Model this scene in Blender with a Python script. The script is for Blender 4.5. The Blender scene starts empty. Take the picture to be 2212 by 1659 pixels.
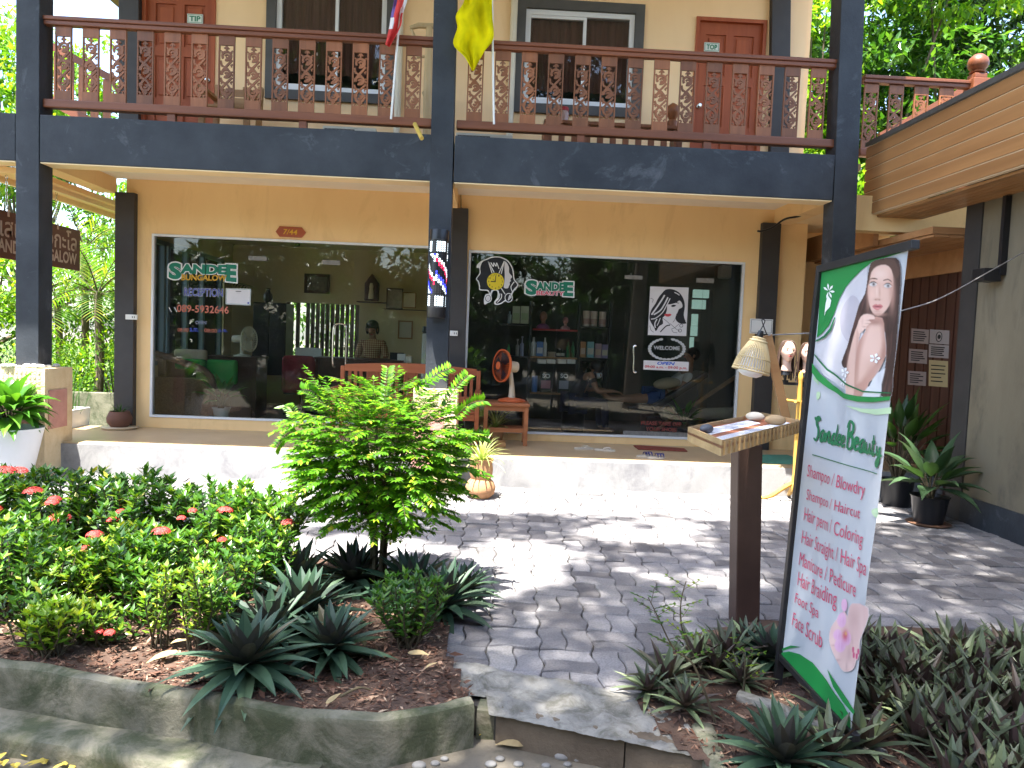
import bpy, bmesh, math, random
from mathutils import Vector, Matrix, noise
from mathutils.geometry import tessellate_polygon
S = bpy.context.scene; COL = S.collection
R = random.Random(7)
PI = math.pi; TAU = 2 * PI
V = Vector
def rad(a): return math.radians(a)

# ------------------------------------------------------------------ camera
CAM = V((4.851, -8.0, 1.2535)); YAW, PITCH, ROLL = .0386, .0577, .0405
FV = 2827.87 * 2212 / 3840
_f = V((math.sin(YAW) * math.cos(PITCH), math.cos(YAW) * math.cos(PITCH), -math.sin(PITCH)))
_r = V((math.cos(YAW), -math.sin(YAW), 0)); _u = _r.cross(_f)
CR = _r * math.cos(ROLL) + _u * math.sin(ROLL); CU = -_r * math.sin(ROLL) + _u * math.cos(ROLL); CF = _f
cd = bpy.data.cameras.new('camera'); cam = bpy.data.objects.new('camera', cd); COL.objects.link(cam)
cam.matrix_world = Matrix.Translation(CAM) @ Matrix((CR, CU, -CF)).transposed().to_4x4()
cd.sensor_width = 36; cd.lens = FV / 2212 * 36; cd.clip_end = 400; cd.clip_start = .05
S.camera = cam
# survey helpers: a sight line from the photograph met with a known real plane
def ray(u, v): return CF + CR * ((u - 1106) / FV) - CU * ((v - 829.5) / FV)
def at(u, v, Y): d = ray(u, v); return CAM + d * ((Y - CAM.y) / d.y)
def atz(u, v, Z): d = ray(u, v); return CAM + d * ((Z - CAM.z) / d.z)
def atx(u, v, X): d = ray(u, v); return CAM + d * ((X - CAM.x) / d.x)
def atp(u, v, p, n):
    d = ray(u, v); return CAM + d * ((p - CAM).dot(n) / d.dot(n))

ZP, ZG, YW, YE = -.03, -.355, 1.66, .18    # porch floor, courtyard, shop wall, porch edge

# ------------------------------------------------------------------ scene objects
def tag(o, label=None, cat=None, group=None, kind=None):
    if label: o['label'] = label
    if cat: o['category'] = cat
    if group: o['group'] = group
    if kind: o['kind'] = kind
    return o
def empty(name, loc, label=None, cat=None, group=None, rz=0):
    o = bpy.data.objects.new(name, None); COL.objects.link(o)
    o.location = loc; o.rotation_euler = (0, 0, rz); o.empty_display_size = .1
    return tag(o, label, cat, group)
def copy_tree(o, parent=None):
    c = o.copy(); COL.objects.link(c); c.parent = parent
    for ch in list(o.children): copy_tree(ch, c)
    return c

class MB:
    "collects polygons and links them as ONE mesh object"
    def __init__(s): s.v = []; s.f = []; s.m = []
    def add(s, vs, fs, mi=0):
        b = len(s.v); s.v.extend([tuple(p) for p in vs]); s.f.extend([tuple(i + b for i in f) for f in fs]); s.m.extend([mi] * len(fs))
    def box(s, a, b, mi=0):
        x0, x1 = sorted((a[0], b[0])); y0, y1 = sorted((a[1], b[1])); z0, z1 = sorted((a[2], b[2]))
        s.add([(x0,y0,z0),(x1,y0,z0),(x1,y1,z0),(x0,y1,z0),(x0,y0,z1),(x1,y0,z1),(x1,y1,z1),(x0,y1,z1)],
              [(0,3,2,1),(4,5,6,7),(0,1,5,4),(1,2,6,5),(2,3,7,6),(3,0,4,7)], mi); return s
    def obox(s, c, sx, sy, sz, rot=None, mi=0):
        rot = rot or Matrix.Identity(3); c = V(c)
        P = [c + rot @ V((x * sx / 2, y * sy / 2, z * sz / 2)) for z in (-1, 1) for x, y in ((-1,-1),(1,-1),(1,1),(-1,1))]
        s.add(P, [(0,3,2,1),(4,5,6,7),(0,1,5,4),(1,2,6,5),(2,3,7,6),(3,0,4,7)], mi); return s
    def bar(s, a, b, w, h, up=(0, 0, 1), mi=0):
        a, b = V(a), V(b); d = b - a; L = d.length; d.normalize(); up = V(up)
        x = d.cross(up)
        if x.length < 1e-4: x = d.cross(V((1, 0, 0)))
        x.normalize(); z = x.cross(d)
        s.obox((a + b) / 2, w, L, h, Matrix((x, d, z)).transposed(), mi); return s
    def tube(s, pts, r, n=8, cap=True, mi=0):
        pts = [V(p) for p in pts]; N = len(pts); rr = r if isinstance(r, (list, tuple)) else [r] * N
        b = len(s.v); px = None
        for i, p in enumerate(pts):
            t = (pts[min(i + 1, N - 1)] - pts[max(i - 1, 0)])
            t = t.normalized() if t.length > 1e-9 else V((0, 0, 1))
            if px is None:
                px = t.cross(V((0, 0, 1)))
                if px.length < .05: px = t.cross(V((1, 0, 0)))
            px = px - t * px.dot(t)
            if px.length < 1e-6: px = t.orthogonal()
            px.normalize(); py = t.cross(px)
            for k in range(n):
                a = TAU * k / n; q = p + (px * math.cos(a) + py * math.sin(a)) * rr[i]; s.v.append(tuple(q))
        for i in range(N - 1):
            for k in range(n):
                k2 = (k + 1) % n; s.f.append((b+i*n+k, b+i*n+k2, b+(i+1)*n+k2, b+(i+1)*n+k)); s.m.append(mi)
        if cap:
            s.f.append(tuple(b + k for k in range(n))[::-1]); s.f.append(tuple(b + (N-1)*n + k for k in range(n))); s.m += [mi, mi]
        return s
    def lathe(s, prof, c=(0, 0, 0), n=20, rot=None, mi=0, sx=1, sy=1):
        b = len(s.v); c = V(c)
        for r, z in prof:
            for k in range(n):
                p = V((max(r, 1e-4) * math.cos(TAU*k/n) * sx, max(r, 1e-4) * math.sin(TAU*k/n) * sy, z))
                s.v.append(tuple(c + (rot @ p if rot else p)))
        for i in range(len(prof) - 1):
            for k in range(n):
                k2 = (k + 1) % n; s.f.append((b+i*n+k, b+i*n+k2, b+(i+1)*n+k2, b+(i+1)*n+k)); s.m.append(mi)
        s.f.append(tuple(b + k for k in range(n))[::-1]); s.f.append(tuple(b + (len(prof)-1)*n + k for k in range(n))); s.m += [mi, mi]
        return s
    def ball(s, c, rx, ry=None, rz=None, n=12, m=8, rot=None, mi=0):
        ry = ry or rx; rz = rz or rx
        prof = [(math.sin(PI*i/m), -math.cos(PI*i/m)) for i in range(m + 1)]
        M = Matrix.Diagonal((rx, ry, rz)); M = (rot @ M) if rot else M
        return s.lathe(prof, c, n, M, mi)
    def prism(s, poly, d, mi=0):
        "closed solid: 3D polygon pushed along vector d"
        poly = [V(p) for p in poly]; d = V(d); n = len(poly); b = len(s.v)
        tris = tessellate_polygon([poly])
        s.v += [tuple(p) for p in poly] + [tuple(p + d) for p in poly]
        for t in tris: s.f.append(tuple(b + i for i in t)); s.f.append(tuple(b + n + i for i in reversed(t))); s.m += [mi, mi]
        for i in range(n):
            j = (i + 1) % n; s.f.append((b+i, b+j, b+n+j, b+n+i)); s.m.append(mi)
        return s
    def poly(s, pts, mi=0):
        pts = [V(p) for p in pts]; b = len(s.v); s.v += [tuple(p) for p in pts]
        for t in tessellate_polygon([pts]): s.f.append(tuple(b + i for i in t)); s.m.append(mi)
        return s
    def ribbon(s, pts, w, nrm, thick, mi=0):
        "flat strap of width w along pts, thickness along nrm"
        pts = [V(p) for p in pts]; nrm = V(nrm).normalized(); b = len(s.v); N = len(pts)
        for i, p in enumerate(pts):
            t = (pts[min(i+1, N-1)] - pts[max(i-1, 0)]).normalized(); x = t.cross(nrm) * (w / 2 if not isinstance(w, list) else w[i] / 2); h = nrm * thick / 2
            s.v += [tuple(p - x - h), tuple(p + x - h), tuple(p + x + h), tuple(p - x + h)]
        for i in range(N - 1):
            for k in range(4):
                k2 = (k + 1) % 4; s.f.append((b+i*4+k, b+i*4+k2, b+i*4+4+k2, b+i*4+4+k)); s.m.append(mi)
        s.f += [(b+3, b+2, b+1, b), (b+4*N-4, b+4*N-3, b+4*N-2, b+4*N-1)]; s.m += [mi, mi]
        return s
    def build(s, name, mats, parent=None, smooth=False, bevel=0, seg=2, origin=None, fixn=False):
        me = bpy.data.meshes.new(name)
        org = V(origin) if origin is not None else None
        vs = [tuple(V(p) - org) for p in s.v] if org else s.v
        me.from_pydata(vs, [], s.f)
        mats = mats if isinstance(mats, (list, tuple)) else [mats]
        for m in mats: me.materials.append(m)
        if len(mats) > 1: me.polygons.foreach_set('material_index', s.m)
        me.update()
        if bevel or fixn:
            bm = bmesh.new(); bm.from_mesh(me)
            if fixn: bmesh.ops.recalc_face_normals(bm, faces=bm.faces)
            if bevel:
                bm.normal_update()
                ed = [e for e in bm.edges if len(e.link_faces) == 2 and e.calc_face_angle(0) > .5]
                bmesh.ops.bevel(bm, geom=ed, offset=bevel, segments=seg, affect='EDGES', profile=.6, clamp_overlap=True)
            bm.to_mesh(me); bm.free()
        if smooth:
            me.polygons.foreach_set('use_smooth', [True] * len(me.polygons))
            if smooth != 'all':
                try: me.set_sharp_from_angle(angle=rad(40))
                except Exception: pass
        o = bpy.data.objects.new(name, me); COL.objects.link(o)
        if org: o.location = org
        if parent:
            o.parent = parent
            o.matrix_parent_inverse = wm(parent).inverted()
        return o
def wm(o):
    m = Matrix.LocRotScale(o.location, o.rotation_euler, o.scale)
    if o.parent: m = wm(o.parent) @ o.matrix_parent_inverse @ m
    return m

# ------------------------------------------------------------------ materials
def srgb(r, g, b):
    def c(x): x /= 255.; return x / 12.92 if x <= .04045 else ((x + .055) / 1.055) ** 2.4
    return (c(r), c(g), c(b))
def _new(name):
    m = bpy.data.materials.new(name); m.use_nodes = True; t = m.node_tree; t.nodes.clear()
    out = t.nodes.new('ShaderNodeOutputMaterial'); return m, t, out
def N(t, kind, **kw):
    n = t.nodes.new('ShaderNode' + kind)
    for k, v in kw.items():
        if k in n.inputs: n.inputs[k].default_value = v
        else: setattr(n, k, v)
    return n
def coords(t, scale=(1, 1, 1), rnd=True, gen=False):
    tc = N(t, 'TexCoord'); mp = N(t, 'Mapping'); mp.inputs['Scale'].default_value = scale
    t.links.new(tc.outputs['Object'], mp.inputs[0])
    if rnd:
        oi = N(t, 'ObjectInfo'); mu = N(t, 'Math', operation='MULTIPLY'); mu.inputs[1].default_value = 37.
        t.links.new(oi.outputs['Random'], mu.inputs[0]); t.links.new(mu.outputs[0], mp.inputs['Location'])
    return mp.outputs[0]
def ramp(t, fac, stops):
    r = N(t, 'ValToRGB'); e = r.color_ramp.elements
    while len(e) < len(stops): e.new(.5)
    for el, (p, c) in zip(e, stops): el.position = p; el.color = (*c[:3], 1)
    t.links.new(fac, r.inputs[0]); return r.outputs[0]
def noise_n(t, co, scale, detail=6, rough=.6, dist=0):
    n = N(t, 'TexNoise'); n.inputs['Scale'].default_value = scale; n.inputs['Detail'].default_value = detail
    n.inputs['Roughness'].default_value = rough; n.inputs['Distortion'].default_value = dist
    t.links.new(co, n.inputs['Vector']); return n.outputs[0]
def mul(c, k): return tuple(max(0, x * k) for x in c)
def mat(name, col, rough=.6, var=.12, scale=5., bump=.0, bscale=40., metal=0., spec=.4, col2=None, stretch=(1,1,1), coat=0., stain=None, emit=None, objvar=0):
    m, t, out = _new(name); p = N(t, 'BsdfPrincipled'); t.links.new(p.outputs[0], out.inputs[0])
    p.inputs['Roughness'].default_value = rough; p.inputs['Metallic'].default_value = metal; p.inputs['Specular IOR Level'].default_value = spec
    p.inputs['Coat Weight'].default_value = coat
    co = coords(t, stretch)
    if var or col2:
        a = col2 if col2 else mul(col, 1 + var); b = col if col2 else mul(col, 1 - var)
        c = ramp(t, noise_n(t, co, scale), [(.3, b), (.7, a)])
        if stain:
            sc, thr, scol, amt = stain
            f = ramp(t, noise_n(t, co, sc, 8, .7, .6), [(thr, (0, 0, 0)), (thr + .16, (amt, amt, amt))])
            mx = N(t, 'Mix', data_type='RGBA'); t.links.new(f, mx.inputs[0]); t.links.new(c, mx.inputs[6]); mx.inputs[7].default_value = (*scol, 1); c = mx.outputs[2]
        if objvar:
            oi = N(t, 'ObjectInfo'); hv = N(t, 'HueSaturation'); mr = N(t, 'MapRange'); mr.inputs[3].default_value = 1 - objvar; mr.inputs[4].default_value = 1 + objvar; t.links.new(oi.outputs['Random'], mr.inputs[0]); t.links.new(mr.outputs[0], hv.inputs['Value']); t.links.new(c, hv.inputs['Color']); c = hv.outputs[0]
        t.links.new(c, p.inputs['Base Color'])
    else: p.inputs['Base Color'].default_value = (*col, 1)
    if bump:
        bn = N(t, 'Bump'); bn.inputs['Strength'].default_value = bump; bn.inputs['Distance'].default_value = .01
        t.links.new(noise_n(t, co, bscale, 8, .65), bn.inputs['Height']); t.links.new(bn.outputs[0], p.inputs['Normal'])
    if emit: p.inputs['Emission Color'].default_value = (*emit[0], 1); p.inputs['Emission Strength'].default_value = emit[1]
    return m
def leafmat(name, stops, rough=.38, trans=.4, tcol=(1.25, 1.35, .5), back=None, spec=.4):
    "leaf: colour by leaf, light passes through the blade"
    m, t, out = _new(name); g = N(t, 'NewGeometry')
    c = ramp(t, g.outputs['Random Per Island'], stops)
    co = coords(t); n = ramp(t, noise_n(t, co, 3, 3), [(.3, (.72, .72, .72)), (.7, (1.2, 1.2, 1.2))])
    mm = N(t, 'Mix', data_type='RGBA', blend_type='MULTIPLY'); mm.inputs[0].default_value = 1; t.links.new(c, mm.inputs[6]); t.links.new(n, mm.inputs[7]); c = mm.outputs[2]
    if back:
        mb = N(t, 'Mix', data_type='RGBA'); t.links.new(g.outputs['Backfacing'], mb.inputs[0]); t.links.new(c, mb.inputs[6]); mb.inputs[7].default_value = (*back, 1); c = mb.outputs[2]
    p = N(t, 'BsdfPrincipled'); p.inputs['Roughness'].default_value = rough; p.inputs['Specular IOR Level'].default_value = spec; t.links.new(c, p.inputs['Base Color'])
    tr = N(t, 'BsdfTranslucent'); mc = N(t, 'Mix', data_type='RGBA', blend_type='MULTIPLY'); mc.inputs[0].default_value = 1
    t.links.new(c, mc.inputs[6]); mc.inputs[7].default_value = (*tcol, 1); t.links.new(mc.outputs[2], tr.inputs[0])
    mx = N(t, 'MixShader'); mx.inputs[0].default_value = trans; t.links.new(p.outputs[0], mx.inputs[1]); t.links.new(tr.outputs[0], mx.inputs[2]); t.links.new(mx.outputs[0], out.inputs[0])
    return m
def glassmat(name, tint=(.95, .965, .945), refl=.75):
    m, t, out = _new(name); tr = N(t, 'BsdfTransparent'); tr.inputs[0].default_value = (*tint, 1)
    gl = N(t, 'BsdfGlossy'); gl.inputs['Roughness'].default_value = .01; gl.inputs[0].default_value = (refl, refl, refl, 1)
    fr = N(t, 'Fresnel'); fr.inputs[0].default_value = 1.5
    mx = N(t, 'MixShader'); t.links.new(fr.outputs[0], mx.inputs[0]); t.links.new(tr.outputs[0], mx.inputs[1]); t.links.new(gl.outputs[0], mx.inputs[2])
    df = N(t, 'BsdfDiffuse'); df.inputs[0].default_value = (.6, .6, .55, 1); m2 = N(t, 'MixShader'); co = coords(t, (1, 1, .5))
    t.links.new(ramp(t, noise_n(t, co, 2.5, 9, .7, .4), [(.42, (.003,)*3), (.75, (.018,)*3)]), m2.inputs[0]); t.links.new(mx.outputs[0], m2.inputs[1]); t.links.new(df.outputs[0], m2.inputs[2]); t.links.new(m2.outputs[0], out.inputs[0])
    return m
def woodmat(name, c1, c2, axis=0, rough=.45, sc=14., bump=.15, spec=.4, objvar=.12):
    st = [sc, sc, sc]; st[axis] = sc * .06
    return mat(name, c1, rough, 0, 1.0, bump, 3., 0, spec, c2, tuple(st), objvar=objvar)
M = {}
M['black_render'] = mat('dark grey painted render', (.015, .019, .025), .6, .3, 2.4, .35, 30, col2=(.036, .042, .050), stain=(2.6, .58, (.13, .14, .155), .65))
M['black_back'] = mat('brown grey painted render', (.042, .038, .036), .6, .15, 4, .1)
M['peach'] = mat('peach wall paint', (.84, .56, .265), .75, .05, 1.1, .2, 90, col2=(.90, .63, .31), stain=(1.9, .54, (.66, .42, .19), .55), stretch=(1.4, 1, .45))
M['peach_up'] = mat('pale peach wall paint', (.86, .60, .33), .75, .05, 1.6, .1, 120, col2=(.92, .66, .38), stain=(1.8, .56, (.74, .50, .26), .5), stretch=(1.4, 1, .4))
M['cream'] = mat('cream soffit paint', (.82, .62, .36), .8, .05, 2)
M['white_ceil'] = mat('off white ceiling paint', (.78, .70, .58), .8, .05, 2)
M['porch'] = mat('beige porch tile', (.42, .30, .175), .35, .15, 3, .05, 20, col2=(.50, .37, .22))
M['riser'] = mat('worn white limewashed concrete', (.25, .245, .242), .85, .1, 2, .3, 25, col2=(.31, .305, .30), stain=(2.6, .48, (.15, .147, .158), .75), stretch=(1, 1, .7))
M['railwood'] = woodmat('red brown varnished wood', (.135, .040, .016), (.21, .068, .027), 0)
M['balwood'] = woodmat('carved red brown wood', (.170, .058, .020), (.28, .10, .036), 2, objvar=.28)
M['doorwood'] = woodmat('red brown door wood', (.30, .066, .024), (.40, .10, .034), 2, .6)
M['white_alu'] = mat('white aluminium', (.72, .73, .74), .35, .03)
M['grey_trim'] = mat('grey window surround paint', (.075, .073, .07), .6, .15, 5)
M['glass'] = glassmat('clear shop glass')
M['glass_up'] = glassmat('dark window glass', (.8, .8, .8))
M['curtain'] = mat('brown curtain cloth', (.22, .095, .065), .9, .3, 6, stretch=(6, 1, .3))
M['chrome'] = mat('brushed steel', (.62, .60, .55), .25, .1, 9, metal=1)
M['plinth'] = mat('carved sandstone tile', (.60, .45, .25), .8, .12, 7, .7, 55, col2=(.72, .58, .36), stain=(18, .6, (.26, .15, .06), .6))
M['plinth_red'] = mat('faded red sandstone tile', (.42, .20, .16), .85, .2, 9, .5, 45, col2=(.52, .28, .22))
M['concrete'] = mat('mossy weathered concrete', (.115, .108, .072), .9, .2, 3, .8, 45, col2=(.24, .22, .165), stain=(3.4, .42, (.042, .052, .022), .88))
M['concrete_pale'] = mat('pale cement', (.17, .162, .145), .9, .2, 6, .9, 35, col2=(.29, .275, .245), stain=(7, .46, (.085, .08, .06), .8))
M['kerb_dark'] = mat('brown kerb concrete', (.085, .062, .042), .9, .3, 5, .6, 50, col2=(.17, .13, .09), stain=(4, .6, (.05, .06, .025), .5))  # dark brown with random tone and greenish patches
M['black_metal'] = mat('black metal', (.016, .015, .017), .4, .2, 8)
M['white_plastic'] = mat('white plastic', (.72, .71, .66), .4, .04)
M['black_plastic'] = mat('black plastic', (.012, .012, .014), .3, .1)
M['white_paint'] = mat('white paint', (.78, .78, .76), .6, .03)
def flat(name, col, rough=.55): return mat(name, col, rough, .04, 6)

# ------------------------------------------------------------------ lettering and flat marks
def text_mesh(s, bold=0., shear=0., space=1.):
    cu = bpy.data.curves.new('t', 'FONT'); cu.body = s; cu.size = 1; cu.offset = bold; cu.shear = shear; cu.space_character = space; cu.resolution_u = 3
    ob = bpy.data.objects.new('t', cu); COL.objects.link(ob)
    dg = bpy.context.evaluated_depsgraph_get(); me = bpy.data.meshes.new_from_object(ob.evaluated_get(dg))
    vs = [v.co.copy() for v in me.vertices]; fs = [tuple(p.vertices) for p in me.polygons]
    bpy.data.objects.remove(ob); bpy.data.curves.remove(cu); bpy.data.meshes.remove(me)
    return vs, fs
def quad_map(q, u, v):  # q = TL, TR, BR, BL ; v from the bottom
    return (q[3] * (1 - u) + q[2] * u) * (1 - v) + (q[0] * (1 - u) + q[1] * u) * v
def text_to(mb, s, q, off=V((0, 0, 0)), bold=0., shear=0., space=1., mi=0, pad=0):
    vs, fs = text_mesh(s, bold, shear, space)
    if not vs: return
    b0 = text_mesh(s, 0, shear, space)[0] if bold else vs
    x0 = min(v.x for v in b0); x1 = max(v.x for v in b0); y0 = min(v.y for v in b0); y1 = max(v.y for v in b0)
    P = [quad_map(q, (v.x - x0) / (x1 - x0), (v.y - y0) / (y1 - y0)) + off for v in vs]
    mb.add(P, fs, mi)
def text_on(name, s, q, m, parent, off=V((0, 0, 0)), **k):
    mb = MB(); text_to(mb, s, q, off, **k); return mb.build(name, m, parent)
def qpx(pts, Y): return [at(u, v, Y) for u, v in pts]
def rect_px(u0, v0, u1, v1, Y, slope=.045):
    "upright rectangle at depth Y from its left/top/right/bottom in the photograph"
    a = at(u0, v0, Y); b = at(u1, v1, Y); c = at(u1, v0 + slope * (u1 - u0), Y); d = at(u0, v1 - slope * (u1 - u0), Y)
    x0 = (a.x + d.x) / 2; x1 = (b.x + c.x) / 2; z1 = (a.z + c.z) / 2; z0 = (b.z + d.z) / 2
    return x0, x1, z0, z1
def smooth_line(pts, n=6, closed=False):
    "Catmull-Rom through 2D or 3D points"
    P = [V(p) for p in pts]; out = []; L = len(P)
    rng = range(L) if closed else range(L - 1)
    for i in rng:
        p0 = P[(i-1) % L] if closed or i > 0 else P[i]; p1 = P[i]; p2 = P[(i+1) % L]; p3 = P[(i+2) % L] if closed or i + 2 < L else p2
        for k in range(n):
            t = k / n; out.append(.5 * ((2*p1) + (p2-p0)*t + (2*p0-5*p1+4*p2-p3)*t*t + (3*p1-p0-3*p2+p3)*t*t*t))
    if not closed: out.append(P[-1])
    return out
z1 = lambda x, y: (x/3, y/3)
z2 = lambda x, y: (737.3 + x/3, y/3)
z3 = lambda x, y: (1474.6 + x/3, y/3)
z4 = lambda x, y: (x*.375, 345.6 + y*.375)
z5 = lambda x, y: (230.4 + x/3, 460.8 + y/3)
z6 = lambda x, y: (944.6 + x/3, 460.8 + y/3)
z7 = lambda x, y: (1474.6 + x*.4515, 403.2 + y*.4515)
z8 = lambda x, y: (1526.4 + x*.243, 691.2 + y*.243)
zb = lambda x, y: (691.2 + x*.2083, 662.4 + y*.2083)
zk = lambda x, y: (1013.8 + x*.1406, 529.9 + y*.1406)   # clock sticker
zw = lambda x, y: (1324.8 + x*.2361, 576 + y*.2361)     # poster side

# ------------------------------------------------------------------ sky and sun
ELEV, AZ = rad(70), rad(35)      # sun high, behind the photographer's left shoulder
SD = V((-math.sin(AZ) * math.cos(ELEV), -math.cos(AZ) * math.cos(ELEV), math.sin(ELEV)))  # towards the sun
w = bpy.data.worlds.new('World'); S.world = w; w.use_nodes = True; t = w.node_tree
bg = t.nodes['Background']; sk = t.nodes.new('ShaderNodeTexSky'); sk.sky_type = 'NISHITA'; sk.sun_disc = False
sk.sun_elevation = ELEV; sk.sun_rotation = math.atan2(SD.x, SD.y); sk.dust_density = 2.0; sk.ozone_density = 1.0
t.links.new(sk.outputs[0], bg.inputs[0]); bg.inputs[1].default_value = .15
sl = bpy.data.lights.new('sun', 'SUN'); sl.energy = 5.0; sl.angle = rad(.55); sl.color = (1, .965, .9)
so = bpy.data.objects.new('sun', sl); COL.objects.link(so); so.rotation_euler = SD.to_track_quat('Z', 'Y').to_euler(); so.location = (0, -6, 12)
S.view_settings.view_transform = 'Standard'; S.view_settings.look = 'None'; S.view_settings.exposure = 2.48; S.view_settings.gamma = 1
S.cycles.max_bounces = 10; S.cycles.diffuse_bounces = 5; S.cycles.transparent_max_bounces = 16; S.cycles.glossy_bounces = 3
S.cycles.sample_clamp_indirect = 6; S.cycles.caustics_reflective = False; S.cycles.caustics_refractive = False
# =================================================================== THE SETTING
def F(x, y): return (x * .576, y * .576)       # full-size photograph pixels
# ---- ground sheet, courtyard base, soil
M['street'] = mat('grey brown street concrete', (.115, .098, .073), .9, .25, 3, .7, 40, col2=(.185, .16, .12), stain=(5, .55, (.09, .08, .05), .6))
M['sand'] = mat('dark joint sand', (.06, .055, .048), .95, .3, 9, .5, 80)
M['soil'] = mat('dark brown garden soil', (.055, .032, .022), .95, .4, 8, .9, 60, col2=(.10, .06, .042))
M['paver'] = None
def sheet(name, poly, z, m, kind='structure', thick=.05):
    mb = MB(); mb.prism([(x, y, z) for x, y in poly], (0, 0, -thick)); o = mb.build(name, m, fixn=True); o['kind'] = kind; return o
sheet('street', [(-150, -150), (150, -150), (150, 150), (-150, 150)], -.60, M['street'])
M['lawn'] = mat('green garden ground', (.05, .09, .02), .95, .4, 4, .8, 30, col2=(.12, .16, .04))
sheet('garden_ground', [(-60, 1.2), (-.15, 1.2), (-.15, 6.2), (16, 6.2), (16, 60), (-60, 60)], -.37, M['lawn'])
sheet('courtyard_base', [(-8, -4.30), (3.2, -4.42), (4.3, -4.75), (4.78, -4.66), (5.0, -4.84), (5.9, -5.15), (14, -5.6), (14, 8), (9, 8), (9, .1), (-8, .1)], -.372, M['sand'], thick=.2)
WP = [atz(u, v, -.30) for u, v in ((-260, 1392), (0, 1437), (230, 1474), (430, 1507), (640, 1545), (829, 1556), (1026, 1520))]
LB = [(-3, WP[0].y)] + [(p.x, p.y + .045) for p in WP] + [(4.72, -4.24), (4.72, -3.6), (4.62, -3.05), (3.9, -2.75), (-3, -2.55)]
RB = [(5.62, -4.95), (5.60, -4.70), (6.0, -4.0), (6.6, -3.72), (12, -3.85), (12, -6.4), (6.3, -6.2), (5.85, -5.35)]
def inside(p, poly):
    x, y = p; c = False
    for i in range(len(poly)):
        x1, y1 = poly[i]; x2, y2 = poly[i-1]
        if (y1 > y) != (y2 > y) and x < (x2-x1)*(y-y1)/(y2-y1)+x1: c = not c
    return c
def bed(name, poly, z):
    mb = MB(); xs = [p[0] for p in poly]; ys = [p[1] for p in poly]; st = .04; idx = {}
    nx = int((min(max(xs), 9) - max(min(xs), -1)) / st); ny = int((max(ys) - min(ys)) / st); x0 = max(min(xs), -1); y0 = min(ys)
    for i in range(nx + 1):
        for j in range(ny + 1):
            x = x0 + i*st; y = y0 + j*st
            h = noise.noise((x*2, y*2, 1)) * .025 + noise.noise((x*9, y*9, 3)) * .012
            idx[i, j] = len(mb.v); mb.v.append((x, y, z + h))
    for i in range(nx):
        for j in range(ny):
            cx_, cy_ = x0 + (i+.5)*st, y0 + (j+.5)*st
            if inside((cx_ + .07*noise.noise((cx_*4, cy_*4, 7)), cy_ + .05*noise.noise((cx_*5, cy_*5, 9))), poly): mb.f.append((idx[i,j], idx[i+1,j], idx[i+1,j+1], idx[i,j+1])); mb.m.append(0)
    o = mb.build(name, M['soil'], smooth='all'); o['kind'] = 'structure'; return o
bed('soil', LB, -.335); bed('soil', RB, -.335)
# ---- zig-zag pavers in a basket weave, each with its own chamfer
m_, t_, out_ = _new('grey concrete pavers'); g_ = N(t_, 'NewGeometry'); p_ = N(t_, 'BsdfPrincipled', Roughness=.85)
c_ = ramp(t_, g_.outputs['Random Per Island'], [(0, (.125, .118, .122)), (.3, (.19, .183, .19)), (.75, (.24, .233, .242)), (1, (.30, .288, .285))])
co_ = coords(t_, rnd=False); n_ = ramp(t_, noise_n(t_, co_, 2.2, 8, .65), [(.3, (.72, .70, .68)), (.65, (1.12, 1.1, 1.08))])
n2_ = ramp(t_, noise_n(t_, co_, 90, 4, .7), [(.35, (.75, .75, .75)), (.6, (1.1, 1.1, 1.1))])
mx_ = N(t_, 'Mix', data_type='RGBA', blend_type='MULTIPLY'); mx_.inputs[0].default_value = 1; t_.links.new(c_, mx_.inputs[6]); t_.links.new(n_, mx_.inputs[7])
my_ = N(t_, 'Mix', data_type='RGBA', blend_type='MULTIPLY'); my_.inputs[0].default_value = 1; t_.links.new(mx_.outputs[2], my_.inputs[6]); t_.links.new(n2_, my_.inputs[7])
t_.links.new(my_.outputs[2], p_.inputs['Base Color']); bp_ = N(t_, 'Bump'); bp_.inputs['Strength'].default_value = .5; bp_.inputs['Distance'].default_value = .006
t_.links.new(noise_n(t_, co_, 70, 8, .7), bp_.inputs['Height']); t_.links.new(bp_.outputs[0], p_.inputs['Normal']); t_.links.new(p_.outputs[0], out_.inputs[0]); M['paver'] = m_
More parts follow.
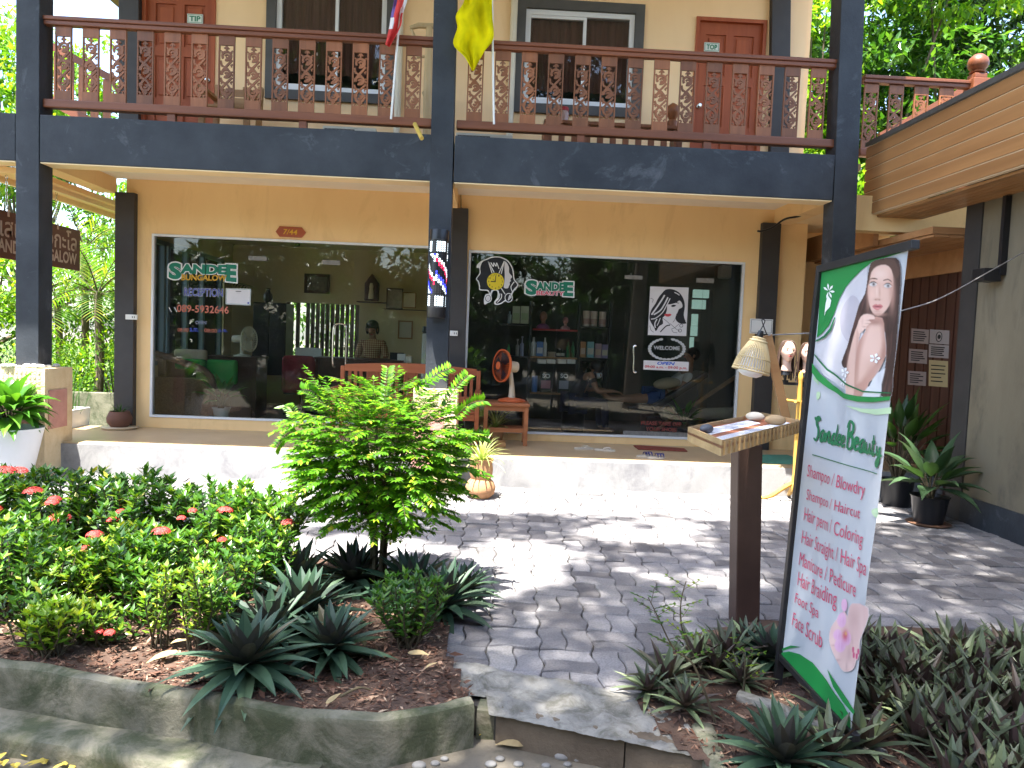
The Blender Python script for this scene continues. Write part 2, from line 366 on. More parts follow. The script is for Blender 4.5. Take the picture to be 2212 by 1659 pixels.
def pavers():
    mb = MB(); md = .275; A = rad(-2); ca, sa = math.cos(A), math.sin(A); amp = .017
    def tri(x): x = (x / md * 2) % 2; return (x if x < 1 else 2 - x) * 2 - 1
    def warp(x, y): return x + amp * tri(y + .04), y + amp * .8 * tri(x + .04)
    for i in range(-26, 34):
        for j in range(-24, 18):
            par = (i + j) % 2
            for k in (0, 1):
                r = (i*md, j*md + k*md/2, (i+1)*md, j*md + (k+1)*md/2) if par else (i*md + k*md/2, j*md, i*md + (k+1)*md/2, (j+1)*md)
                cx, cy = (r[0]+r[2])/2, (r[1]+r[3])/2; X = 5.0 + cx*ca - cy*sa; Y = -2.2 + cx*sa + cy*ca
                if X < -3 or X > 11.5 or Y > .32 or inside((X, Y), LB) or inside((X, Y), RB): continue
                if Y > -.2 and 3.9 < X < 4.8: continue
                fl = -4.47 - .36 * (X - 4.75) + .06 * noise.noise((X*3, 1, 0))
                if Y < fl or (X < 4.75 and Y < -4.3): continue
                n = 4; edge = []
                for a, b in (((r[0], r[1]), (r[2], r[1])), ((r[2], r[1]), (r[2], r[3])), ((r[2], r[3]), (r[0], r[3])), ((r[0], r[3]), (r[0], r[1]))):
                    for q in range(n): edge.append((a[0] + (b[0]-a[0])*q/n, a[1] + (b[1]-a[1])*q/n))
                dz = R.gauss(0, .0032) + .006*noise.noise((X*.9, Y*.9, 4)); tx, ty = R.gauss(0, .018), R.gauss(0, .018); rz = R.gauss(0, .006)
                def P(e, ins, z):
                    wx, wy = warp(*e); wcx, wcy = cx, cy
                    L = math.hypot(wx-wcx, wy-wcy); s_ = (L - ins) / L; dx, dy = (wx-wcx)*s_, (wy-wcy)*s_
                    dx, dy = dx - dy*rz, dy + dx*rz
                    x, y = wcx + dx, wcy + dy
                    return (5.0 + x*ca - y*sa, -2.2 + x*sa + y*ca, z + dz + dx*tx + dy*ty)
                b = len(mb.v); ne = len(edge)
                for ins, z in ((.0032, -.385), (.0032, -.3615), (.009, -.355)): mb.v += [P(e, ins, z) for e in edge]
                for l in (0, 1):
                    for q in range(ne): q2 = (q+1) % ne; mb.f.append((b+l*ne+q, b+l*ne+q2, b+(l+1)*ne+q2, b+(l+1)*ne+q)); mb.m.append(0)
                mb.f.append(tuple(b + 2*ne + q for q in range(ne))); mb.m.append(0)
    o = mb.build('courtyard_paving', M['paver']); o['kind'] = 'structure'
pavers()
# ---- cast concrete with an irregular top: a wall along a path
def lumpy_wall(name, path, z0, zt, width, m, label=None, cat=None, inward=1, rnd=.02, amp=.008, kind=None, step=.05):
    pts = []
    for a, b in zip(path[:-1], path[1:]):
        n = max(1, int((V(b) - V(a)).length / step)); pts += [V(a).lerp(V(b), i / n) for i in range(n)]
    pts.append(V(path[-1])); mb = MB(); prof = []
    for k in range(9): prof.append((0, z0 + (zt - rnd - z0) * k / 8))
    prof += [(rnd*.3, zt - rnd*.3), (rnd, zt), (width*.5, zt + .003), (width - rnd, zt), (width, zt - rnd), (width, z0)]
    n = len(prof)
    for i, p in enumerate(pts):
        tn = (pts[min(i+1, len(pts)-1)] - pts[max(i-1, 0)]).normalized(); nr = V((-tn.y, tn.x, 0)) * inward
        for d, z in prof:
            q = V((p.x, p.y, z)) + nr * d; s = noise.noise(q * 4) * amp + noise.noise(q * 17) * amp * .5
            mb.v.append(tuple(q - nr * s + V((0, 0, noise.noise(q * 5 + V((9, 0, 0))) * amp * (1 if d > 0 else .3)))))
    for i in range(len(pts) - 1):
        for k in range(n - 1): a = i*n + k; mb.f.append((a, a+n, a+n+1, a+1)); mb.m.append(0)
    for i in (0, len(pts)-1): mb.f.append(tuple(i*n + k for k in range(n))); mb.m.append(0)
    o = mb.build(name, m, smooth=True, fixn=True)
    if kind: o['kind'] = kind
    else: tag(o, label, cat)
    return o
zt = -.30
wp = WP
lumpy_wall('planter_wall', wp, -.62, zt, .09, M['concrete'], 'low mossy concrete planter wall in front of the red flowered hedge', 'wall', rnd=.025, amp=.012)
lp = [atz(u, v, -.50) for u, v in ((-260, 1535), (0, 1583), (130, 1607), (217, 1622), (300, 1641), (420, 1664), (640, 1712))]
lumpy_wall('concrete_ledge', lp, -.64, -.50, .30, M['concrete'], 'pale sunlit concrete footing along the base of the planter wall', 'ledge', rnd=.03, amp=.010)
# kerb step, upright stub and the apron behind it
kp = [atz(u, v, -.352) for u, v in ((1072, 1540), (1200, 1567), (1349, 1597), (1500, 1632), (1640, 1664))]
lumpy_wall('kerb_step', [kp[0], kp[1], kp[2]], -.62, -.352, .10, M['kerb_dark'], 'dark brown concrete kerb step at the end of the paved path', 'kerb', rnd=.012, amp=.004)
lumpy_wall('kerb_step', [kp[2] + V((.006, -.002, 0)), kp[3], kp[4]], -.62, -.349, .11, M['kerb_dark'], 'short mossy kerb block right of the long dark kerb step', 'kerb', rnd=.02, amp=.006)
sp = [atz(u, v, -.37) for u, v in ((1030, 1537), (1070, 1541))]
lumpy_wall('kerb_stub', sp, -.62, -.365, .12, M['concrete'], 'small rough upright concrete block between planter wall and kerb step', 'concrete block', rnd=.015, amp=.008, step=.02)
rp = [atz(u, v, -.33) for u, v in ((1492, 1560), (1512, 1600), (1530, 1650), (1545, 1700))]
lumpy_wall('bed_kerb', rp, -.62, -.33, .10, M['concrete'], 'low concrete kerb edging the mulch at the lower right', 'kerb', rnd=.02, amp=.008)
rk = [atz(u, v, -.335) for u, v in ((1590, 1510), (1660, 1532), (1790, 1590), (1900, 1640))]
lumpy_wall('bed_kerb', rk, -.5, -.312, .07, M['concrete_pale'], 'pale concrete strip running under the banner foot', 'kerb', rnd=.015, amp=.008)
def apron():
    mb = MB(); n = 110; rows = 26
    for i in range(n + 1):
        x = 4.68 + i * (1.1 / n); yb = -4.30 - .34*(x - 4.75) + .05*noise.noise((x*5, 0, 0)); yf = -4.875 - .372*(x - 4.97)
        if x < 4.93: yf = -4.70
        for j in range(rows + 1):
            y = yf + (yb - yf) * j / rows; z = -.3475 + .005*noise.noise((x*7, y*7, 0)) + .005*noise.noise((x*25, y*25, 5)) + .003*noise.noise((x*60, y*60, 1)) - (.02 if j == rows else .006 if j == rows-1 else 0)
            mb.v.append((x, y, z))
    for i in range(n):
        for j in range(rows): a = i*(rows+1)+j; mb.f.append((a, a+rows+1, a+rows+2, a+1)); mb.m.append(0)
    o = mb.build('cement_apron', M['concrete_pale'], smooth='all'); o['kind'] = 'structure'
apron()
def cobble_apron():
    mb = MB(); n = 40
    c = atz(1240, 1720, -.49)
    for i in range(n + 1):
        for j in range(n + 1):
            x = c.x + (i/n - .5) * 1.6; y = c.y + (j/n - .5) * .9; d = math.hypot((x-c.x)/.72, (y-c.y)/.5)
            mb.v.append((x, y, -.49 + .008*noise.noise((x*8, y*8, 2)) - .04*max(0, d - .8)))
    for i in range(n):
        for j in range(n): a = i*(n+1)+j; mb.f.append((a, a+n+1, a+n+2, a+1)); mb.m.append(0)
    o = mb.build('cobbled_path', M['street'], smooth='all'); o['kind'] = 'structure'
cobble_apron()

# =================================================================== MAIN BUILDING
XL0, XL1, XM0, XM1, XR0, XR1, DC = 0., .231, 4.222, 4.468, 8.4945, 8.7435, .25
ZBT, ZBB, ZC = 3.3576, 2.8803, 3.06
B = empty('guesthouse', (4.4, 1.6, ZG), 'two storey peach guesthouse with charcoal columns, carved balcony and glass shopfronts', 'building')
def wall_holes(mb, x0, x1, z0, z1, holes, y, th):
    xs = sorted({x0, x1, *[h[0] for h in holes], *[h[1] for h in holes]}); zs = sorted({z0, z1, *[h[2] for h in holes], *[h[3] for h in holes]})
    xs = [x for x in xs if x0 <= x <= x1]; zs = [z for z in zs if z0 <= z <= z1]
    def solid(i, j):
        if i < 0 or j < 0 or i >= len(xs)-1 or j >= len(zs)-1: return False
        cx, cz = (xs[i]+xs[i+1])/2, (zs[j]+zs[j+1])/2
        return not any(h[0] < cx < h[1] and h[2] < cz < h[3] for h in holes)
    for i in range(len(xs)-1):
        for j in range(len(zs)-1):
            if not solid(i, j): continue
            a, b, c, d = xs[i], xs[i+1], zs[j], zs[j+1]; e = y + th
            mb.add([(a,y,c),(b,y,c),(b,y,d),(a,y,d)], [(0,1,2,3)]); mb.add([(a,e,c),(b,e,c),(b,e,d),(a,e,d)], [(3,2,1,0)])
            if not solid(i-1, j): mb.add([(a,y,c),(a,y,d),(a,e,d),(a,e,c)], [(0,1,2,3)])
            if not solid(i+1, j): mb.add([(b,y,c),(b,e,c),(b,e,d),(b,y,d)], [(0,1,2,3)])
            if not solid(i, j-1): mb.add([(a,y,c),(a,e,c),(b,e,c),(b,y,c)], [(0,1,2,3)])
            if not solid(i, j+1): mb.add([(a,y,d),(b,y,d),(b,e,d),(a,e,d)], [(0,1,2,3)])
def column(name, x0t, x1t, x0b, x1b, y0, y1, zb, ztp, m):
    mb = MB()
    mb.add([(x0b,y0,zb),(x1b,y0,zb),(x1b,y1,zb),(x0b,y1,zb),(x0t,y0,ztp),(x1t,y0,ztp),(x1t,y1,ztp),(x0t,y1,ztp)],
           [(0,3,2,1),(4,5,6,7),(0,1,5,4),(1,2,6,5),(2,3,7,6),(3,0,4,7)])
    return mb.build(name, m, B, bevel=.006)
def xat(u, v, Y): return at(u, v, Y).x
RT = 6.35
# front columns (two storeys); a hair out of plumb as surveyed
def lean(u0, v0, u1, v1, Y, w, name, zb, ztp, m, dep=DC):
    a = at(u0, v0, Y); b = at(u1, v1, Y); k = (a.x - b.x) / (a.z - b.z); xt = a.x + k * (ztp - a.z); xb = b.x + k * (zb - b.z)
    return column(name, xt, xt + w, xb, xb + w, Y, Y + dep, zb, ztp, m)
lean(*F(59.6, 0), *F(58, 1300), 0, .232, 'column', ZG, RT, M['black_render'])
lean(*F(1627, 0), *F(1594, 1450), 0, .235, 'column', ZG, RT, M['black_render'])
lean(*F(3156, 0), *F(3118, 998), 0, .25, 'column', ZG, RT, M['black_render'])
# black beam with cream underside, running on past the left column
def beam(x0, x1, name='beam'):
    mb = MB(); mb.box((x0, .004, ZBB), (x1, DC - .004, ZBT)); return mb.build(name, M['black_render'], B, bevel=.010)
beam(.236, 4.222); beam(4.462, 8.495); beam(-4, -.004)
def cbox(name, a, b, m, bevel=0): return MB().box(a, b).build(name, m, B, bevel=bevel)
cbox('beam_underside', (.24, .012, ZBB-.012), (4.215, DC-.004, ZBB-.001), M['cream']); cbox('beam_underside', (4.47, .012, ZBB-.012), (8.49, DC-.004, ZBB-.001), M['cream'])
cbox('beam_underside', (-4, .012, ZBB-.012), (-.01, DC-.004, ZBB-.001), M['cream'])
for x0, x1 in ((.0, .22), (4.25, 4.45), (8.5, 8.72)):
    cbox('side_beam', (x0, DC + .002, ZBB - .005), (x1, YW - .002, ZC + .2), M['peach'])
cbox('porch_ceiling', (.222, DC, ZC), (4.248, YW, ZC + .1), M['white_ceil']); cbox('porch_ceiling', (4.452, DC, ZC), (8.498, YW, ZC + .1), M['white_ceil'])
cbox('balcony_slab', (-.3, DC + .002, ZC + .203), (8.9, YW, ZBT - .02), M['porch'])
# back columns, proud of the wall, both storeys
for (u0, v0, u1, v1) in ((431, 763, 426, 1563), (2860, 884, 2825, 1531)):
    lean(*F(u0, v0), *F(u1, v1), YW - .09, .235, 'back_column', ZP, ZBB + .0, M['black_back'], .2)
lean(*F(1695, 690), *F(1680, 1450), YW - .09, .21, 'back_column', ZP, ZBB, M['black_back'], .2)
for (u0, v0, u1, v1) in ((444, 0, 444, 430), (2896, 0, 2890, 560)):
    lean(*F(u0, v0), *F(u1, v1), YW - .09, .24, 'back_column', ZBT - .02, RT, M['black_back'], .2)
# porch
mbp = MB(); mbp.box((-.42, YE + .03, ZG), (10.4, YW, ZP)); mbp.build('porch_floor', M['porch'], B, bevel=.006)
def riser(x0, x1):
    mb = MB(); n = int((x1 - x0) / .06); zs = [ZG - .01, -.25, -.15, ZP - .012]
    for i in range(n + 1):
        for z in zs:
            x = x0 + (x1-x0)*i/n; mb.v.append((x, YE + .008*noise.noise((x*3, z*6, 0)), z + (.004*noise.noise((x*5, 3, 0)) if z > -.1 else 0)))
    L = len(zs)
    for i in range(n):
        for j in range(L - 1): a = i*L+j; mb.f.append((a, a+L, a+L+1, a+1)); mb.m.append(0)
    b = len(mb.v); mb.v += [(x0, YE+.03, ZG), (x0, YE+.03, ZP-.012), (x1, YE+.03, ZG), (x1, YE+.03, ZP-.012)]
    mb.f += [(0, L-1, b+1, b), (n*L, b+2, b+3, n*L+L-1), tuple(i*L+L-1 for i in range(n+1)) + (b+3, b+1)]; mb.m += [0]*3
    return mb.build('porch_riser', M['riser'], B, smooth=True)
riser(-.42, 10.4)
# ---- ground floor wall with the two shop openings
a = at(*F(565, 870), YW); b = at(*F(568, 1563), YW); WL = ((a.x + b.x)/2, 4.27, at(*F(568, 1563), YW).z, at(*F(1100, 900), YW).z)
c = at(*F(1759, 938), YW); d = at(*F(2789, 984), YW); e = at(*F(1987, 1627), YW); WR = (c.x, at(*F(2776, 1300), YW).x, e.z, (c.z + d.z)/2)
YB = 5.4
mb = MB(); wall_holes(mb, .34, 8.95, ZP, ZC + .2, [WL, WR], YW, .12); mb.build('shop_wall', M['peach'], B)
def frame(name, x0, x1, z0, z1, y0, y1, w, m, parent, bev=.003):
    mb = MB(); mb.box((x0, y0, z0), (x0+w, y1, z1)); mb.box((x1-w, y0, z0), (x1, y1, z1)); mb.box((x0+w, y0, z1-w), (x1-w, y1, z1)); mb.box((x0+w, y0, z0), (x1-w, y1, z0+w))
    return mb.build(name, m, parent)
frame('shopfront_frame', WL[0], WL[1], WL[2], WL[3], YW - .012, YW + .06, .028, M['white_alu'], B)
frame('shopfront_frame', WR[0], WR[1], WR[2], WR[3], YW - .012, YW + .06, .028, M['white_alu'], B)
# ---- rooms behind the glass
M['room_wall'] = mat('beige room paint', (.66, .56, .34), .8, .05, 2)
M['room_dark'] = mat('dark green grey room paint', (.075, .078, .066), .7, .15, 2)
M['room_floor'] = mat('brown room tile', (.24, .16, .11), .35, .2, 3)
M['blue_frame'] = mat('grey blue window aluminium', (.22, .30, .34), .4, .05)
cbox('room_floor', (.3, YW + .121, ZP - .1), (8.9, YB, ZP - .002), M['room_floor'])
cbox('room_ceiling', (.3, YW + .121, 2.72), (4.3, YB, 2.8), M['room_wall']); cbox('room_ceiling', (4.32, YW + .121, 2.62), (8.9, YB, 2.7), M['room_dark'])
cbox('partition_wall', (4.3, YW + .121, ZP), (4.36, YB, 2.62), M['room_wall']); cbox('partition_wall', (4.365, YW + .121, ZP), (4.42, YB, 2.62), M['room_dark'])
# reception: open window bays on the left, slatted opening at the back
mb = MB(); wall_holes(mb, -YB, -(YW+.121), ZP, 2.72, [(-5.0, -1.95, .72, 2.42)], 0, .1); 
mb.v = [(.42 - y, -x, z) for x, y, z in mb.v]; mb.build('side_wall', M['room_wall'], B)
mb = MB()
for y in (1.97, 2.65, 2.78, 3.45, 4.1, 4.9): mb.box((.33, y - .035, .72), (.415, y + .035, 2.42))
mb.box((.33, 1.95, .72), (.415, 5.0, .78)); mb.box((.33, 1.95, 2.36), (.415, 5.0, 2.42)); mb.build('side_window_frame', M['blue_frame'], B)
MB().box((.365, 1.96, .75), (.373, 4.95, 2.4)).build('side_window_pane', M['glass'], B)
sl = at(*z5(1160, 575), YB); sr = at(*z5(1640, 580), YB); sb = at(*z5(1160, 930), YB)
mb = MB(); wall_holes(mb, .3, 4.3, ZP, 2.72, [(sl.x, sr.x, .5, sl.z)], YB, .1); mb.build('back_wall', M['room_wall'], B)
mb = MB(); n = 15
for i in range(n):
    x = sl.x + (sr.x - sl.x) * (i + .5) / n
    if i in (1, 3): continue
    mb.box((x - .033, YB + .02, .5), (x + .033, YB + .06, sl.z))
mb.build('slat_screen', woodmat('grey brown screen slats', (.10, .075, .05), (.16, .12, .08), 2), B)
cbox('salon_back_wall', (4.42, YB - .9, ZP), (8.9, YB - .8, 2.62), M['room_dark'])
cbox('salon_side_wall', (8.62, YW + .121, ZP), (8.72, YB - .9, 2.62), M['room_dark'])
# ---- upper storey
def up_rect(u0, v0, u1, v1): return rect_px(u0, v0, u1, v1, YW)
TIP = (at(307, 120, YW).x, at(465, 120, YW).x, ZBT - .02, 5.40)
TOP = (at(1497, 180, YW).x, at(1649, 180, YW).x, ZBT - .02, at(1573, 40, YW).z)
UL = (at(575, 150, YW).x, at(854, 120, YW).x, at(700, 220, YW).z, 5.75); UR = (at(1112, 150, YW).x, at(1386, 150, YW).x, at(1250, 250, YW).z, at(1250, 5, YW).z)
mb = MB(); wall_holes(mb, .52, 8.78, ZBT - .02, RT, [TIP, TOP, UL, UR], YW, .12); mb.build('upper_wall', M['peach_up'], B)
cbox('upper_back_wall', (.52, YB, ZBT), (8.78, YB + .1, RT), M['peach_up']); cbox('upper_side_wall', (.42, YW + .121, ZBT), (.519, YB + .1, RT), M['peach_up'])
cbox('upper_side_wall', (8.781, YW + .121, ZBT), (8.88, YB + .1, RT), M['peach_up']); cbox('upper_floor', (.3, YW + .121, 2.82), (8.88, YB + .1, ZBT - .03), M['room_dark'])
# roof with a deep eave above the balcony
mb = MB(); mb.prism([(-1.2, -1.50, 6.33), (-1.2, -1.50, 6.20), (-1.2, 7.0, 6.35), (-1.2, 7.0, 8.2), (-1.2, 3.0, 8.3)], (10.25, 0, 0))
MB().box((-1.1, -1.45, 6.165), (9.0, YW, 6.195)).build('added_bounce_soffit', M['white_ceil'], B)  # unseen pale soffit, added to bounce light onto the upper wall
mb.build('roof', mat('brown roof sheeting', (.16, .09, .06), .7, .2, 4), B, fixn=True)
def door(h, knob_side, name):
    x0, x1, z0, z1 = h; g = .045
    d = MB(); d.box((x0 + g, YW + .05, z0), (x1 - g, YW + .085, z1 - g))
    o = d.build('door', M['doorwood'], B)
    f = MB(); f.box((x0, YW - .02, z0), (x0 + g, YW + .11, z1)); f.box((x1 - g, YW - .02, z0), (x1, YW + .11, z1)); f.box((x0 + g, YW - .02, z1 - g), (x1 - g, YW + .11, z1)); f.build('door_frame', M['doorwood'], o)
    # stiles, rails and raised panels: two columns by three
    p = MB(); W = x1 - x0 - 2*g; st = .10; pw = (W - 3*st) / 2; rows = [(.16, .62), (.74, 1.25), (1.37, 1.88)]
    xa = x0 + g
    for k in range(3): p.box((xa + k*(pw+st), YW + .03, z0), (xa + k*(pw+st) + st, YW + .05, z1 - g))
    zz = [0, .16, .62, .74, 1.25, 1.37, 1.88, z1 - g - z0]
    for k in range(2):
        for i in range(0, len(zz), 2): p.box((xa + st + k*(pw+st), YW + .031, z0 + zz[i]), (xa + st + pw + k*(pw+st), YW + .05, z0 + zz[i+1]))
    p.build('door_rails', M['doorwood'], o)
    q = MB()
    for k in range(2):
        for r0, r1 in rows: q.box((xa + st + .035 + k*(pw+st), YW + .036, z0 + r0 + .035), (xa + st + pw - .035 + k*(pw+st), YW + .05, z0 + r1 - .035))
    q.build('raised_panels', M['doorwood'], o, bevel=.012, seg=1)
    kx = x1 - g - .05 if knob_side > 0 else x0 + g + .05
    kb = MB(); kb.lathe([(.026, 0), (.026, .008), (.012, .012), (.012, .035), (.028, .045), (.03, .06), (.018, .072)], (kx, YW + .03, z0 + .98), 14, Matrix.Rotation(PI/2, 3, 'X')); kb.build('door_knob', M['chrome'], o, smooth=True)
    return o
M['green_ink'] = flat('green sign paint', (.02, .20, .10)); M['sign_face'] = flat('pale sign board', (.72, .76, .70))
def door_sign(rect, s, o):
    x0, x1, z0, z1 = rect; y = YW + .018
    MB().box((x0, y, z0), (x1, y + .012, z1)).build('name_plate', M['sign_face'], o, bevel=.002)
    frame('name_plate_border', x0 + .008, x1 - .008, z0 + .008, z1 - .008, y - .002, y + .004, .005, M['green_ink'], o)
    dx, dz = (x1-x0)*.16, (z1-z0)*.24; q = [V((x0+dx, y-.002, z1-dz)), V((x1-dx, y-.002, z1-dz)), V((x1-dx, y-.002, z0+dz)), V((x0+dx, y-.002, z0+dz))]
    text_on('name_lettering', s, q, M['green_ink'], o, bold=.035)
d1 = door(TIP, 1, 'TIP'); d2 = door(TOP, -1, 'TOP')
door_sign(rect_px(403, 28, 437, 50, YW), 'TIP', d1); door_sign(rect_px(1522, 90, 1555, 111, YW), 'TOP', d2)
def window(h, fr):
    x0, x1, z0, z1 = h; o = frame('window_surround', x0, x1, z0, z1, YW - .05, YW + .12, .115, M['grey_trim'], B)
    a0, a1, b0, b1 = x0 + .117, x1 - .117, z0 + .117, z1 - .117; 
    frame('window_frame', a0, a1, b0, b1, YW - .01, YW + .07, .062, M['white_alu'], o)
    c = (a0 + a1) / 2 + .06; s = MB(); s.box((c - .02, YW + .0, b0 + .062), (c + .02, YW + .05, b1 - .062))
    s.box((a0 + .064, YW + .0, b1 - .10), (c - .021, YW + .05, b1 - .063)); s.box((a0 + .064, YW, b0 + .063), (c - .021, YW + .05, b0 + .085)); s.build('window_sash', M['white_alu'], o)
    MB().box((a0 + .063, YW + .03, b0 + .063), (a1 - .063, YW + .036, b1 - .063)).build('window_pane', M['glass_up'], o)
    cm = MB(); n = 90; zb = b0 + (b1 - b0) * .18
    for i in range(n + 1):
        x = a0 + (a1 - a0) * i / n; y = YW + .13 + .02 * math.sin(i * .75) + .008 * math.sin(i * 1.9)
        cm.v += [(x, y, zb), (x, y, b1)]
    for i in range(n): cm.f.append((2*i, 2*i+2, 2*i+3, 2*i+1)); cm.m.append(0)
    cm.build('curtain', M['curtain'], o, smooth='all')
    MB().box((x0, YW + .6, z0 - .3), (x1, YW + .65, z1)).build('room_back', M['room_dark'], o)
window(UL, 1); window(UR, 1)
# pale downpipes
M['pipe'] = mat('cream plastic pipe', (.70, .64, .50), .5, .05)
for u, vb in ((1107, 300), (862, 292)):
    p = at(u, 120, YW - .07); MB().tube([(p.x, YW - .07, ZBT - .02), (p.x, YW - .07, RT - .1)], .042, 12).build('downpipe', M['pipe'], B, smooth=True)
# ---- left outer eave soffit beyond the left columns
MB().box((-.42, DC + .002, 2.80), (-.02, 9, 2.86)).build('side_eave', M['peach'], B)
mb = MB(); mb.box((-.47, DC + .002, 2.74), (-.421, 9, 2.92)); mb.box((-.16, DC + .002, 2.75), (-.11, 9, 2.799)); mb.build('eave_batten', M['cream'], B)
# ---- set-back wall right of the right column
cbox('set_back_wall', (8.96, 2.35, ZG), (10.4, 2.45, 3.2), M['peach']); cbox('set_back_beam', (8.75, DC, 2.62), (10.2, DC + .2, 3.0), M['peach'])
cbox('set_back_ceiling', (8.73, DC + .21, 2.9), (10.4, 2.35, 3.0), M['cream'])
# ---- carved tile plinths round the column feet
def plinth(x0, x1, y0, y1, zt_):
    mb = MB(); mb.box((x0, y0, ZG), (x1, y1, zt_)); q = mb
    p = MB(); h = (zt_ - ZG) / 5
    w_ = x1 - x0
    p.box((x0 + .0, y0 - .010, ZG + h), (x0 + w_*.70, y0 - .001, zt_ - h)); p.box((x1 + .001, y0 + .06, ZG + h*2.2), (x1 + .010, y1 - .12, zt_ - h)); pt_ = p   # carved relief of the yellow border tiles
    for i in range(int(w_ / .045)):
        for j in range(int((zt_ - ZG) / .05)):
            x = x0 + .025 + i*.045; z = ZG + .03 + j*.05
            if x > x1 - .02 or z > zt_ - .02: continue
            if x0 < x < x0 + w_*.70 and ZG + h < z < zt_ - h: continue
            q.box((x - .014, y0 - R.uniform(.003, .008), z - .016 * R.uniform(.4, 1)), (x + .012 * R.uniform(.3, 1), y0 + .001, z + .015))
    o = q.build('column_plinth', M['plinth'], B); pt_.build('red_tiles', M['plinth_red'], o)
    return o
pa = at(60, 797, -.12); pb = at(140, 800, -.12)
PL_L = (-.16, .37, -.12, .40, at(100, 797, -.12).z); plinth(*PL_L)
pa = at(893, 842, -.12); pb = at(988, 842, -.12); PL_M = (pa.x, pb.x, -.12, .36, at(940, 841, -.12).z); plinth(*PL_M)
# =================================================================== BALCONY
RY = .10
def baluster_mesh():
    mb = MB(); W = .166; h0, h1 = 3.535, 4.278; t = .024; k = .00167
    wt, wb = 4.278 - 60*k, 3.535 + 58*k   # carved window top and bottom
    mb.box((-W/2, -t/2, wt), (W/2, t/2, h1)); mb.box((-W/2, -t/2, h0), (W/2, t/2, wb))
    for s in (-1, 1): mb.box((s*W/2, -t/2, wb), (s*(W/2 - .014), t/2, wt))
    H = wt - wb; px = lambda x, y: V((x * k, 0, wt - y / 350 * H))
    def arc(cx, cy, r, a0, a1, n=14, spiral=0):
        return [px(cx + (r - spiral*i/n) * math.cos(rad(a0 + (a1-a0)*i/n)), cy - (r - spiral*i/n) * math.sin(rad(a0 + (a1-a0)*i/n))) for i in range(n + 1)]
    th = .015; nr = (0, 1, 0)
    def rb(p, w, o): mb.ribbon([q + V((0, o, 0)) for q in p], w * k * 1.42, nr, th)
    rb(arc(0, 68, 27, 215, -110, 18), 10, 0); rb(arc(4, 72, 14, 170, -150, 12, 6), 8, .001)
    rb([px(-38, 190), px(-14, 150), px(14, 118), px(34, 92)], 9, -.001); rb([px(-36, 100), px(-30, 130), px(6, 150), px(38, 196)], 8, .0005)
    rb(arc(-2, 182, 25, 200, -120, 18), 10, -.0015); rb(arc(2, 186, 12, 170, -150, 12, 5), 8, .0015)
    rb([px(-38, 292), px(-12, 258), px(12, 232), px(36, 205)], 9, .0008); rb([px(-36, 212), px(-26, 236), px(8, 256), px(38, 300)], 9, -.0007)
    rb(arc(0, 296, 26, 130, 420, 18), 10, .0012); rb(arc(3, 292, 12, 200, 480, 12, 5), 8, -.0012)
    for y0, s in ((14, 1), (338, -1)):
        rb([px(-14, y0 + 8*s), px(-6, y0 - 6*s), px(0, y0 + 14*s)], 7, .0003); rb([px(14, y0 + 8*s), px(6, y0 - 6*s), px(0, y0 + 14*s)], 7, -.0003); rb([px(0, y0 - 12*s), px(0, y0 + 26*s)], 7, .0018)
    for y in (34, 120, 168, 232, 276, 330):
        for s in (-1, 1): rb([px(s*38, y), px(s*26, y + 9), px(s*32, y + 18)], 6, .002*s*.3)
    me = mb.build('baluster', M['balwood'], None); d = me.data; bpy.data.objects.remove(me); return d
BAL = baluster_mesh()
def railing(name, xa, xb, centers, blocks, label, y=RY, z=0):
    r = empty(name, ((xa + xb)/2, y, ZBT + z), label, 'railing', 'carved wooden balcony railings')
    mb = MB(); mb.box((xa, y - .055, 4.325 + z), (xb, y + .055, 4.365 + z)); mb.box((xa, y - .04, 4.279 + z), (xb, y + .04, 4.3249 + z)); mb.build('top_rail', M['railwood'], r, bevel=.008)
    mb = MB(); mb.box((xa, y - .05, 3.445 + z), (xb, y + .05, 3.534 + z)); mb.build('bottom_rail', M['railwood'], r, bevel=.014)
    for x in blocks: MB().box((x - .04, y - .03, ZBT + .002 + z), (x + .04, y + .03, 3.444 + z)).build('rail_block', M['railwood'], r)
    for x in centers:
        o = bpy.data.objects.new('baluster', BAL); COL.objects.link(o); o.location = (x, y, z); o.parent = r; o.matrix_parent_inverse = wm(r).inverted()
    return r
cl = [xat(u, v, RY) for u, v in ((137.7, 130), (720, 190))]; cL = [cl[0] + (cl[1] - cl[0]) * i / 10 for i in range(14)]
cr_ = [xat(u, v, RY) for u, v in ((1026, 200), (1764, 225))]; cR = [cr_[0] + (cr_[1] - cr_[0]) * i / 13 for i in range(14)]
railing('balcony_railing', .235, 4.215, cL[:13] + [cL[13]], [xat(372, 250, RY), xat(655, 272, RY)], 'carved red brown balcony railing left of the flag column')
railing('balcony_railing', 4.47, 8.505, cR, [xat(1254, 300, RY), xat(1526, 318, RY)], 'carved red brown balcony railing right of the flag column')
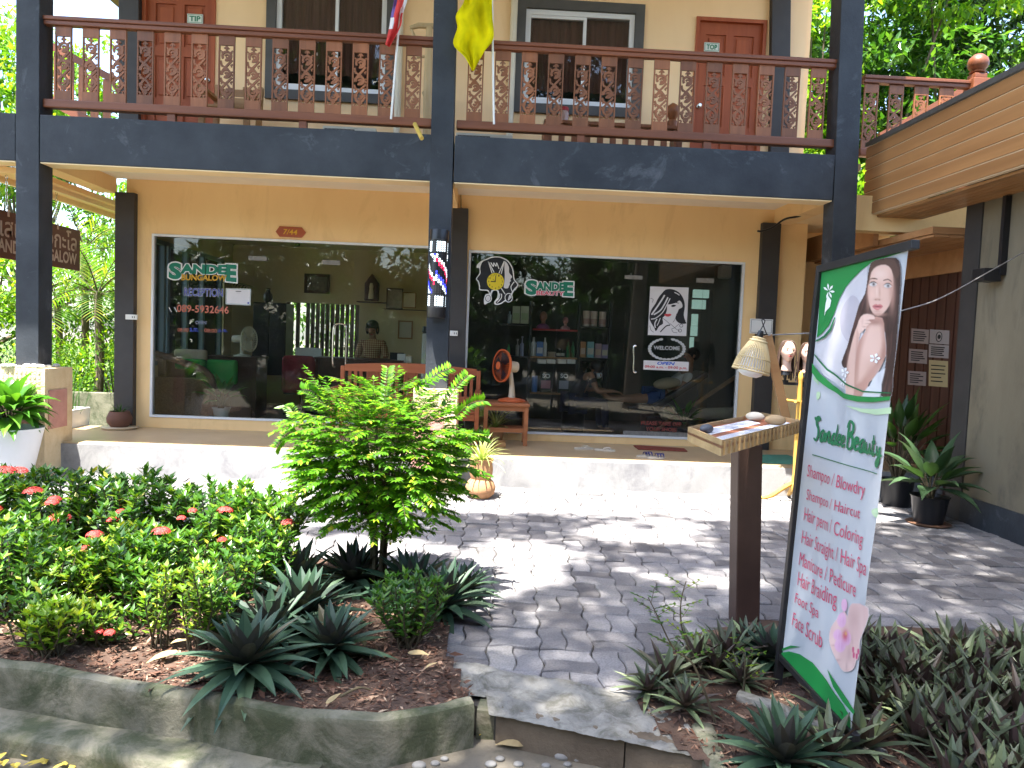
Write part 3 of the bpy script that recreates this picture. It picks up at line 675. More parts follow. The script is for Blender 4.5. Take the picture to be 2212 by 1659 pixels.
# short side railing beyond the right column
ry = .75; xs = [at(u, 230, ry).x for u in (1880, 1934, 1988, 2042)]; zt_ = at(1980, 170, ry).z
railing('side_railing', at(1862, 200, ry).x, at(2095, 200, ry).x, xs, [], 'short sunlit carved railing right of the balcony by the ball topped post', ry, zt_ - 4.365)
p = at(2112, 150, ry); nz = p.z - .12
nb = MB(); nb.box((p.x - .10, ry - .10, ZBT - .3), (p.x + .10, ry + .10, nz)); nb.box((p.x - .075, ry - .075, nz), (p.x + .075, ry + .075, nz + .06)); o = nb.build('newel_post', M['railwood'], None, bevel=.012)
tag(o, 'square wooden newel post with a ball finial above the plank eave', 'post')
fb = MB(); fb.lathe([(.05, .06), (.085, .075), (.09, .09), (.07, .10), (.105, .14), (.115, .19), (.10, .24), (.05, .285), (.001, .295)], (p.x, ry, nz), 20); fb.build('ball_finial', M['railwood'], o, smooth=True)
def stair_rail(label, a, b, n, yy):
    r = empty('stair_railing', (a.x, a.y, a.z - .8), label, 'railing'); mb = MB(); mb.bar(a, b, .07, .09); mb.build('handrail', M['railwood'], r)
    mb = MB(); mb.bar(a - V((0, 0, .72)), b - V((0, 0, .72)), .08, .12); mb.build('stringer', M['railwood'], r)
    for i in range(n):
        q = a.lerp(b, (i + .5) / n); MB().box((q.x - .05, q.y - .012, q.z - .68), (q.x + .05, q.y + .012, q.z - .04)).build('stair_baluster', M['balwood'], r)
stair_rail('dark stair railing sloping down behind the left end of the balcony', at(112, 100, 2.6), at(245, 172, 2.6), 5, 2.6)
stair_rail('red brown stair railing rising behind the short sunlit railing', at(1900, 295, 2.2), at(2090, 190, 2.2), 6, 2.2)
# air conditioner boxes on the balcony floor
M['ac'] = flat('cream air conditioner casing', (.66, .65, .58)); M['grille'] = flat('grey grille wire', (.30, .30, .28)); M['logo_blue'] = flat('blue badge', (.03, .05, .30))
def ac(u0, u1, v, label):
    yy = 1.0; x0 = at(u0, v, yy).x; x1 = at(u1, v, yy).x; zt_ = ZBT + .30
    o = MB().box((x0, yy, ZBT), (x1, yy + .30, zt_)).build('outdoor_air_conditioner', M['ac'], None, bevel=.01, origin=((x0+x1)/2, yy + .15, ZBT)); tag(o, label, 'air conditioner', 'outdoor air conditioners on the balcony')
    g = MB(); xm = x0 + (x1 - x0) * .6; g.box((x0 + .02, yy - .004, ZBT + .02), (xm, yy - .001, zt_ - .03), 0)
    n = 22
    for i in range(n): x = x0 + .025 + (xm - x0 - .03) * i / n; g.box((x, yy - .016, ZBT + .02), (x + .005, yy - .006, zt_ - .03), 1)
    g.build('grille', [M['black_plastic'], M['grille']], o)
    c = MB(); c.lathe([(.09, 0), (.09, .006)], ((xm + x1) / 2, yy - .001, zt_ - .17), 24, Matrix.Rotation(PI/2, 3, 'X')); c.build('round_badge', M['logo_blue'], o)
ac(697, 812, 270, 'cream outdoor air conditioner behind the left railing beside the flag column')
ac(985, 1108, 280, 'cream outdoor air conditioner behind the right railing beside the flag column')
# balcony furniture
M['palewood'] = woodmat('pale driftwood', (.50, .36, .18), (.62, .47, .27), 2, .6)
M['midwood'] = woodmat('honey coloured wood', (.30, .15, .06), (.42, .24, .10), 0, .5)
def seat_bench(u0, u1, v, yy, label, m):
    a = at(u0, v, yy); b = at(u1, v, yy); r = empty('balcony_bench', ((a.x+b.x)/2, yy, ZBT), label, 'bench')
    mb = MB()
    for i in range(4): mb.box((a.x, yy - .42 + i*.105, ZBT + .40), (b.x, yy - .33 + i*.105, ZBT + .43))
    mb.build('seat', m, r, bevel=.004); mb = MB()
    for i in range(3): z = ZBT + .50 + i*.11; mb.bar((a.x, yy + .04 + i*.03, z), (b.x, yy + .04 + i*.03, z), .02, .08)
    mb.build('backrest', m, r)
    for x in (a.x + .03, b.x - .03):
        MB().bar((x, yy + .02, ZBT), (x, yy + .12, ZBT + .80), .06, .06, (0, 1, 0)).build('leg', m, r); MB().box((x - .03, yy - .42, ZBT), (x + .03, yy - .36, ZBT + .6)).build('leg', m, r)
        MB().box((x - .035, yy - .44, ZBT + .601), (x + .035, yy + .06, ZBT + .63)).build('armrest', m, r)
seat_bench(458, 562, 220, 1.25, 'honey coloured wooden bench on the balcony beside the TIP door', M['midwood'])
# carved low table with a red lidded jar on it
a = at(1172, 270, 1.0); b = at(1462, 290, 1.0); zt_ = at(1300, 278, 1.0).z
r = empty('carved_bench', ((a.x + b.x)/2, 1.0, ZBT), 'low carved red brown wooden bench on the balcony under the right window', 'bench')
MB().box((a.x, .72, zt_ - .04), (b.x, 1.1, zt_)).build('seat', M['balwood'], r, bevel=.006)
mb = MB(); n = 11
for i in range(n): x = a.x + .06 + (b.x - a.x - .12) * i / (n-1); mb.box((x - .035, .74, ZBT + .06), (x + .035, .765, zt_ - .041))
mb.box((a.x + .02, .735, ZBT + .02), (b.x - .02, .77, ZBT + .059)); mb.build('slatted_apron', M['balwood'], r)
for x in (a.x + .03, b.x - .03): MB().box((x - .03, .725, ZBT), (x + .03, 1.09, zt_ - .041)).build('leg', M['balwood'], r)
x = b.x - .08; mb = MB(); mb.lathe([(.06, 0), (.06, .1), (.04, .12), (.05, .14), (.075, .19), (.08, .23), (.06, .28), (.02, .31)], (x, .92, zt_), 16); mb.build('turned_finial', M['balwood'], r, smooth=True)
p = at(1216, 280, .9); zb_ = zt_ + .001
o = MB().lathe([(.05, 0), (.06, .01), (.062, .12), (.05, .15)], (p.x, .9, zb_), 18).build('glass_jar', mat('cloudy jar plastic', (.5, .33, .28), .2, .1), None, smooth=True, origin=(p.x, .9, zb_)); tag(o, 'cloudy jar with a red lid on the carved balcony bench', 'jar')
MB().lathe([(.058, .15), (.058, .185), (.05, .19)], (p.x, .9, zb_), 18).build('lid', flat('red plastic lid', (.45, .03, .04)), o, smooth=True)
# driftwood coat rack
r = empty('coat_rack', at(920, 260, 1.35).to_tuple()[:2] + (ZBT,), 'pale driftwood rack standing behind the left railing by the column', 'rack')
T = lambda x, y: at(*z2(x, y), 1.35)
foot = T(560, 700); foot.z = ZBT
MB().tube([foot, T(560, 500), T(570, 180)], [.045, .05, .04], 9).build('post', M['palewood'], r, smooth=True)
MB().tube([T(445, 182), T(500, 165), T(600, 170), T(640, 190)], [.025, .035, .035, .025], 8).build('cross_arm', M['palewood'], r, smooth=True)
for pp in ([T(450, 185), T(470, 225), T(478, 260)], [T(540, 365), T(490, 372)], [T(545, 590), T(530, 600), T(548, 640)]): MB().tube(pp, .018, 7).build('peg', M['palewood'], r, smooth=True)
o = MB().tube([at(896, 268, -.02), at(911, 299, -.22)], .022, 12).build('bamboo_spout', flat('yellow bamboo', (.55, .38, .08)), None, smooth=True, origin=at(900, 275, -.02)); tag(o, 'short yellow bamboo tube poking out over the beam by the column', 'tube')
# ---- flags
M['flag_yellow'] = leafmat('yellow flag cloth', [(0, (.86, .78, .006)), (1, (.90, .84, .008))], .8, .45, (1.1, 1.1, .5), spec=.1)
M['flag_red'] = mat('red flag cloth', (.62, .05, .045), .8, .05); M['flag_white'] = mat('white flag cloth', (.75, .74, .76), .8, .03); M['flag_blue'] = mat('violet blue flag cloth', (.16, .11, .35), .8, .05)
def cloth(name, L, Rr, fold, colmat, mats, parent, yy, nr=26, nc=14):
    Lp = smooth_line([V((*q, 0)) for q in L], 8); Rp = smooth_line([V((*q, 0)) for q in Rr], 8); mb = MB()
    def samp(P, t): f = t * (len(P) - 1); i = min(int(f), len(P) - 2); return P[i].lerp(P[i+1], f - i)
    for i in range(nr + 1):
        t = i / nr; l = samp(Lp, t); r = samp(Rp, t)
        for j in range(nc + 1):
            s = j / nc; p = l.lerp(r, s); d = yy + fold(s, t); mb.v.append(tuple(at(*z2(p.x, p.y), d)))
    for i in range(nr):
        for j in range(nc): q = i*(nc+1)+j; mb.f.append((q, q+1, q+nc+2, q+nc+1)); mb.m.append(colmat((j+.5)/nc, (i+.5)/nr))
    o = mb.build(name, mats, parent, smooth='all'); m = o.modifiers.new('thick', 'SOLIDIFY'); m.thickness = .002; return o
fy = empty('yellow_flag', at(*z2(988, 800), -.06), 'plain yellow flag hanging limp on a white pole right of the column', 'flag')
MB().tube([at(*z2(975, -90), -.07), at(*z2(980, 255), -.07), at(*z2(989, 805), -.07)], .012, 10).build('pole', M['white_plastic'], fy, smooth=True)
cloth('cloth', [(800, -90), (795, 10), (742, 100), (752, 180), (725, 288), (800, 370), (847, 458)], [(975, -90), (977, 20), (980, 120), (985, 250), (930, 330), (890, 400), (857, 462)],
      lambda s, t: .05 * math.sin(s*9 + t*5) * (1 - .5*s) + .03 * math.sin(s*17 - t*9) - .02, lambda s, t: 0, [M['flag_yellow']], fy, -.10)
ft = empty('striped_flag', at(*z2(322, 770), -.06), 'drooping red white and blue striped flag on a white pole left of the column', 'flag')
MB().tube([at(*z2(405, -90), -.07), at(*z2(368, 220), -.07), at(*z2(322, 772), -.07)], .012, 10).build('pole', M['white_plastic'], ft, smooth=True)
def tcol(s, t):
    if t > .78: return 0
    if t > .55: return 1 if s < .3 else 0
    return 2 if s < .28 else (0 if s < .72 else (1 if t < .45 else 0))
cloth('cloth', [(345, -60), (340, 10), (322, 100), (310, 180), (285, 290)], [(430, -60), (425, 10), (395, 100), (385, 170), (312, 306)],
      lambda s, t: .04 * math.sin(s*8 + t*3) + .02 * math.sin(s*15 - t*6), tcol, [M['flag_red'], M['flag_white'], M['flag_blue']], ft, -.11, 22, 12)

# =================================================================== ON THE PORCH
# ---- LED barber pole on the middle column
bt = at(950, 497, -.11); bb_ = at(942, 687, -.11); rB = .098
bp = empty('barber_pole_light', bb_, 'lit LED barber pole with red, white and blue dots on the middle column', 'barber pole')
ax = (bt - bb_); HB = ax.length; ax.normalize(); Q = ax.to_track_quat('Z', 'Y').to_matrix()
def ring(prof, name, m): MB().lathe(prof, bb_, 32, Q).build(name, m, bp, smooth=True)
ring([(.001, 0), (rB*.97, 0), (rB, .01), (rB, HB*.12), (rB*.94, HB*.125)], 'bottom_cap', M['black_plastic'])
ring([(rB*.94, HB*.875), (rB, HB*.88), (rB, HB - .01), (rB*.97, HB), (.001, HB)], 'top_cap', M['black_plastic'])
ring([(rB*.9, HB*.125), (rB*.9, HB*.875)], 'tube', M['black_plastic'])
MB().obox((bt + bb_)/2 + V((.02, .085, 0)), .14, .05, HB*.96).build('wall_bracket', M['black_metal'], bp)
def led(n_, c, e):
    m, t, out = _new(n_); em = N(t, 'Emission'); em.inputs[0].default_value = (*c, 1); em.inputs[1].default_value = e; t.links.new(em.outputs[0], out.inputs[0]); return m
ledm = [led('white LED', (.75, .9, 1), 1.0), led('blue LED', (.05, .06, 1), .9), led('red LED', (1, .03, .10), .7), flat('unlit LED', (.06, .06, .07))]
mb = MB(); rows, z0_, z1_ = 31, HB*.145, HB*.855
for r_ in range(rows):
    z = z1_ - (z1_ - z0_) * r_ / (rows - 1)
    for c_ in range(22):
        th = rad(-96 + c_ * 360 / 22); col = c_ % 22; cc = c_ - .4
        k = 3
        if r_ < 5 or r_ > 25: k = 0 if (col % 11 < 4 or 7 <= col % 11 < 9) else 3
        elif r_ not in (5, 25):
            ph = (r_ - 1.43 * cc - 6.2) % 19.5
            k = 0 if ph < 2 else 2 if ph < 4 else 1 if 8 < ph < 10.3 else 0 if ph < 12.4 and ph > 10.3 else 3
        n = Q @ V((math.sin(th), -math.cos(th), 0)); c = bb_ + Q @ V((math.sin(th)*rB*.905, -math.cos(th)*rB*.905, z))
        t1 = n.cross(ax).normalized(); sz = .0100 if k != 3 else .004
        P = [c + (t1*math.cos(a) + ax*math.sin(a))*sz + n*.001 for a in [TAU*i/6 for i in range(6)]]; P2 = [c + (t1*math.cos(a) + ax*math.sin(a))*sz*.6 + n*.005 for a in [TAU*i/6 for i in range(6)]]
        mb.add(P + P2, [(6,7,8,9,10,11)] + [(i, (i+1) % 6, 6 + (i+1) % 6, 6 + i) for i in range(6)], k)
mb.build('led_display', ledm, bp, fixn=False)
# ---- house number
M['plaque'] = flat('orange brown plaque', (.36, .075, .02), .35); M['yellow_ink'] = flat('yellow paint', (.72, .42, .02))
pl = [at(*z4(x, y), YW - .016) for x, y in ((1587, 412), (1610, 381), (1738, 388), (1762, 418), (1738, 447), (1610, 442))]
o = MB().prism(pl, (0, .014, 0)).build('number_plaque', M['plaque'], None, fixn=True, bevel=.003, origin=pl[0]); tag(o, 'orange brown six sided house number plaque on the peach wall', 'plaque')
text_on('number', '7/44', [at(*z4(x, y), YW - .018) for x, y in ((1632, 397), (1712, 402), (1712, 432), (1632, 427))], M['yellow_ink'], o, bold=.01, shear=.15)
# ---- sockets, paper notice and cable
def plate(u0, v0, u1, v1, Y, label, name='wall_socket'):
    x0, x1, z0, z1 = rect_px(u0, v0, u1, v1, Y); o = MB().box((x0, Y - .03, z0), (x1, Y, z1)).build(name, M['white_plastic'], None, bevel=.005, origin=((x0+x1)/2, Y, z0)); tag(o, label, 'socket')
    xm = x1 - (x1-x0)*.3; zm = (z0+z1)/2; m = MB()
    for s in (-1, 1): m.box((xm + s*.012 - .004, Y - .032, zm - .012), (xm + s*.012 + .004, Y - .0295, zm + .012))
    m.build('socket_slots', M['black_plastic'], o)
plate(273, 679, 298, 691, YW - .095, 'white socket box on the back column left of the reception window'); plate(972, 714, 989, 726, YW - .095, 'white socket box on the back column behind the barber pole')
x0, x1, z0, z1 = rect_px(1620, 688, 1669, 722, YW - .10)
o = MB().box((x0, YW - .104, z0), (x1, YW - .094, z1)).build('notice_sheet', M['white_paint'], None, origin=((x0+x1)/2, YW - .1, z0)); tag(o, 'small white notice sheet on the column behind the bamboo lamp', 'notice')
frame('notice_border', x0 + .012, x1 - .012, z0 + .012, z1 - .012, YW - .107, YW - .1045, .004, M['grey_trim'], o)
pts = smooth_line([at(*z7(x, y), 1.0) for x, y in ((358, 212), (380, 212), (430, 195), (490, 155), (560, 140), (620, 110), (670, 85), (712, 78))], 6)
o = MB().tube(pts, .012, 8).build('black_cable', M['black_plastic'], None, smooth=True, origin=pts[0]); tag(o, 'loose black cable sagging under the porch ceiling at the right', 'cable')
for u0, v0, v1, lab in ((289, 440, 900, 'thin dark light cord down the edge of the left back column'), (996, 410, 780, 'thin dark light cord down the back column behind the barber pole')):
    Yc = YW - .02; mb = MB(); pts = [at(u0 - (v - v0) * .003, v, Yc) for v in range(v0, v1, 12)]; pts = [p + V((R.uniform(-.003, .003), 0, 0)) for p in pts]; mb.tube(pts, .004, 5)
    o = mb.build('light_cord', M['black_plastic'], None, origin=pts[0]); tag(o, lab, 'cord'); mb = MB()
    for p in pts[::3]: mb.ball(p + V((.008, -.004, 0)), .007, n=6, m=4)
    mb.build('light_bulbs', M['white_plastic'], o)
# ---- carved bench
M['bench'] = woodmat('orange brown garden bench wood', (.27, .072, .026), (.36, .11, .042), 0, .5)
BY = 1.36; bx0, bx1 = at(734, 860, BY).x, at(1036, 870, BY).x; bn = empty('garden_bench', ((bx0+bx1)/2, BY, ZP), 'orange brown carved wooden bench behind the middle column', 'bench')
zt0 = at(885, 786, BY).z - .015; zs = ZP + .42
mb = MB(); n = 24
for i in range(n + 1):
    s = i / n; x = bx0 + .05 + (bx1 - bx0 - .1) * s; h = .04 * math.sin(PI * s)
    mb.v += [(x, BY, zt0 - .10), (x, BY, zt0 + h - .02), (x, BY + .035, zt0 + h - .02), (x, BY + .035, zt0 - .10)]
for i in range(n):
    for k in range(4): a_ = i*4 + k; b_ = i*4 + (k+1) % 4; mb.f.append((a_, a_+4, b_+4, b_)); mb.m.append(0)
mb.f += [(0, 1, 2, 3), (n*4+3, n*4+2, n*4+1, n*4)]; mb.m += [0, 0]
mb.build('crest_rail', M['bench'], bn, fixn=True)
MB().box((bx0 + .05, BY, zs + .06), (bx1 - .05, BY + .035, zs + .14)).build('lower_rail', M['bench'], bn, bevel=.004)
for x in (bx0, bx1 - .05): MB().box((x, BY - .005, ZP), (x + .05, BY + .045, zt0 - .04)).build('rear_leg', M['bench'], bn, bevel=.004); MB().box((x, BY - .56, ZP), (x + .05, BY - .51, zs + .20)).build('front_leg', M['bench'], bn, bevel=.004); MB().box((x - .01, BY - .58, zs + .201), (x + .065, BY - .007, zs + .235)).build('armrest', M['bench'], bn, bevel=.008)
w_ = bx1 - bx0; zlo, zhi = zs + .14, zt0 - .10
def fx(s): return bx0 + w_ * s
pan = [(fx(.185), fx(.285)), (fx(.45), fx(.55)), (fx(.715), fx(.815))]
for a_, b_ in pan:
    mb = MB(); mb.box((a_, BY + .016, zlo), (b_, BY + .022, zhi)); zz = zhi - zlo; c = (a_ + b_)/2
    for k in range(5):
        z = zlo + zz*(k + .5)/5
        for s in (-1, 1): mb.ribbon([V((c + s*.012, BY + .012, z - .045)), V((c + s*.05, BY + .012, z - .02)), V((c + s*.045, BY + .012, z + .02)), V((c + s*.01, BY + .012, z + .012))], .012, (0, 1, 0), .012)
        mb.ribbon([V((c - .02, BY + .012, z + .04)), V((c, BY + .012, z + .055)), V((c + .02, BY + .012, z + .04))], .01, (0, 1, 0), .013)
    for x in (a_, b_ - .015): mb.box((x, BY + .003, zlo + .001), (x + .015, BY + .03, zhi - .001))
    mb.build('carved_panel', M['bench'], bn)
for s in (.055, .095, .135, .31, .35, .39, .60, .64, .68, .845, .885, .925): MB().box((fx(s) - .002, BY + .006, zlo), (fx(s) + .038, BY + .028, zhi)).build('back_slat', M['bench'], bn, bevel=.002)
for i in range(5): MB().box((bx0 + .01, BY - .52 + i*.105, zs - .025), (bx1 - .01, BY - .43 + i*.105, zs)).build('seat_slat', M['bench'], bn, bevel=.004)
MB().box((bx0 + .051, BY - .55, zs - .10), (bx1 - .051, BY - .525, zs - .026)).build('seat_apron', M['bench'], bn, bevel=.003)
# ---- side table and orange fan on it
tf = atz(1135, 964, ZP); TY = tf.y; tx0 = at(1045, 875, TY).x; tx1 = at(1143, 878, TY).x; tz = at(1095, 870, TY).z
tb = empty('side_table', ((tx0+tx1)/2, TY + .2, ZP), 'small orange brown wooden table right of the bench, under the fan', 'table')
M['table'] = woodmat('red brown stool wood', (.29, .10, .04), (.38, .15, .06), 0, .5)
MB().box((tx0 - .01, TY - .03, tz - .045), (tx1 + .01, TY + .42, tz)).build('table_top', M['table'], tb, bevel=.014)
for x in (tx0 + .005, tx1 - .055):
    for y in (TY, TY + .34): MB().box((x, y, ZP), (x + .05, y + .05, tz - .046)).build('leg', M['table'], tb, bevel=.003)
MB().box((tx0 + .055, TY + .005, tz - .10), (tx1 - .055, TY + .03, tz - .046)).build('apron', M['table'], tb); MB().box((tx0 + .055, TY + .01, ZP + .16), (tx1 - .055, TY + .035, ZP + .21)).build('stretcher', M['table'], tb); MB().box((tx0 + .055, TY + .36, ZP + .16), (tx1 - .055, TY + .385, ZP + .21)).build('stretcher', M['table'], tb)
M['orange'] = flat('orange plastic', (.55, .11, .03), .35); M['cream_pl'] = flat('aged cream plastic', (.55, .46, .33), .4)
FY = TY + .18; fc = at(1105, 873, FY); fn = empty('table_fan', (fc.x, FY, tz), 'orange rimmed table fan facing left on the small wooden table', 'fan')
MB().lathe([(.001, 0), (.17, 0), (.175, .012), (.16, .03), (.06, .05), (.04, .055)], (fc.x, FY, tz + .001), 24, None, 0, 1, .8).build('base', M['orange'], fn, smooth=True)
top = at(1104, 792, FY); MB().tube([(fc.x, FY, tz + .05), (fc.x - .005, FY, tz + .2), (top.x - .01, FY, top.z - .03)], [.045, .03, .026], 12).build('column', M['cream_pl'], fn, smooth=True)
hd = V((-.86, -.50, .06)).normalized(); QF = hd.to_track_quat('Z', 'Y').to_matrix()
MB().lathe([(.03, -.09), (.065, -.08), (.07, -.02), (.06, .07), (.03, .08)], top, 18, QF).build('motor_housing', M['cream_pl'], fn, smooth=True)
hc = top + hd * .13
rr = .195; MB().lathe([(rr - .006, -.014), (rr + .006, -.014), (rr + .008, .016), (rr - .006, .016), (rr - .006, -.014)], hc, 40, QF).build('rim', M['orange'], fn, smooth=True)
mb = MB()
for i in range(44):
    a_ = TAU * i / 44; e1 = QF @ V((math.cos(a_), math.sin(a_), 0))
    mb.tube([hc + e1*.04 + hd*.055, hc + e1*.12 + hd*.05, hc + e1*rr], .0022, 4, False); mb.tube([hc + e1*.04 - hd*.07, hc + e1*.13 - hd*.06, hc + e1*rr], .0022, 4, False)
mb.build('wire_cage', M['black_plastic'], fn)
MB().lathe([(.05, .052), (.048, .064), (.02, .068)], hc, 20, QF).build('hub', M['orange'], fn, smooth=True)
mb = MB()
for k in range(3):
    for i in range(8):
        a_ = TAU*k/3 + i*.19; a2 = a_ + .19; f0, f1 = (i/8 - .5)*.05, ((i+1)/8 - .5)*.05
        P = [hc + QF @ V((math.cos(q)*r_, math.sin(q)*r_, z_)) for q, r_, z_ in ((a_, .04, f0), (a_, .165, f0), (a2, .165, f1), (a2, .04, f1))]; mb.add(P, [(0, 1, 2, 3)])
mb.build('blades', mat('dark smoky fan blades', (.035, .012, .016), .3, .1), fn)
# ---- mats and footwear
def mat_px(name, pts, m, label, cat, z=ZP, th=.012):
    P = [atz(u, v, z + .002) for u, v in pts]; o = MB().prism(P, (0, 0, th)).build(name, m, None, bevel=.003, fixn=True, origin=P[0]); return tag(o, label, cat)
mat_px('door_mat', [z6(1270, 1508), z6(1312, 1508), z6(1600, 1528), z6(1622, 1546), z6(1300, 1531)], mat('maroon coir', (.20, .045, .03), .95, .3, 40, .8, 90), 'maroon door mat in front of the salon door', 'mat')
mat_px('floor_mat', [(1638, 984), (1700, 984), (1725, 992), (1722, 1004), (1640, 1000)], mat('sea green rubber mat', (.06, .22, .17), .9, .2, 30, .5, 90), 'sea green floor mat at the right end of the porch', 'mat')
def slipper(u, v, ang, msole, mstrap, label, kind, L=.25):
    p = atz(u, v, ZP); rot = Matrix.Rotation(ang, 3, 'Z'); o_ = []
    for i in range(20):
        a_ = TAU * i / 20; x = math.cos(a_) * L/2; y = math.sin(a_) * (.044 + .008*math.cos(a_)) ; o_.append(V((p.x, p.y, ZP + .001)) + rot @ V((x, y, 0)))
    o = MB().prism(o_, (0, 0, .022)).build(kind, msole, None, bevel=.004, fixn=True, origin=(p.x, p.y, ZP)); tag(o, label, 'sandal')
    mb = MB(); P = lambda x, y, z: V((p.x, p.y, ZP + .023)) + rot @ V((x, y, z))
    if kind == 'flip_flop':
        for s in (-1, 1): mb.tube(smooth_line([P(.075, 0, 0), P(.05, s*.018, .02), P(0, s*.042, .012), P(-.02, s*.046, -.006)], 5), .0055, 7)
    else:
        n = 8
        for j in range(3):
            arch = [P(.0 + j*.035, math.cos(PI*i/n)*.047, .045*math.sin(PI*i/n) - .006) for i in range(n + 1)]; mb.ribbon(arch, .026, rot @ V((0, 0, 1)), .004)
    mb.build('strap', mstrap, o)
wht = flat('dirty white rubber', (.55, .50, .42)); blu = flat('navy strap', (.03, .04, .16))
slipper(*z6(950, 1530), .15, wht, wht, 'white flip flop on the porch, the left one of the white pair', 'flip_flop'); slipper(*z6(1085, 1540), -.2, wht, wht, 'white flip flop on the porch, the right one of the white pair', 'flip_flop')
slipper(*z6(1345, 1580), .35, wht, blu, 'left one of the pair of navy strapped sandals near the step', 'sandal', .22); slipper(*z6(1420, 1590), .2, wht, blu, 'right one of the pair of navy strapped sandals near the step', 'sandal', .22)
o = MB().box((xat(1072, 928, 1.05), .95, ZP), (xat(1072, 928, 1.05) + .12, 1.2, ZP + .06)).build('shoe_brush', M['midwood'], None, bevel=.01, origin=(xat(1072, 928, 1.05), 1.05, ZP)); tag(o, 'small wooden block lying under the side table', 'block')
# ---- pebbles on the left plinth
M['pebble'] = mat('white river pebble', (.66, .63, .58), .7, .15, 9, .2, 40)
for i in range(16):
    a_ = i * 2.4; x = -.10 + .42 * ((i * .618) % 1); y = -.09 + (.0 if i % 3 else .06) + .02*math.sin(a_)
    s = R.uniform(.03, .055)
    if i >= 11: x = .27 + .02*math.sin(a_); y = -.06 + (i - 11) * .09
    o = MB().ball((0, 0, 0), s, s*.75, s*.42, 10, 7, Matrix.Rotation(a_, 3, 'Z')).build('pebble', M['pebble'], None, smooth='all'); o.location = (x, y, PL_L[4] + s*.40); tag(o, 'white pebble on top of the left tiled plinth', 'pebble', 'white pebbles on the left plinth')

# =================================================================== MENU STAND WITH LAMP
M['post_brown'] = mat('dark brown painted wood', (.058, .030, .022), .45, .15, 6, .15, 30); M['tray'] = woodmat('tan bamboo tray', (.30, .19, .085), (.42, .29, .14), 0, .55)
M['redwood'] = woodmat('red brown tray floor', (.22, .07, .035), (.30, .11, .06), 0, .45)
pbase = atz(1611, 1352, ZG); PY_ = pbase.y; pt = at(1617, 968, PY_); ms = empty('menu_stand', (pbase.x, PY_ + .07, ZG), 'dark brown menu stand post with a slanted bamboo tray and lamp arm', 'menu stand')
k = (pt.x - pbase.x) / (pt.z - ZG); zt_ = at(1617, 962, PY_).z
mb = MB(); X0 = at(1590, 1345, PY_).x; X1 = at(1642, 1345, PY_).x
for z in (ZG - .05, zt_): d_ = k * (z - ZG); mb.v += [(X0 + d_, PY_, z), (X1 + d_, PY_, z), (X1 + d_, PY_ + .14, z), (X0 + d_, PY_ + .14, z)]
mb.f = [(0,3,2,1), (4,5,6,7), (0,1,5,4), (1,2,6,5), (2,3,7,6), (3,0,4,7)]; mb.m = [0]*6; mb.build('post', M['post_brown'], ms, bevel=.008)
ztr = .885; C4 = [atz(u, v, ztr) for u, v in ((1486, 922), (1645, 891), (1733, 908), (1559, 951))]   # left, back, right, front
dn = V((0, 0, -.034)); MB().prism([c + dn for c in C4], (0, 0, .012)).build('tray_floor', M['redwood'], ms, fixn=True)
cen = sum(C4, V()) / 4
for i in range(4):
    a_, b_ = C4[i], C4[(i+1) % 4]; ina = (cen - a_).normalized()*.018; inb = (cen - b_).normalized()*.018
    mb = MB().prism([a_, b_, b_ + inb, a_ + ina], (0, 0, -.066))
    if i != 2: mb.build('tray_side', M['tray'], ms, fixn=True)
    else: mbf = mb
mb = mbf; a_, b_ = C4[3], C4[2]; nrm = (b_ - a_).cross(V((0, 0, 1))).normalized()
if nrm.dot(CAM - a_) < 0: nrm = -nrm
for i in range(20): q = a_.lerp(b_, (i + .5)/20); mb.obox(q + nrm*.004 + V((0, 0, -.034)), .012, .008, .055, Matrix(((b_ - a_).normalized(), nrm, V((0, 0, 1)))).transposed())
mb.build('tray_side', M['tray'], ms, fixn=True)
def tr(s, t_, z): # s along left->back edge, t along left->front
    a_ = C4[0].lerp(C4[1], s); b_ = C4[3].lerp(C4[2], s); q = a_.lerp(b_, t_); q.z = z; return q
zf = ztr - .0215
M['paper'] = flat('white paper', (.75, .75, .78), .7)
def paper(s0, s1, t0, t1, label):
    P = [tr(s0, t0, zf), tr(s1, t0, zf), tr(s1, t1, zf), tr(s0, t1, zf)]; o = MB().prism(P, (0, 0, .002)).build('menu_sheet', M['paper'], None, fixn=True, origin=P[0]); tag(o, label, 'paper sheet')
    mb = MB()
    for i in range(9):
        t2 = t0 + (t1 - t0)*(i + .8)/10.5; b2 = t2 + (t1-t0)*.025
        P = [tr(s0 + .03, t2, zf + .0032), tr(s0 + (s1-s0)*R.uniform(.55, .9), t2, zf + .0032), tr(s0 + (s1-s0)*R.uniform(.55, .9), b2, zf + .0032), tr(s0 + .03, b2, zf + .0032)]; mb.add(P, [(0, 1, 2, 3)])
    mb.build('printed_lines', flat('grey print', (.25, .25, .32)), o)
paper(.10, .72, .10, .44, 'white price sheet in the tray, the one farther from the front edge'); paper(.06, .95, .62, .92, 'white price sheet in the tray, along the ribbed front edge')
def stone(s, t_, r_, m, label):
    q = tr(s, t_, zf); o = MB().ball((0, 0, 0), r_*1.2, r_*.8, r_*.62, 14, 9, Matrix.Rotation(.5 + s*3, 3, 'Z')).build('stone', m, None, smooth='all'); o.location = q + V((0, 0, r_*.58)); tag(o, label, 'stone')
stone(.10, .30, .035, mat('dark slate pebble', (.08, .085, .10), .5, .2, 12), 'dark slate grey stone holding down paper in the tray'); stone(.76, .22, .042, mat('pale stone', (.60, .52, .40), .6, .15, 9), 'pale cream stone in the tray near its back corner'); stone(.78, .70, .046, mat('tan striped stone', (.36, .24, .12), .55, .35, 5, stretch=(1, 4, 1)), 'tan banded stone near the front edge of the tray')
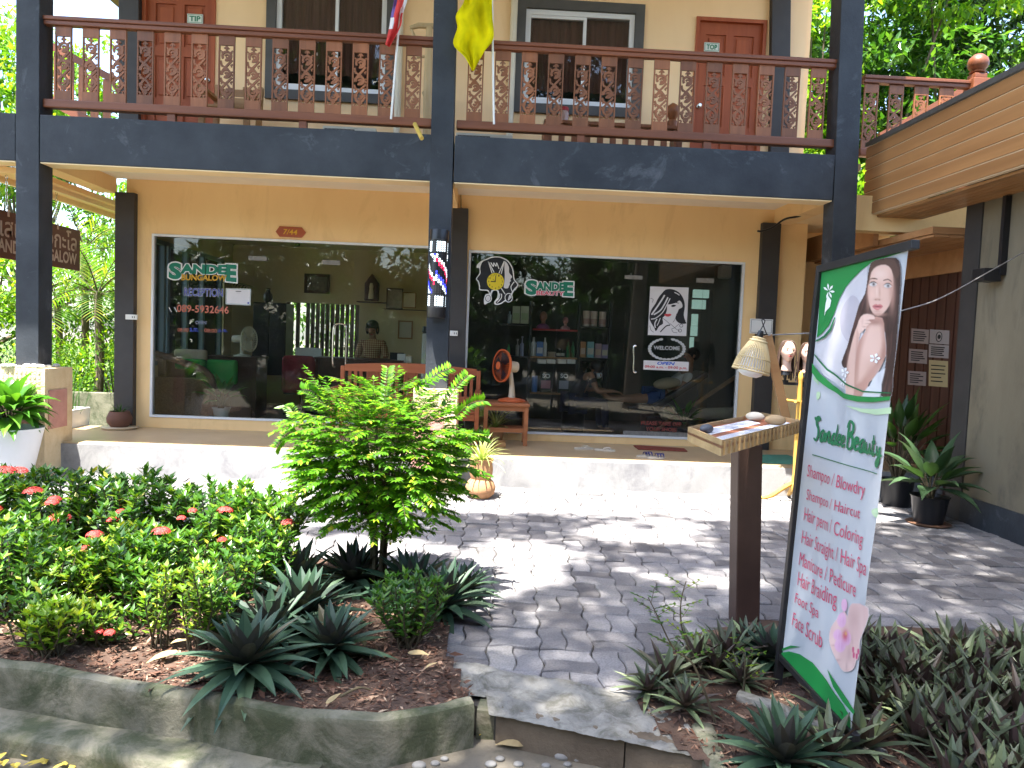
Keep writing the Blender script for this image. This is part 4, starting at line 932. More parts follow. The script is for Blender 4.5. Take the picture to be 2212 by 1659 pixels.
# lamp arm, shade and bulb
AY = C4[1].y + .0; A0 = at(1698, 905, AY - .08); A1 = at(1657, 724, AY - .08)
MB().bar(A0, A1, .052, .022, (0, 1, 0)).build('lamp_arm', M['midwood'], ms, bevel=.003)
LY = A1.y - .05; lt = at(1640, 731, LY); lb = at(1621, 803, LY); la = (lt - lb).normalized(); QL = la.to_track_quat('Z', 'Y').to_matrix(); LH = (lt - lb).length
lm = empty('bamboo_lamp', lt, 'woven bamboo pendant lamp hanging from the arm of the menu stand', 'lamp')
M['cane'] = woodmat('split cane', (.42, .31, .15), (.60, .48, .27), 2, .6)
prof = [(.030, LH), (.044, LH*.92), (.060, LH*.75), (.080, LH*.52), (.094, LH*.3), (.100, LH*.12), (.103, 0)]
mb = MB(); nS = 40
for i in range(nS):
    a_ = TAU*i/nS; P = [lb + QL @ V((r_*math.cos(a_), r_*math.sin(a_), z)) for r_, z in prof]; mb.tube(P, [.0028]*2 + [.0042]*5, 5)
for r_, z, w2 in ((.102, LH*.02, .006), (.1, LH*.10, .004), (.089, LH*.40, .004), (.046, LH*.91, .006), (.032, LH, .006)):
    mb.tube([lb + QL @ V(((r_+.002)*math.cos(TAU*i/28), (r_+.002)*math.sin(TAU*i/28), z)) for i in range(29)], w2, 6, False)
mb.build('lamp_shade', M['cane'], lm, smooth=True)
mb = MB(); mb.lathe([(.001, -.030), (.04, -.027), (.066, -.012), (.072, .01), (.068, LH*.35), (.05, LH*.6), (.02, LH*.7)], lb, 24, QL); mb.build('white_globe', flat('white lamp globe', (.8, .8, .82), .3), lm, smooth=True)
MB().lathe([(.014, LH), (.02, LH + .02), (.014, LH + .045)], lb, 12, QL).build('lamp_holder', M['black_plastic'], lm, smooth=True)
pts = smooth_line([lt + la*.04, at(1642, 715, LY), at(1650, 700, LY), at(1652, 692, LY), at(1646, 690, LY), at(1648, 700, LY), at(1656, 722, AY - .1)], 5); MB().tube(pts, .003, 6).build('lamp_cord', M['black_plastic'], lm, smooth=True)
pts = smooth_line([A1 + V((0, -.02, 0)), at(1700, 722, AY), at(1740, 720, AY), at(1765, 716, AY + .2), at(1960, 668, -3.3), at(2040, 640, -2.8), at(2140, 585, -2.2), at(2240, 528, -1.6)], 8)
o = MB().tube(pts, .0045, 6).build('lamp_wire', mat('grey wire', (.25, .24, .23), .5, .1), None, smooth=True, origin=pts[0]); tag(o, 'thin grey wire strung from the lamp past the banner to the right', 'wire')

# =================================================================== COAT STAND WITH BRAIDED HEADS
M['gold'] = woodmat('golden varnished wood', (.50, .27, .045), (.62, .38, .09), 2, .35)
cb = atz(1712, 1082, ZG); CY = cb.y - .05; cx = at(1718, 1000, CY).x; cs = empty('coat_stand', (cx, CY, ZG), 'golden wooden coat stand beside the banner holding braided practice heads', 'coat stand')
zp = at(1727, 800, CY).z
mb = MB(); mb.lathe([(.001, ZG + .10), (.024, ZG + .11), (.034, ZG + .16), (.026, ZG + .22), (.03, ZG + .26), (.022, ZG + .30), (.026, ZG + .5), (.026, .4), (.032, .42), (.024, .45), (.026, zp - .1), (.034, zp - .07), (.02, zp - .03), (.001, zp)], (cx, CY, 0), 16); mb.build('pole', M['gold'], cs, smooth=True)
for k in range(4):
    a_ = k * PI/2 + 2.9; e = V((math.cos(a_), math.sin(a_), 0)); c0 = V((cx, CY, 0))
    pts = smooth_line([c0 + e*.02 + V((0, 0, ZG + .20)), c0 + e*.12 + V((0, 0, ZG + .13)), c0 + e*.22 + V((0, 0, ZG + .05)), c0 + e*.30 + V((0, 0, ZG + .02)), c0 + e*.36 + V((0, 0, ZG + .02))], 4); MB().tube(pts, [.026]*9 + [.02]*(len(pts) - 9), 8).build('foot', M['gold'], cs, smooth=True)
zpeg = at(1720, 868, CY).z
for e in (V((-.19, -.02, .02)), V((.17, -.04, .0)), V((-.1, -.14, .015))):
    c0 = V((cx, CY, zpeg)); MB().tube([c0, c0 + e*.6, c0 + e], [.015, .013, .017], 8).build('peg', M['gold'], cs, smooth=True)
MB().box((cx - .17, CY - .01, zp - .16), (cx + .17, CY + .02, zp - .13)).build('cross_bar', M['black_metal'], cs)
M['skin_dummy'] = mat('pale rubber skin', (.66, .44, .34), .5, .04, 6); M['hair_brown'] = mat('dark brown braids', (.055, .03, .02), .6, .3, 30); M['lip'] = flat('red lips', (.45, .08, .07)); M['eye_dark'] = flat('dark eye', (.03, .02, .02))
def head_mesh(c, q, s, neck=.5, n=24, m=18):
    "a face: skull, brow, nose, chin, neck stump; looks along -Y before rotation q"
    mb = MB(); b = 0
    for i in range(m + 1):
        ph = PI * i / m; z = -math.cos(ph)
        for k_ in range(n):
            th = TAU*k_/n; x = math.sin(ph)*math.sin(th); y = -math.sin(ph)*math.cos(th); fr = max(0, -y)
            X = x*.075; Y_ = y*.095; Z = z*.115
            if z < 0: X *= 1 - .32*(-z)**1.3; Y_ = Y_ * (1 - .12*(-z)) - .012*(-z)*fr
            g = lambda cx_, cz_, w_, h_: math.exp(-((x - cx_)/w_)**2 - ((z - cz_)/h_)**2) * (1 if y < 0 else 0)
            Y_ -= .020*g(0, -.16, .16, .12) + .012*g(0, 0, .12, .2) + .008*g(0, -.42, .3, .07) + .012*g(0, -.74, .3, .16) - .009*(g(.36, .08, .2, .12) + g(-.36, .08, .2, .12)) - .007*g(0, -.56, .3, .06) + .004*(g(.4, -.25, .2, .15) + g(-.4, -.25, .2, .15))
            mb.v.append(tuple(V(c) + q @ (V((X, Y_, Z)) * s)))
    for i in range(m):
        for k_ in range(n): k2 = (k_+1) % n; mb.f.append((i*n+k_, i*n+k2, (i+1)*n+k2, (i+1)*n+k_)); mb.m.append(0)
    if neck:
        cz = V(c); P = [cz + q @ (V((0, .012, -.06))*s), cz + q @ (V((0, .018, -.13))*s), cz + q @ (V((0, .02, -.19))*s), cz + q @ (V((0, .02, -.21))*s)]; mb.tube(P, [.05*s, .044*s, .052*s, .058*s], 16)
    for sd in (-1, 1): mb.ball(V(c) + q @ (V((sd*.076, .01, -.01))*s), .010*s, .02*s, .03*s, 8, 6, q)
    return mb
def face_bits(c, q, s, par, iris):
    mb = MB()
    for sd in (-1, 1): mb.ball(V(c) + q @ (V((sd*.028, -.080, .008))*s), .0125*s, .006*s, .006*s, 10, 6, q)
    mb.build('eyes', iris, par, smooth='all'); mb = MB()
    for sd in (-1, 1): mb.tube([V(c) + q @ (V((sd*.013, -.087, .028))*s), V(c) + q @ (V((sd*.028, -.088, .034))*s), V(c) + q @ (V((sd*.046, -.073, .027))*s)], [.0025*s, .003*s, .0015*s], 5)
    mb.build('eyebrows', M['hair_brown'], par); mb = MB(); mb.ball(V(c) + q @ (V((0, -.0945, -.050))*s), .021*s, .006*s, .0075*s, 12, 6, q); mb.build('lips', M['lip'], par, smooth='all')
def dummy_head(u, v, yaw, seed, label, bead):
    c = at(u, v, CY - .02); q = Matrix.Rotation(yaw, 3, 'Z'); s = 1.0; rr_ = random.Random(seed)
    h = head_mesh(c, q, s).build('braided_mannequin', M['skin_dummy'], None, smooth='all', origin=c); tag(h, label, 'mannequin head', 'braided mannequin heads on the coat stand'); face_bits(c, q, s, h, M['eye_dark'])
    mb = MB(); mb2 = MB()
    for i in range(46):
        a_ = rad(rr_.uniform(-108, 108)) + PI; lay = rr_.uniform(.9, 1.05)
        top_ = V((math.sin(a_)*.02, .0 - math.cos(a_)*.02 + .02, .118)); e = V((math.sin(a_)*.082*lay, -math.cos(a_)*.10*lay + .01, .02)); L = rr_.uniform(.20, .33)
        P = [top_, V((e.x*.72, e.y*.72, .095)), e, e + V((e.x*.12, e.y*.1, -.1)), e + V((e.x*.15 + rr_.uniform(-.02, .02), e.y*.12, -L))]; P = [V(c) + q @ (p_*s) for p_ in smooth_line(P, 4)]; mb.tube(P, .0058, 5)
        if bead and i % 2 == 0:
            for t_ in (-1, -3): mb2.ball(P[t_], .007, n=6, m=4)
    mb.ball(V(c) + q @ V((0, .016, .022)), .081, .094, .102, 16, 10, q)
    mb.build('braids', M['hair_brown'], h)
    if bead: mb2.build('beads', mat('silver and lilac beads', (.55, .5, .6), .3, .4, 60), h, smooth='all')
    cl_ = MB(); cl_.tube([V(c) + V((0, .02, -.21)), V(c) + V((0, .02, -.25))], [.05, .055], 14); cl_.tube([V(c) + V((0, .02, -.25)), V(c) + V((0, .03, -.33))], .014, 10); cl_.obox(V(c) + V((0, .03, -.33)), .05, .06, .05); cl_.build('clamp', M['black_plastic'], h, smooth=True)
dummy_head(1702, 759, -.1, 3, 'mannequin head with brown braids, the left one on the coat stand', False); dummy_head(1746, 764, -.35, 5, 'mannequin head with beaded braids half hidden by the banner', True)
# =================================================================== BANNER
b00, b01, b10, b11 = at(1778, 582, -4.55), at(1690, 1418, -4.55), at(1962, 534, -5.2), at(1838, 1578, -5.2)
BN = (b10 - b00).cross(b01 - b00).normalized()
if BN.dot(CAM - b00) < 0: BN = -BN
b11 = atp(1838, 1578, b00, BN)
def on_b(u, v, k=0): return atp(u, v, b00, BN) + BN * (.0026 + .0008 * k)
bz = lambda x, y: (1699.2 + x*.6528, 518.4 + y*.6528)
bl = lambda x, y: (1324.8 + x*.401, 1094.4 + y*.401)
bn_ = empty('advert_banner', atz(1680, 1482, ZG), 'tall white and green beauty salon banner on a leaning black pole', 'banner')
tl, bl0 = b00, b01; pd = (b00 - b01).normalized(); foot = b01 - pd * ((b01.z - ZG + .06) / pd.z)
off = (b10 - b00).normalized() * -.022
MB().bar(foot + off, b00 + off + pd*.02, .034, .034, (0, 1, 0)).build('pole', M['black_metal'], bn_, bevel=.003)
MB().bar(b00 + off + pd*.004, b10 + (b10-b00).normalized()*.045 + pd*.004, .034, .034).build('top_arm', M['black_metal'], bn_, bevel=.003)
MB().bar(b01 + off - pd*.004, b11 + (b11-b01).normalized()*.045 - pd*.008, .03, .03).build('bottom_arm', M['black_metal'], bn_, bevel=.003)
mt, tt, oo = _new('white banner vinyl'); pp = N(tt, 'BsdfPrincipled', Roughness=.42); pp.inputs['Base Color'].default_value = (.52, .54, .575, 1); tr_ = N(tt, 'BsdfTranslucent'); tr_.inputs[0].default_value = (.7, .72, .75, 1)
mx = N(tt, 'MixShader'); mx.inputs[0].default_value = .25; tt.links.new(pp.outputs[0], mx.inputs[1]); tt.links.new(tr_.outputs[0], mx.inputs[2]); tt.links.new(mx.outputs[0], oo.inputs[0])
bb1 = N(tt, 'Bump'); bb1.inputs['Strength'].default_value = .5; bb1.inputs['Distance'].default_value = .02; tt.links.new(noise_n(tt, coords(tt, (1, 1, .35)), 6, 2, .4), bb1.inputs['Height']); tt.links.new(bb1.outputs[0], pp.inputs['Normal'])
M['vinyl'] = mt
cl = MB().prism([b00, b10, b11, b01], -BN * .0015).build('printed_cloth', M['vinyl'], bn_, fixn=True)
BC = {}
def bcol(n, c):
    if n not in BC: BC[n] = mat('printed ' + n, c, .45, .05, 8)
    return BC[n]
def bpoly(name, pts, f, m, k, sm=0):
    P = [V((*f(*p), 0)) for p in pts]
    if sm: P = smooth_line(P, sm, True)
    MB().poly([on_b(p.x, p.y, k) for p in P]).build(name, m, cl)
G_ = bcol('green', (.012, .20, .045)); G2 = bcol('dark green', (.01, .13, .05)); GREY = bcol('pale lilac grey', (.52, .50, .54)); SK = bcol('skin', (.62, .40, .34)); SK2 = bcol('shaded skin', (.50, .29, .25)); HR = bcol('dark hair', (.045, .020, .018)); HR2 = bcol('brown hair', (.10, .05, .04)); PG = bcol('pale green', (.42, .56, .36)); PK = bcol('pink', (.52, .075, .15)); PW = bcol('white', (.75, .75, .76)); EYE = bcol('eye', (.02, .012, .012)); LIPS = bcol('lip pink', (.48, .15, .15))
bpoly('green_corner', [(667, 396), (1047, 284), (1048, 316), (905, 362), (888, 378), (862, 395), (815, 440), (780, 480), (752, 535), (730, 610), (705, 665), (672, 702), (645, 722), (652, 640)], z7, G_, 0)
bpoly('backdrop_shape', [(888, 380), (862, 400), (818, 445), (784, 486), (757, 540), (736, 612), (712, 668), (678, 708), (640, 735), (634, 820), (680, 905), (760, 965), (830, 985), (870, 800), (880, 600)], z7, GREY, 0)
bpoly('backdrop_shape', [(775, 560), (815, 520), (850, 560), (830, 650), (800, 740), (765, 700), (755, 630)], z7, bcol('lilac shade', (.42, .39, .44)), 1, 4)
# the printed portrait: a soft-edged photographic print, one colour per point of a fine grid
HAIRP = [(905, 365), (950, 345), (1010, 338), (1040, 352), (1050, 420), (1044, 520), (1036, 650), (1026, 800), (1014, 900), (1006, 1003), (950, 1000), (962, 900), (975, 820), (970, 700), (940, 640), (905, 625), (880, 640), (862, 690), (832, 760), (802, 862), (778, 868), (764, 840), (790, 770), (808, 700), (830, 630), (850, 560), (876, 510), (890, 430)]
sk1, sk2, sk3, hr1 = (.66, .43, .36), (.47, .26, .21), (.30, .14, .11), (.040, .018, .016)
LAY = [('p', HAIRP, hr1, 5), ('p', [(900, 632), (958, 628), (968, 700), (975, 800), (958, 850), (940, 890), (905, 940), (872, 1003), (800, 1000), (815, 900), (838, 820), (858, 740), (885, 690)], sk2, 5), ('p', [(905, 655), (945, 650), (957, 710), (958, 770), (930, 830), (890, 900), (850, 940), (862, 840), (880, 740)], sk1, 22), ('e', 925, 650, 34, 16, sk3, .8), ('e', 965, 790, 14, 70, sk3, .5), ('e', 905, 880, 20, 60, sk2, .5), ('p', [(972, 868), (955, 945), (948, 1006), (868, 1006), (905, 950), (935, 895)], (.62, .62, .65), 4), ('e', 945, 915, 12, 40, (.45, .44, .48), .6),
 ('p', [(848, 660), (872, 655), (858, 740), (842, 830), (835, 920), (828, 1000), (790, 1000), (790, 900), (806, 800), (825, 720)], sk1, 6), ('e', 850, 800, 9, 130, sk2, .7), ('e', 800, 880, 7, 90, sk2, .5), ('p', [(862, 622), (890, 609), (920, 618), (922, 634), (895, 636), (908, 650), (890, 668), (880, 690), (858, 705), (845, 668)], (.70, .48, .41), 4), ('e', 905, 641, 16, 3, sk3, .8), ('e', 898, 656, 14, 3, sk3, .6), ('e', 880, 672, 10, 3, sk3, .6), ('e', 870, 645, 5, 20, sk2, .4),
 ('p', [(893, 450), (903, 405), (935, 378), (980, 372), (1006, 400), (1012, 455), (1006, 520), (992, 568), (965, 604), (938, 618), (915, 604), (900, 570), (890, 510)], sk1, 5), ('e', 1005, 500, 16, 90, sk2, .85), ('e', 893, 520, 9, 70, sk2, .6), ('e', 950, 420, 36, 26, (.74, .54, .47), .7), ('e', 912, 520, 16, 20, (.72, .47, .40), .6), ('e', 940, 612, 34, 9, sk2, .8), ('e', 918, 466, 24, 14, sk2, .75), ('e', 985, 474, 22, 14, sk2, .75), ('e', 948, 505, 5, 30, sk2, .6), ('e', 934, 500, 4, 30, (.76, .56, .49), .6), ('e', 936, 540, 17, 6, sk2, .9), ('e', 928, 541, 4, 3, sk3, .9), ('e', 946, 542, 4, 3, sk3, .9), ('e', 936, 596, 18, 5, sk2, .7),
 ('p', [(897, 468), (906, 459), (920, 457), (935, 467), (922, 477), (906, 476)], (.60, .56, .56), 3), ('p', [(968, 475), (980, 465), (992, 466), (1004, 477), (990, 485), (976, 483)], (.58, .54, .54), 3), ('e', 919, 467, 7, 9, (.05, .03, .025), 1), ('e', 988, 475, 7, 9, (.05, .03, .025), 1), ('p', [(894, 468), (906, 456), (922, 453), (937, 464), (922, 458), (906, 461)], (.03, .015, .015), 2), ('p', [(966, 473), (980, 461), (994, 462), (1007, 474), (993, 466), (980, 466)], (.03, .015, .015), 2), ('p', [(896, 447), (912, 436), (936, 440), (936, 445), (912, 442)], (.13, .07, .055), 3), ('p', [(966, 447), (988, 441), (1004, 452), (1003, 457), (988, 447), (967, 452)], (.13, .07, .055), 3),
 ('p', [(912, 572), (930, 561), (938, 566), (948, 562), (963, 574), (940, 591), (924, 587)], (.52, .17, .17), 3), ('p', [(914, 573), (938, 571), (961, 575), (938, 577)], (.25, .06, .07), 2), ('e', 938, 583, 10, 3, (.68, .33, .32), .7),
 ('p', [(905, 365), (960, 350), (1020, 352), (1042, 420), (1020, 440), (1004, 395), (975, 374), (935, 382), (908, 410), (896, 460), (885, 470)], (.085, .042, .032), 6)]
def prep(L):
    for i_, l_ in enumerate(L):
        if l_[0] == 'p': Pq = [(q.x, q.y) for q in smooth_line([V((*p, 0)) for p in l_[1]], 2, True)]; L[i_] = ('p', Pq, l_[2], l_[3], min(p[0] for p in Pq), min(p[1] for p in Pq), max(p[0] for p in Pq), max(p[1] for p in Pq))
    return L
def print_col(x, y, L):
    c = (.52, .53, .56); A = 0
    for l_ in L:
        if l_[0] == 'e':
            d = ((x - l_[1])/l_[3])**2 + ((y - l_[2])/l_[4])**2
            if d > 4 or A < .5: continue
            al = l_[6] * math.exp(-d*1.1); col = l_[5]
        else:
            f = l_[3]
            if x < l_[4] - f or y < l_[5] - f or x > l_[6] + f or y > l_[7] + f: continue
            ins = inside((x, y), l_[1]); dm = 1e9; Q_ = l_[1]
            for j in range(len(Q_)):
                ax_, ay_ = Q_[j-1]; bx_, by_ = Q_[j]; dx, dy = bx_ - ax_, by_ - ay_; t_ = max(0, min(1, ((x-ax_)*dx + (y-ay_)*dy) / (dx*dx + dy*dy + 1e-9))); dm = min(dm, (x-ax_-t_*dx)**2 + (y-ay_-t_*dy)**2)
            dm = dm**.5; al = max(0, min(1, .5 + (dm if ins else -dm)/f)); col = l_[2]
            if col is hr1: n_ = noise.noise((x*.11 + y*.02, y*.010, 3)) + .5*noise.noise((x*.3, y*.02, 5)); col = tuple(q*(1 + max(0, 1.9*n_)) for q in col)
        if al <= 0: continue
        A = max(A, al); c = tuple(p*(1 - al) + q*al for p, q in zip(c, col))
    return c, A
def portrait(L, f_, nx, ny, x0, x1, y0, y1):
    mb = MB(); cols = []; al_ = []
    for j in range(ny + 1):
        for i in range(nx + 1):
            x = x0 + (x1-x0)*i/nx; y = y0 + (y1-y0)*j/ny; c, A = print_col(x, y, L); p = on_b(*f_(x, y), 2.5); mb.v.append(tuple(p)); cols.append((*c, 1)); al_.append(A)
    for j in range(ny):
        for i in range(nx):
            q = j*(nx+1) + i; f = (q, q+1, q+nx+2, q+nx+1)
            if min(al_[k] for k in f) > .3: mb.f.append(f); mb.m.append(0)
    m, t, out = _new('printed portrait'); p = N(t, 'BsdfPrincipled', Roughness=.45); a = N(t, 'VertexColor'); a.layer_name = 'print'; t.links.new(a.outputs[0], p.inputs['Base Color']); t.links.new(p.outputs[0], out.inputs[0])
    o = mb.build('portrait_print', m, cl, smooth='all'); ca = o.data.color_attributes.new('print', 'FLOAT_COLOR', 'POINT')
    for i, c in enumerate(cols): ca.data[i].color = c
portrait(prep(LAY), z7, 100, 190, 760, 1054, 336, 1006)
for cx_, cy_, r_ in ((930, 822, 22), (788, 890, 22), (778, 935, 18)):
    for k in range(5):
        a_ = TAU*k/5; bpoly('flower_petal', [(cx_ + math.cos(a_ + d)*r_*q, cy_ + math.sin(a_ + d)*r_*q*1.1) for d, q in ((-.3, .2), (-.4, .8), (0, 1.05), (.4, .8), (.3, .2))], z7, PW, 7)
for a_ in range(6):
    th = rad(-150 + a_*52); bpoly('corner_flower', [(704 + math.cos(th + d)*30*q, 500 + math.sin(th + d)*38*q) for d, q in ((-.2, .15), (-.22, .7), (0, 1), (.22, .7), (.2, .15))], z7, PW, 2)
bpoly('corner_flower', [(700, 520), (718, 545), (712, 575), (690, 600), (684, 620), (690, 560)], z7, PW, 2)
bpoly('green_swoosh', [(628, 845), (662, 890), (720, 950), (785, 990), (850, 1003), (930, 1009), (1004, 1004), (1001, 1022), (920, 1032), (850, 1030), (780, 1013), (700, 966), (650, 922), (627, 888)], z7, G_, 8)
bpoly('thin_line', [(640, 800), (700, 872), (800, 944), (880, 978), (1006, 986), (1006, 991), (878, 985), (797, 951), (696, 880), (639, 808)], z7, G2, 8)
bpoly('thin_line', [(645, 736), (684, 716), (715, 680), (738, 625), (742, 628), (722, 690), (690, 724), (645, 744)], z7, G2, 8)
bpoly('pale_swoosh', [(782, 1046), (860, 1062), (930, 1064), (1002, 1056), (1000, 1086), (930, 1092), (860, 1080)], z7, PG, 1)
bpoly('pale_swoosh', [(627, 905), (652, 930), (656, 950), (630, 925)], z7, PG, 1); bpoly('pale_swoosh', [(645, 985), (660, 985), (658, 1010), (645, 1020)], z7, PG, 1, 3)
# brush script: strokes in a unit box, x right, y up
SCR = {'S': [[(.75, .95), (.55, 1.05), (.28, .95), (.3, .72), (.55, .52), (.55, .2), (.3, -.02), (.0, .05)], [(.0, .98), (.3, .88), (.8, .98)]], 'a': [[(.62, .42), (.4, .5), (.12, .3), (.15, .03), (.4, .05), (.6, .4), (.58, .06), (.85, .05)]], 'n': [[(.05, .45), (.12, .02)], [(.12, .2), (.35, .48), (.5, .4), (.48, .05), (.75, .06)]],
 'd': [[(.55, .42), (.3, .48), (.1, .25), (.2, .02), (.45, .1), (.62, .5), (.72, .98)], [(.66, .7), (.56, .1), (.85, .06)]], 'e': [[(.1, .25), (.45, .3), (.45, .48), (.22, .46), (.1, .2), (.28, .02), (.65, .14)]], 'B': [[(.25, 1.0), (.18, .5), (.12, 0)], [(.0, .8), (.3, 1.08), (.75, 1.0), (.72, .7), (.3, .55), (.75, .45), (.72, .08), (.35, -.02), (.1, .1)]],
 'u': [[(.08, .45), (.08, .1), (.3, .03), (.5, .2), (.55, .45)], [(.55, .4), (.55, .08), (.8, .06)]], 't': [[(.32, .85), (.22, .1), (.4, .02), (.6, .1)], [(.08, .52), (.55, .56)]], 'y': [[(.08, .45), (.1, .15), (.32, .1), (.55, .45)], [(.55, .4), (.48, -.2), (.25, -.42), (.1, -.3), (.4, -.05), (.8, .1)]]}
def script(word, q, w, m, k):
    adv = {'S': .78, 'B': .9, 'd': .8, 'e': .6}; tot = sum(adv.get(c, .74) for c in word); x = 0; mb = MB()
    for c in word:
        for st in SCR[c]:
            P = smooth_line([V((*p, 0)) for p in st], 5); pts = []
            for p in P: pts.append(quad_map(q, (x + p.x + .12*p.y) / tot, p.y) + BN*.0003*k)
            L = len(pts); mb.ribbon(pts, [w * (.55 + .6*abs(math.sin(PI*(i/L)*1.0))) for i in range(L)], BN, .0008); k += .15
        x += adv.get(c, .74)
    mb.build('script_lettering', m, cl)
script('Sandee', [on_b(*z7(x, y), 3) for x, y in ((634, 1100), (785, 1150), (782, 1248), (632, 1208))], .014, G2, 2)
script('Beauty', [on_b(*z7(x, y), 3) for x, y in ((795, 1128), (962, 1188), (955, 1296), (790, 1250))], .014, G2, 2)
bpoly('rule_line', [(625, 1280), (932, 1373), (932, 1377), (625, 1285)], z7, G2, 2)
for s, q in (('Shampoo / Blowdry', ((1748, 1003), (1868, 1044), (1866, 1082), (1744, 1037))), ('Shampoo / Haircut', ((1745, 1056), (1860, 1098), (1857, 1128), (1742, 1086))), ('Hair perm / Coloring', ((1740, 1095), (1868, 1150), (1864, 1190), (1736, 1133))), ('Hair Straight / Hair Spa', ((1735, 1145), (1878, 1212), (1873, 1255), (1731, 1182))),
             ('Manicure / Pedicure', ((1730, 1192), (1851, 1258), (1848, 1291), (1727, 1220))), ('Hair Braiding', ((1727, 1235), (1806, 1277), (1803, 1322), (1723, 1273))), ('Foot Spa', ((1721, 1280), (1774, 1312), (1771, 1344), (1717, 1308))), ('Face Scrub', ((1716, 1322), (1781, 1366), (1778, 1402), (1712, 1350)))):
    text_on('service_line', s, [on_b(*p, 2) for p in q], PK, cl)
f1, f2, f3, o1, o2, n1 = (.60, .40, .38), (.44, .27, .26), (.66, .47, .44), (.52, .24, .42), (.62, .36, .52), (.46, .035, .14)
FEET = [('p', [(1285, 520), (1385, 545), (1370, 640), (1335, 720), (1330, 800), (1318, 828), (1300, 815), (1280, 740), (1255, 660), (1262, 580)], f1, 14), ('e', 1300, 600, 40, 70, f2, .6), ('e', 1345, 640, 14, 90, f3, .6), ('e', 1290, 740, 8, 60, f2, .7), ('p', [(1200, 600), (1235, 560), (1262, 600), (1270, 680), (1300, 760), (1315, 840), (1290, 885), (1245, 888), (1215, 850), (1185, 790), (1165, 720), (1172, 650)], f1, 10), ('e', 1210, 640, 30, 60, f3, .6), ('e', 1275, 790, 14, 60, f2, .6), ('e', 1185, 720, 16, 26, f3, .8), ('e', 1190, 748, 16, 6, f2, .8), ('e', 1205, 800, 14, 24, f3, .8), ('e', 1212, 826, 14, 6, f2, .8), ('e', 1245, 855, 20, 28, f3, .8), ('e', 1262, 862, 5, 26, f2, .8), ('e', 1282, 856, 16, 26, f3, .8)]
for x, y, rx, ry in ((1240, 530, 20, 36), (1225, 610, 27, 42), (1222, 745, 31, 40), (1262, 710, 22, 38), (1205, 690, 22, 30)): FEET += [('p', [(x + rx*math.cos(k*TAU/9), y + ry*math.sin(k*TAU/9)) for k in range(9)], o2, 8), ('e', x + 3, y + 6, rx*.5, ry*.6, o1, .6), ('e', x, y, 3, ry*.8, (.66, .45, .60), .6)]
FEET += [('e', 1248, 694, 20, 32, (.48, .05, .11), 1), ('e', 1252, 684, 8, 10, (.62, .36, .08), .9)] + [('p', [(x - 5, y - 12), (x + 5, y - 12), (x + 4, y + 14), (x - 4, y + 14)], n1, 5) for x, y in ((1302, 800), (1318, 806), (1326, 780), (1298, 770))]
portrait(prep(FEET), bl, 75, 120, 1150, 1395, 490, 900)
bpoly('green_foot', [(902, 800), (915, 786), (950, 780), (1010, 795), (1080, 840), (1150, 930), (1200, 1010), (1240, 1060), (1280, 1130), (1284, 1200), (1262, 1188), (1100, 1040), (1000, 940), (935, 870), (900, 822)], bl, G_, 2)
bpoly('thin_line', [(913, 766), (960, 748), (1015, 756), (960, 762), (915, 778)], bl, G_, 2); bpoly('green_leaf', [(1158, 876), (1205, 950), (1262, 1030), (1308, 1104), (1302, 1122), (1242, 1050), (1190, 970)], bl, G_, 3)
def ripple():
    P0 = b00; e1 = (b10 - b00).normalized(); e2 = (b01 - b00).normalized(); L1 = (b10 - b00).length; L2 = (b01 - b00).length
    for o in [cl] + list(cl.children):
        if o.name.startswith('portrait'):
            for v in o.data.vertices:
                q = v.co - P0; a_ = q.dot(e1)/L1; b_ = q.dot(e2)/L2; k_ = max(0, min(1, 4*a_*(1 - a_))) * max(0, min(1, 6*b_*(1-b_))); v.co += BN * k_ * (.006*math.sin(a_*11 + b_*5) + .005*math.sin(b_*17 - a_*4) + .0022*math.sin(a_*19 - b_*23))
            continue
        bm = bmesh.new(); bm.from_mesh(o.data); bmesh.ops.triangulate(bm, faces=bm.faces)
        for _ in range(8):
            es = [e for e in bm.edges if e.calc_length() > .02]
            if not es: break
            bmesh.ops.subdivide_edges(bm, edges=es, cuts=1); bmesh.ops.triangulate(bm, faces=[f for f in bm.faces if len(f.verts) > 3])
        for v in bm.verts:
            q = v.co - P0; a_ = q.dot(e1)/L1; b_ = q.dot(e2)/L2; k_ = max(0, min(1, 4*a_*(1 - a_))) * max(0, min(1, 6*b_*(1-b_)))
            v.co += BN * k_ * (.006*math.sin(a_*11 + b_*5) + .005*math.sin(b_*17 - a_*4) + .0022*math.sin(a_*19 - b_*23))
        bm.to_mesh(o.data); bm.free()
bpoly('pale_smudge', [(1393, 18), (1430, 10), (1425, 60), (1400, 45)], bl, PG, 1, 3)

ripple()
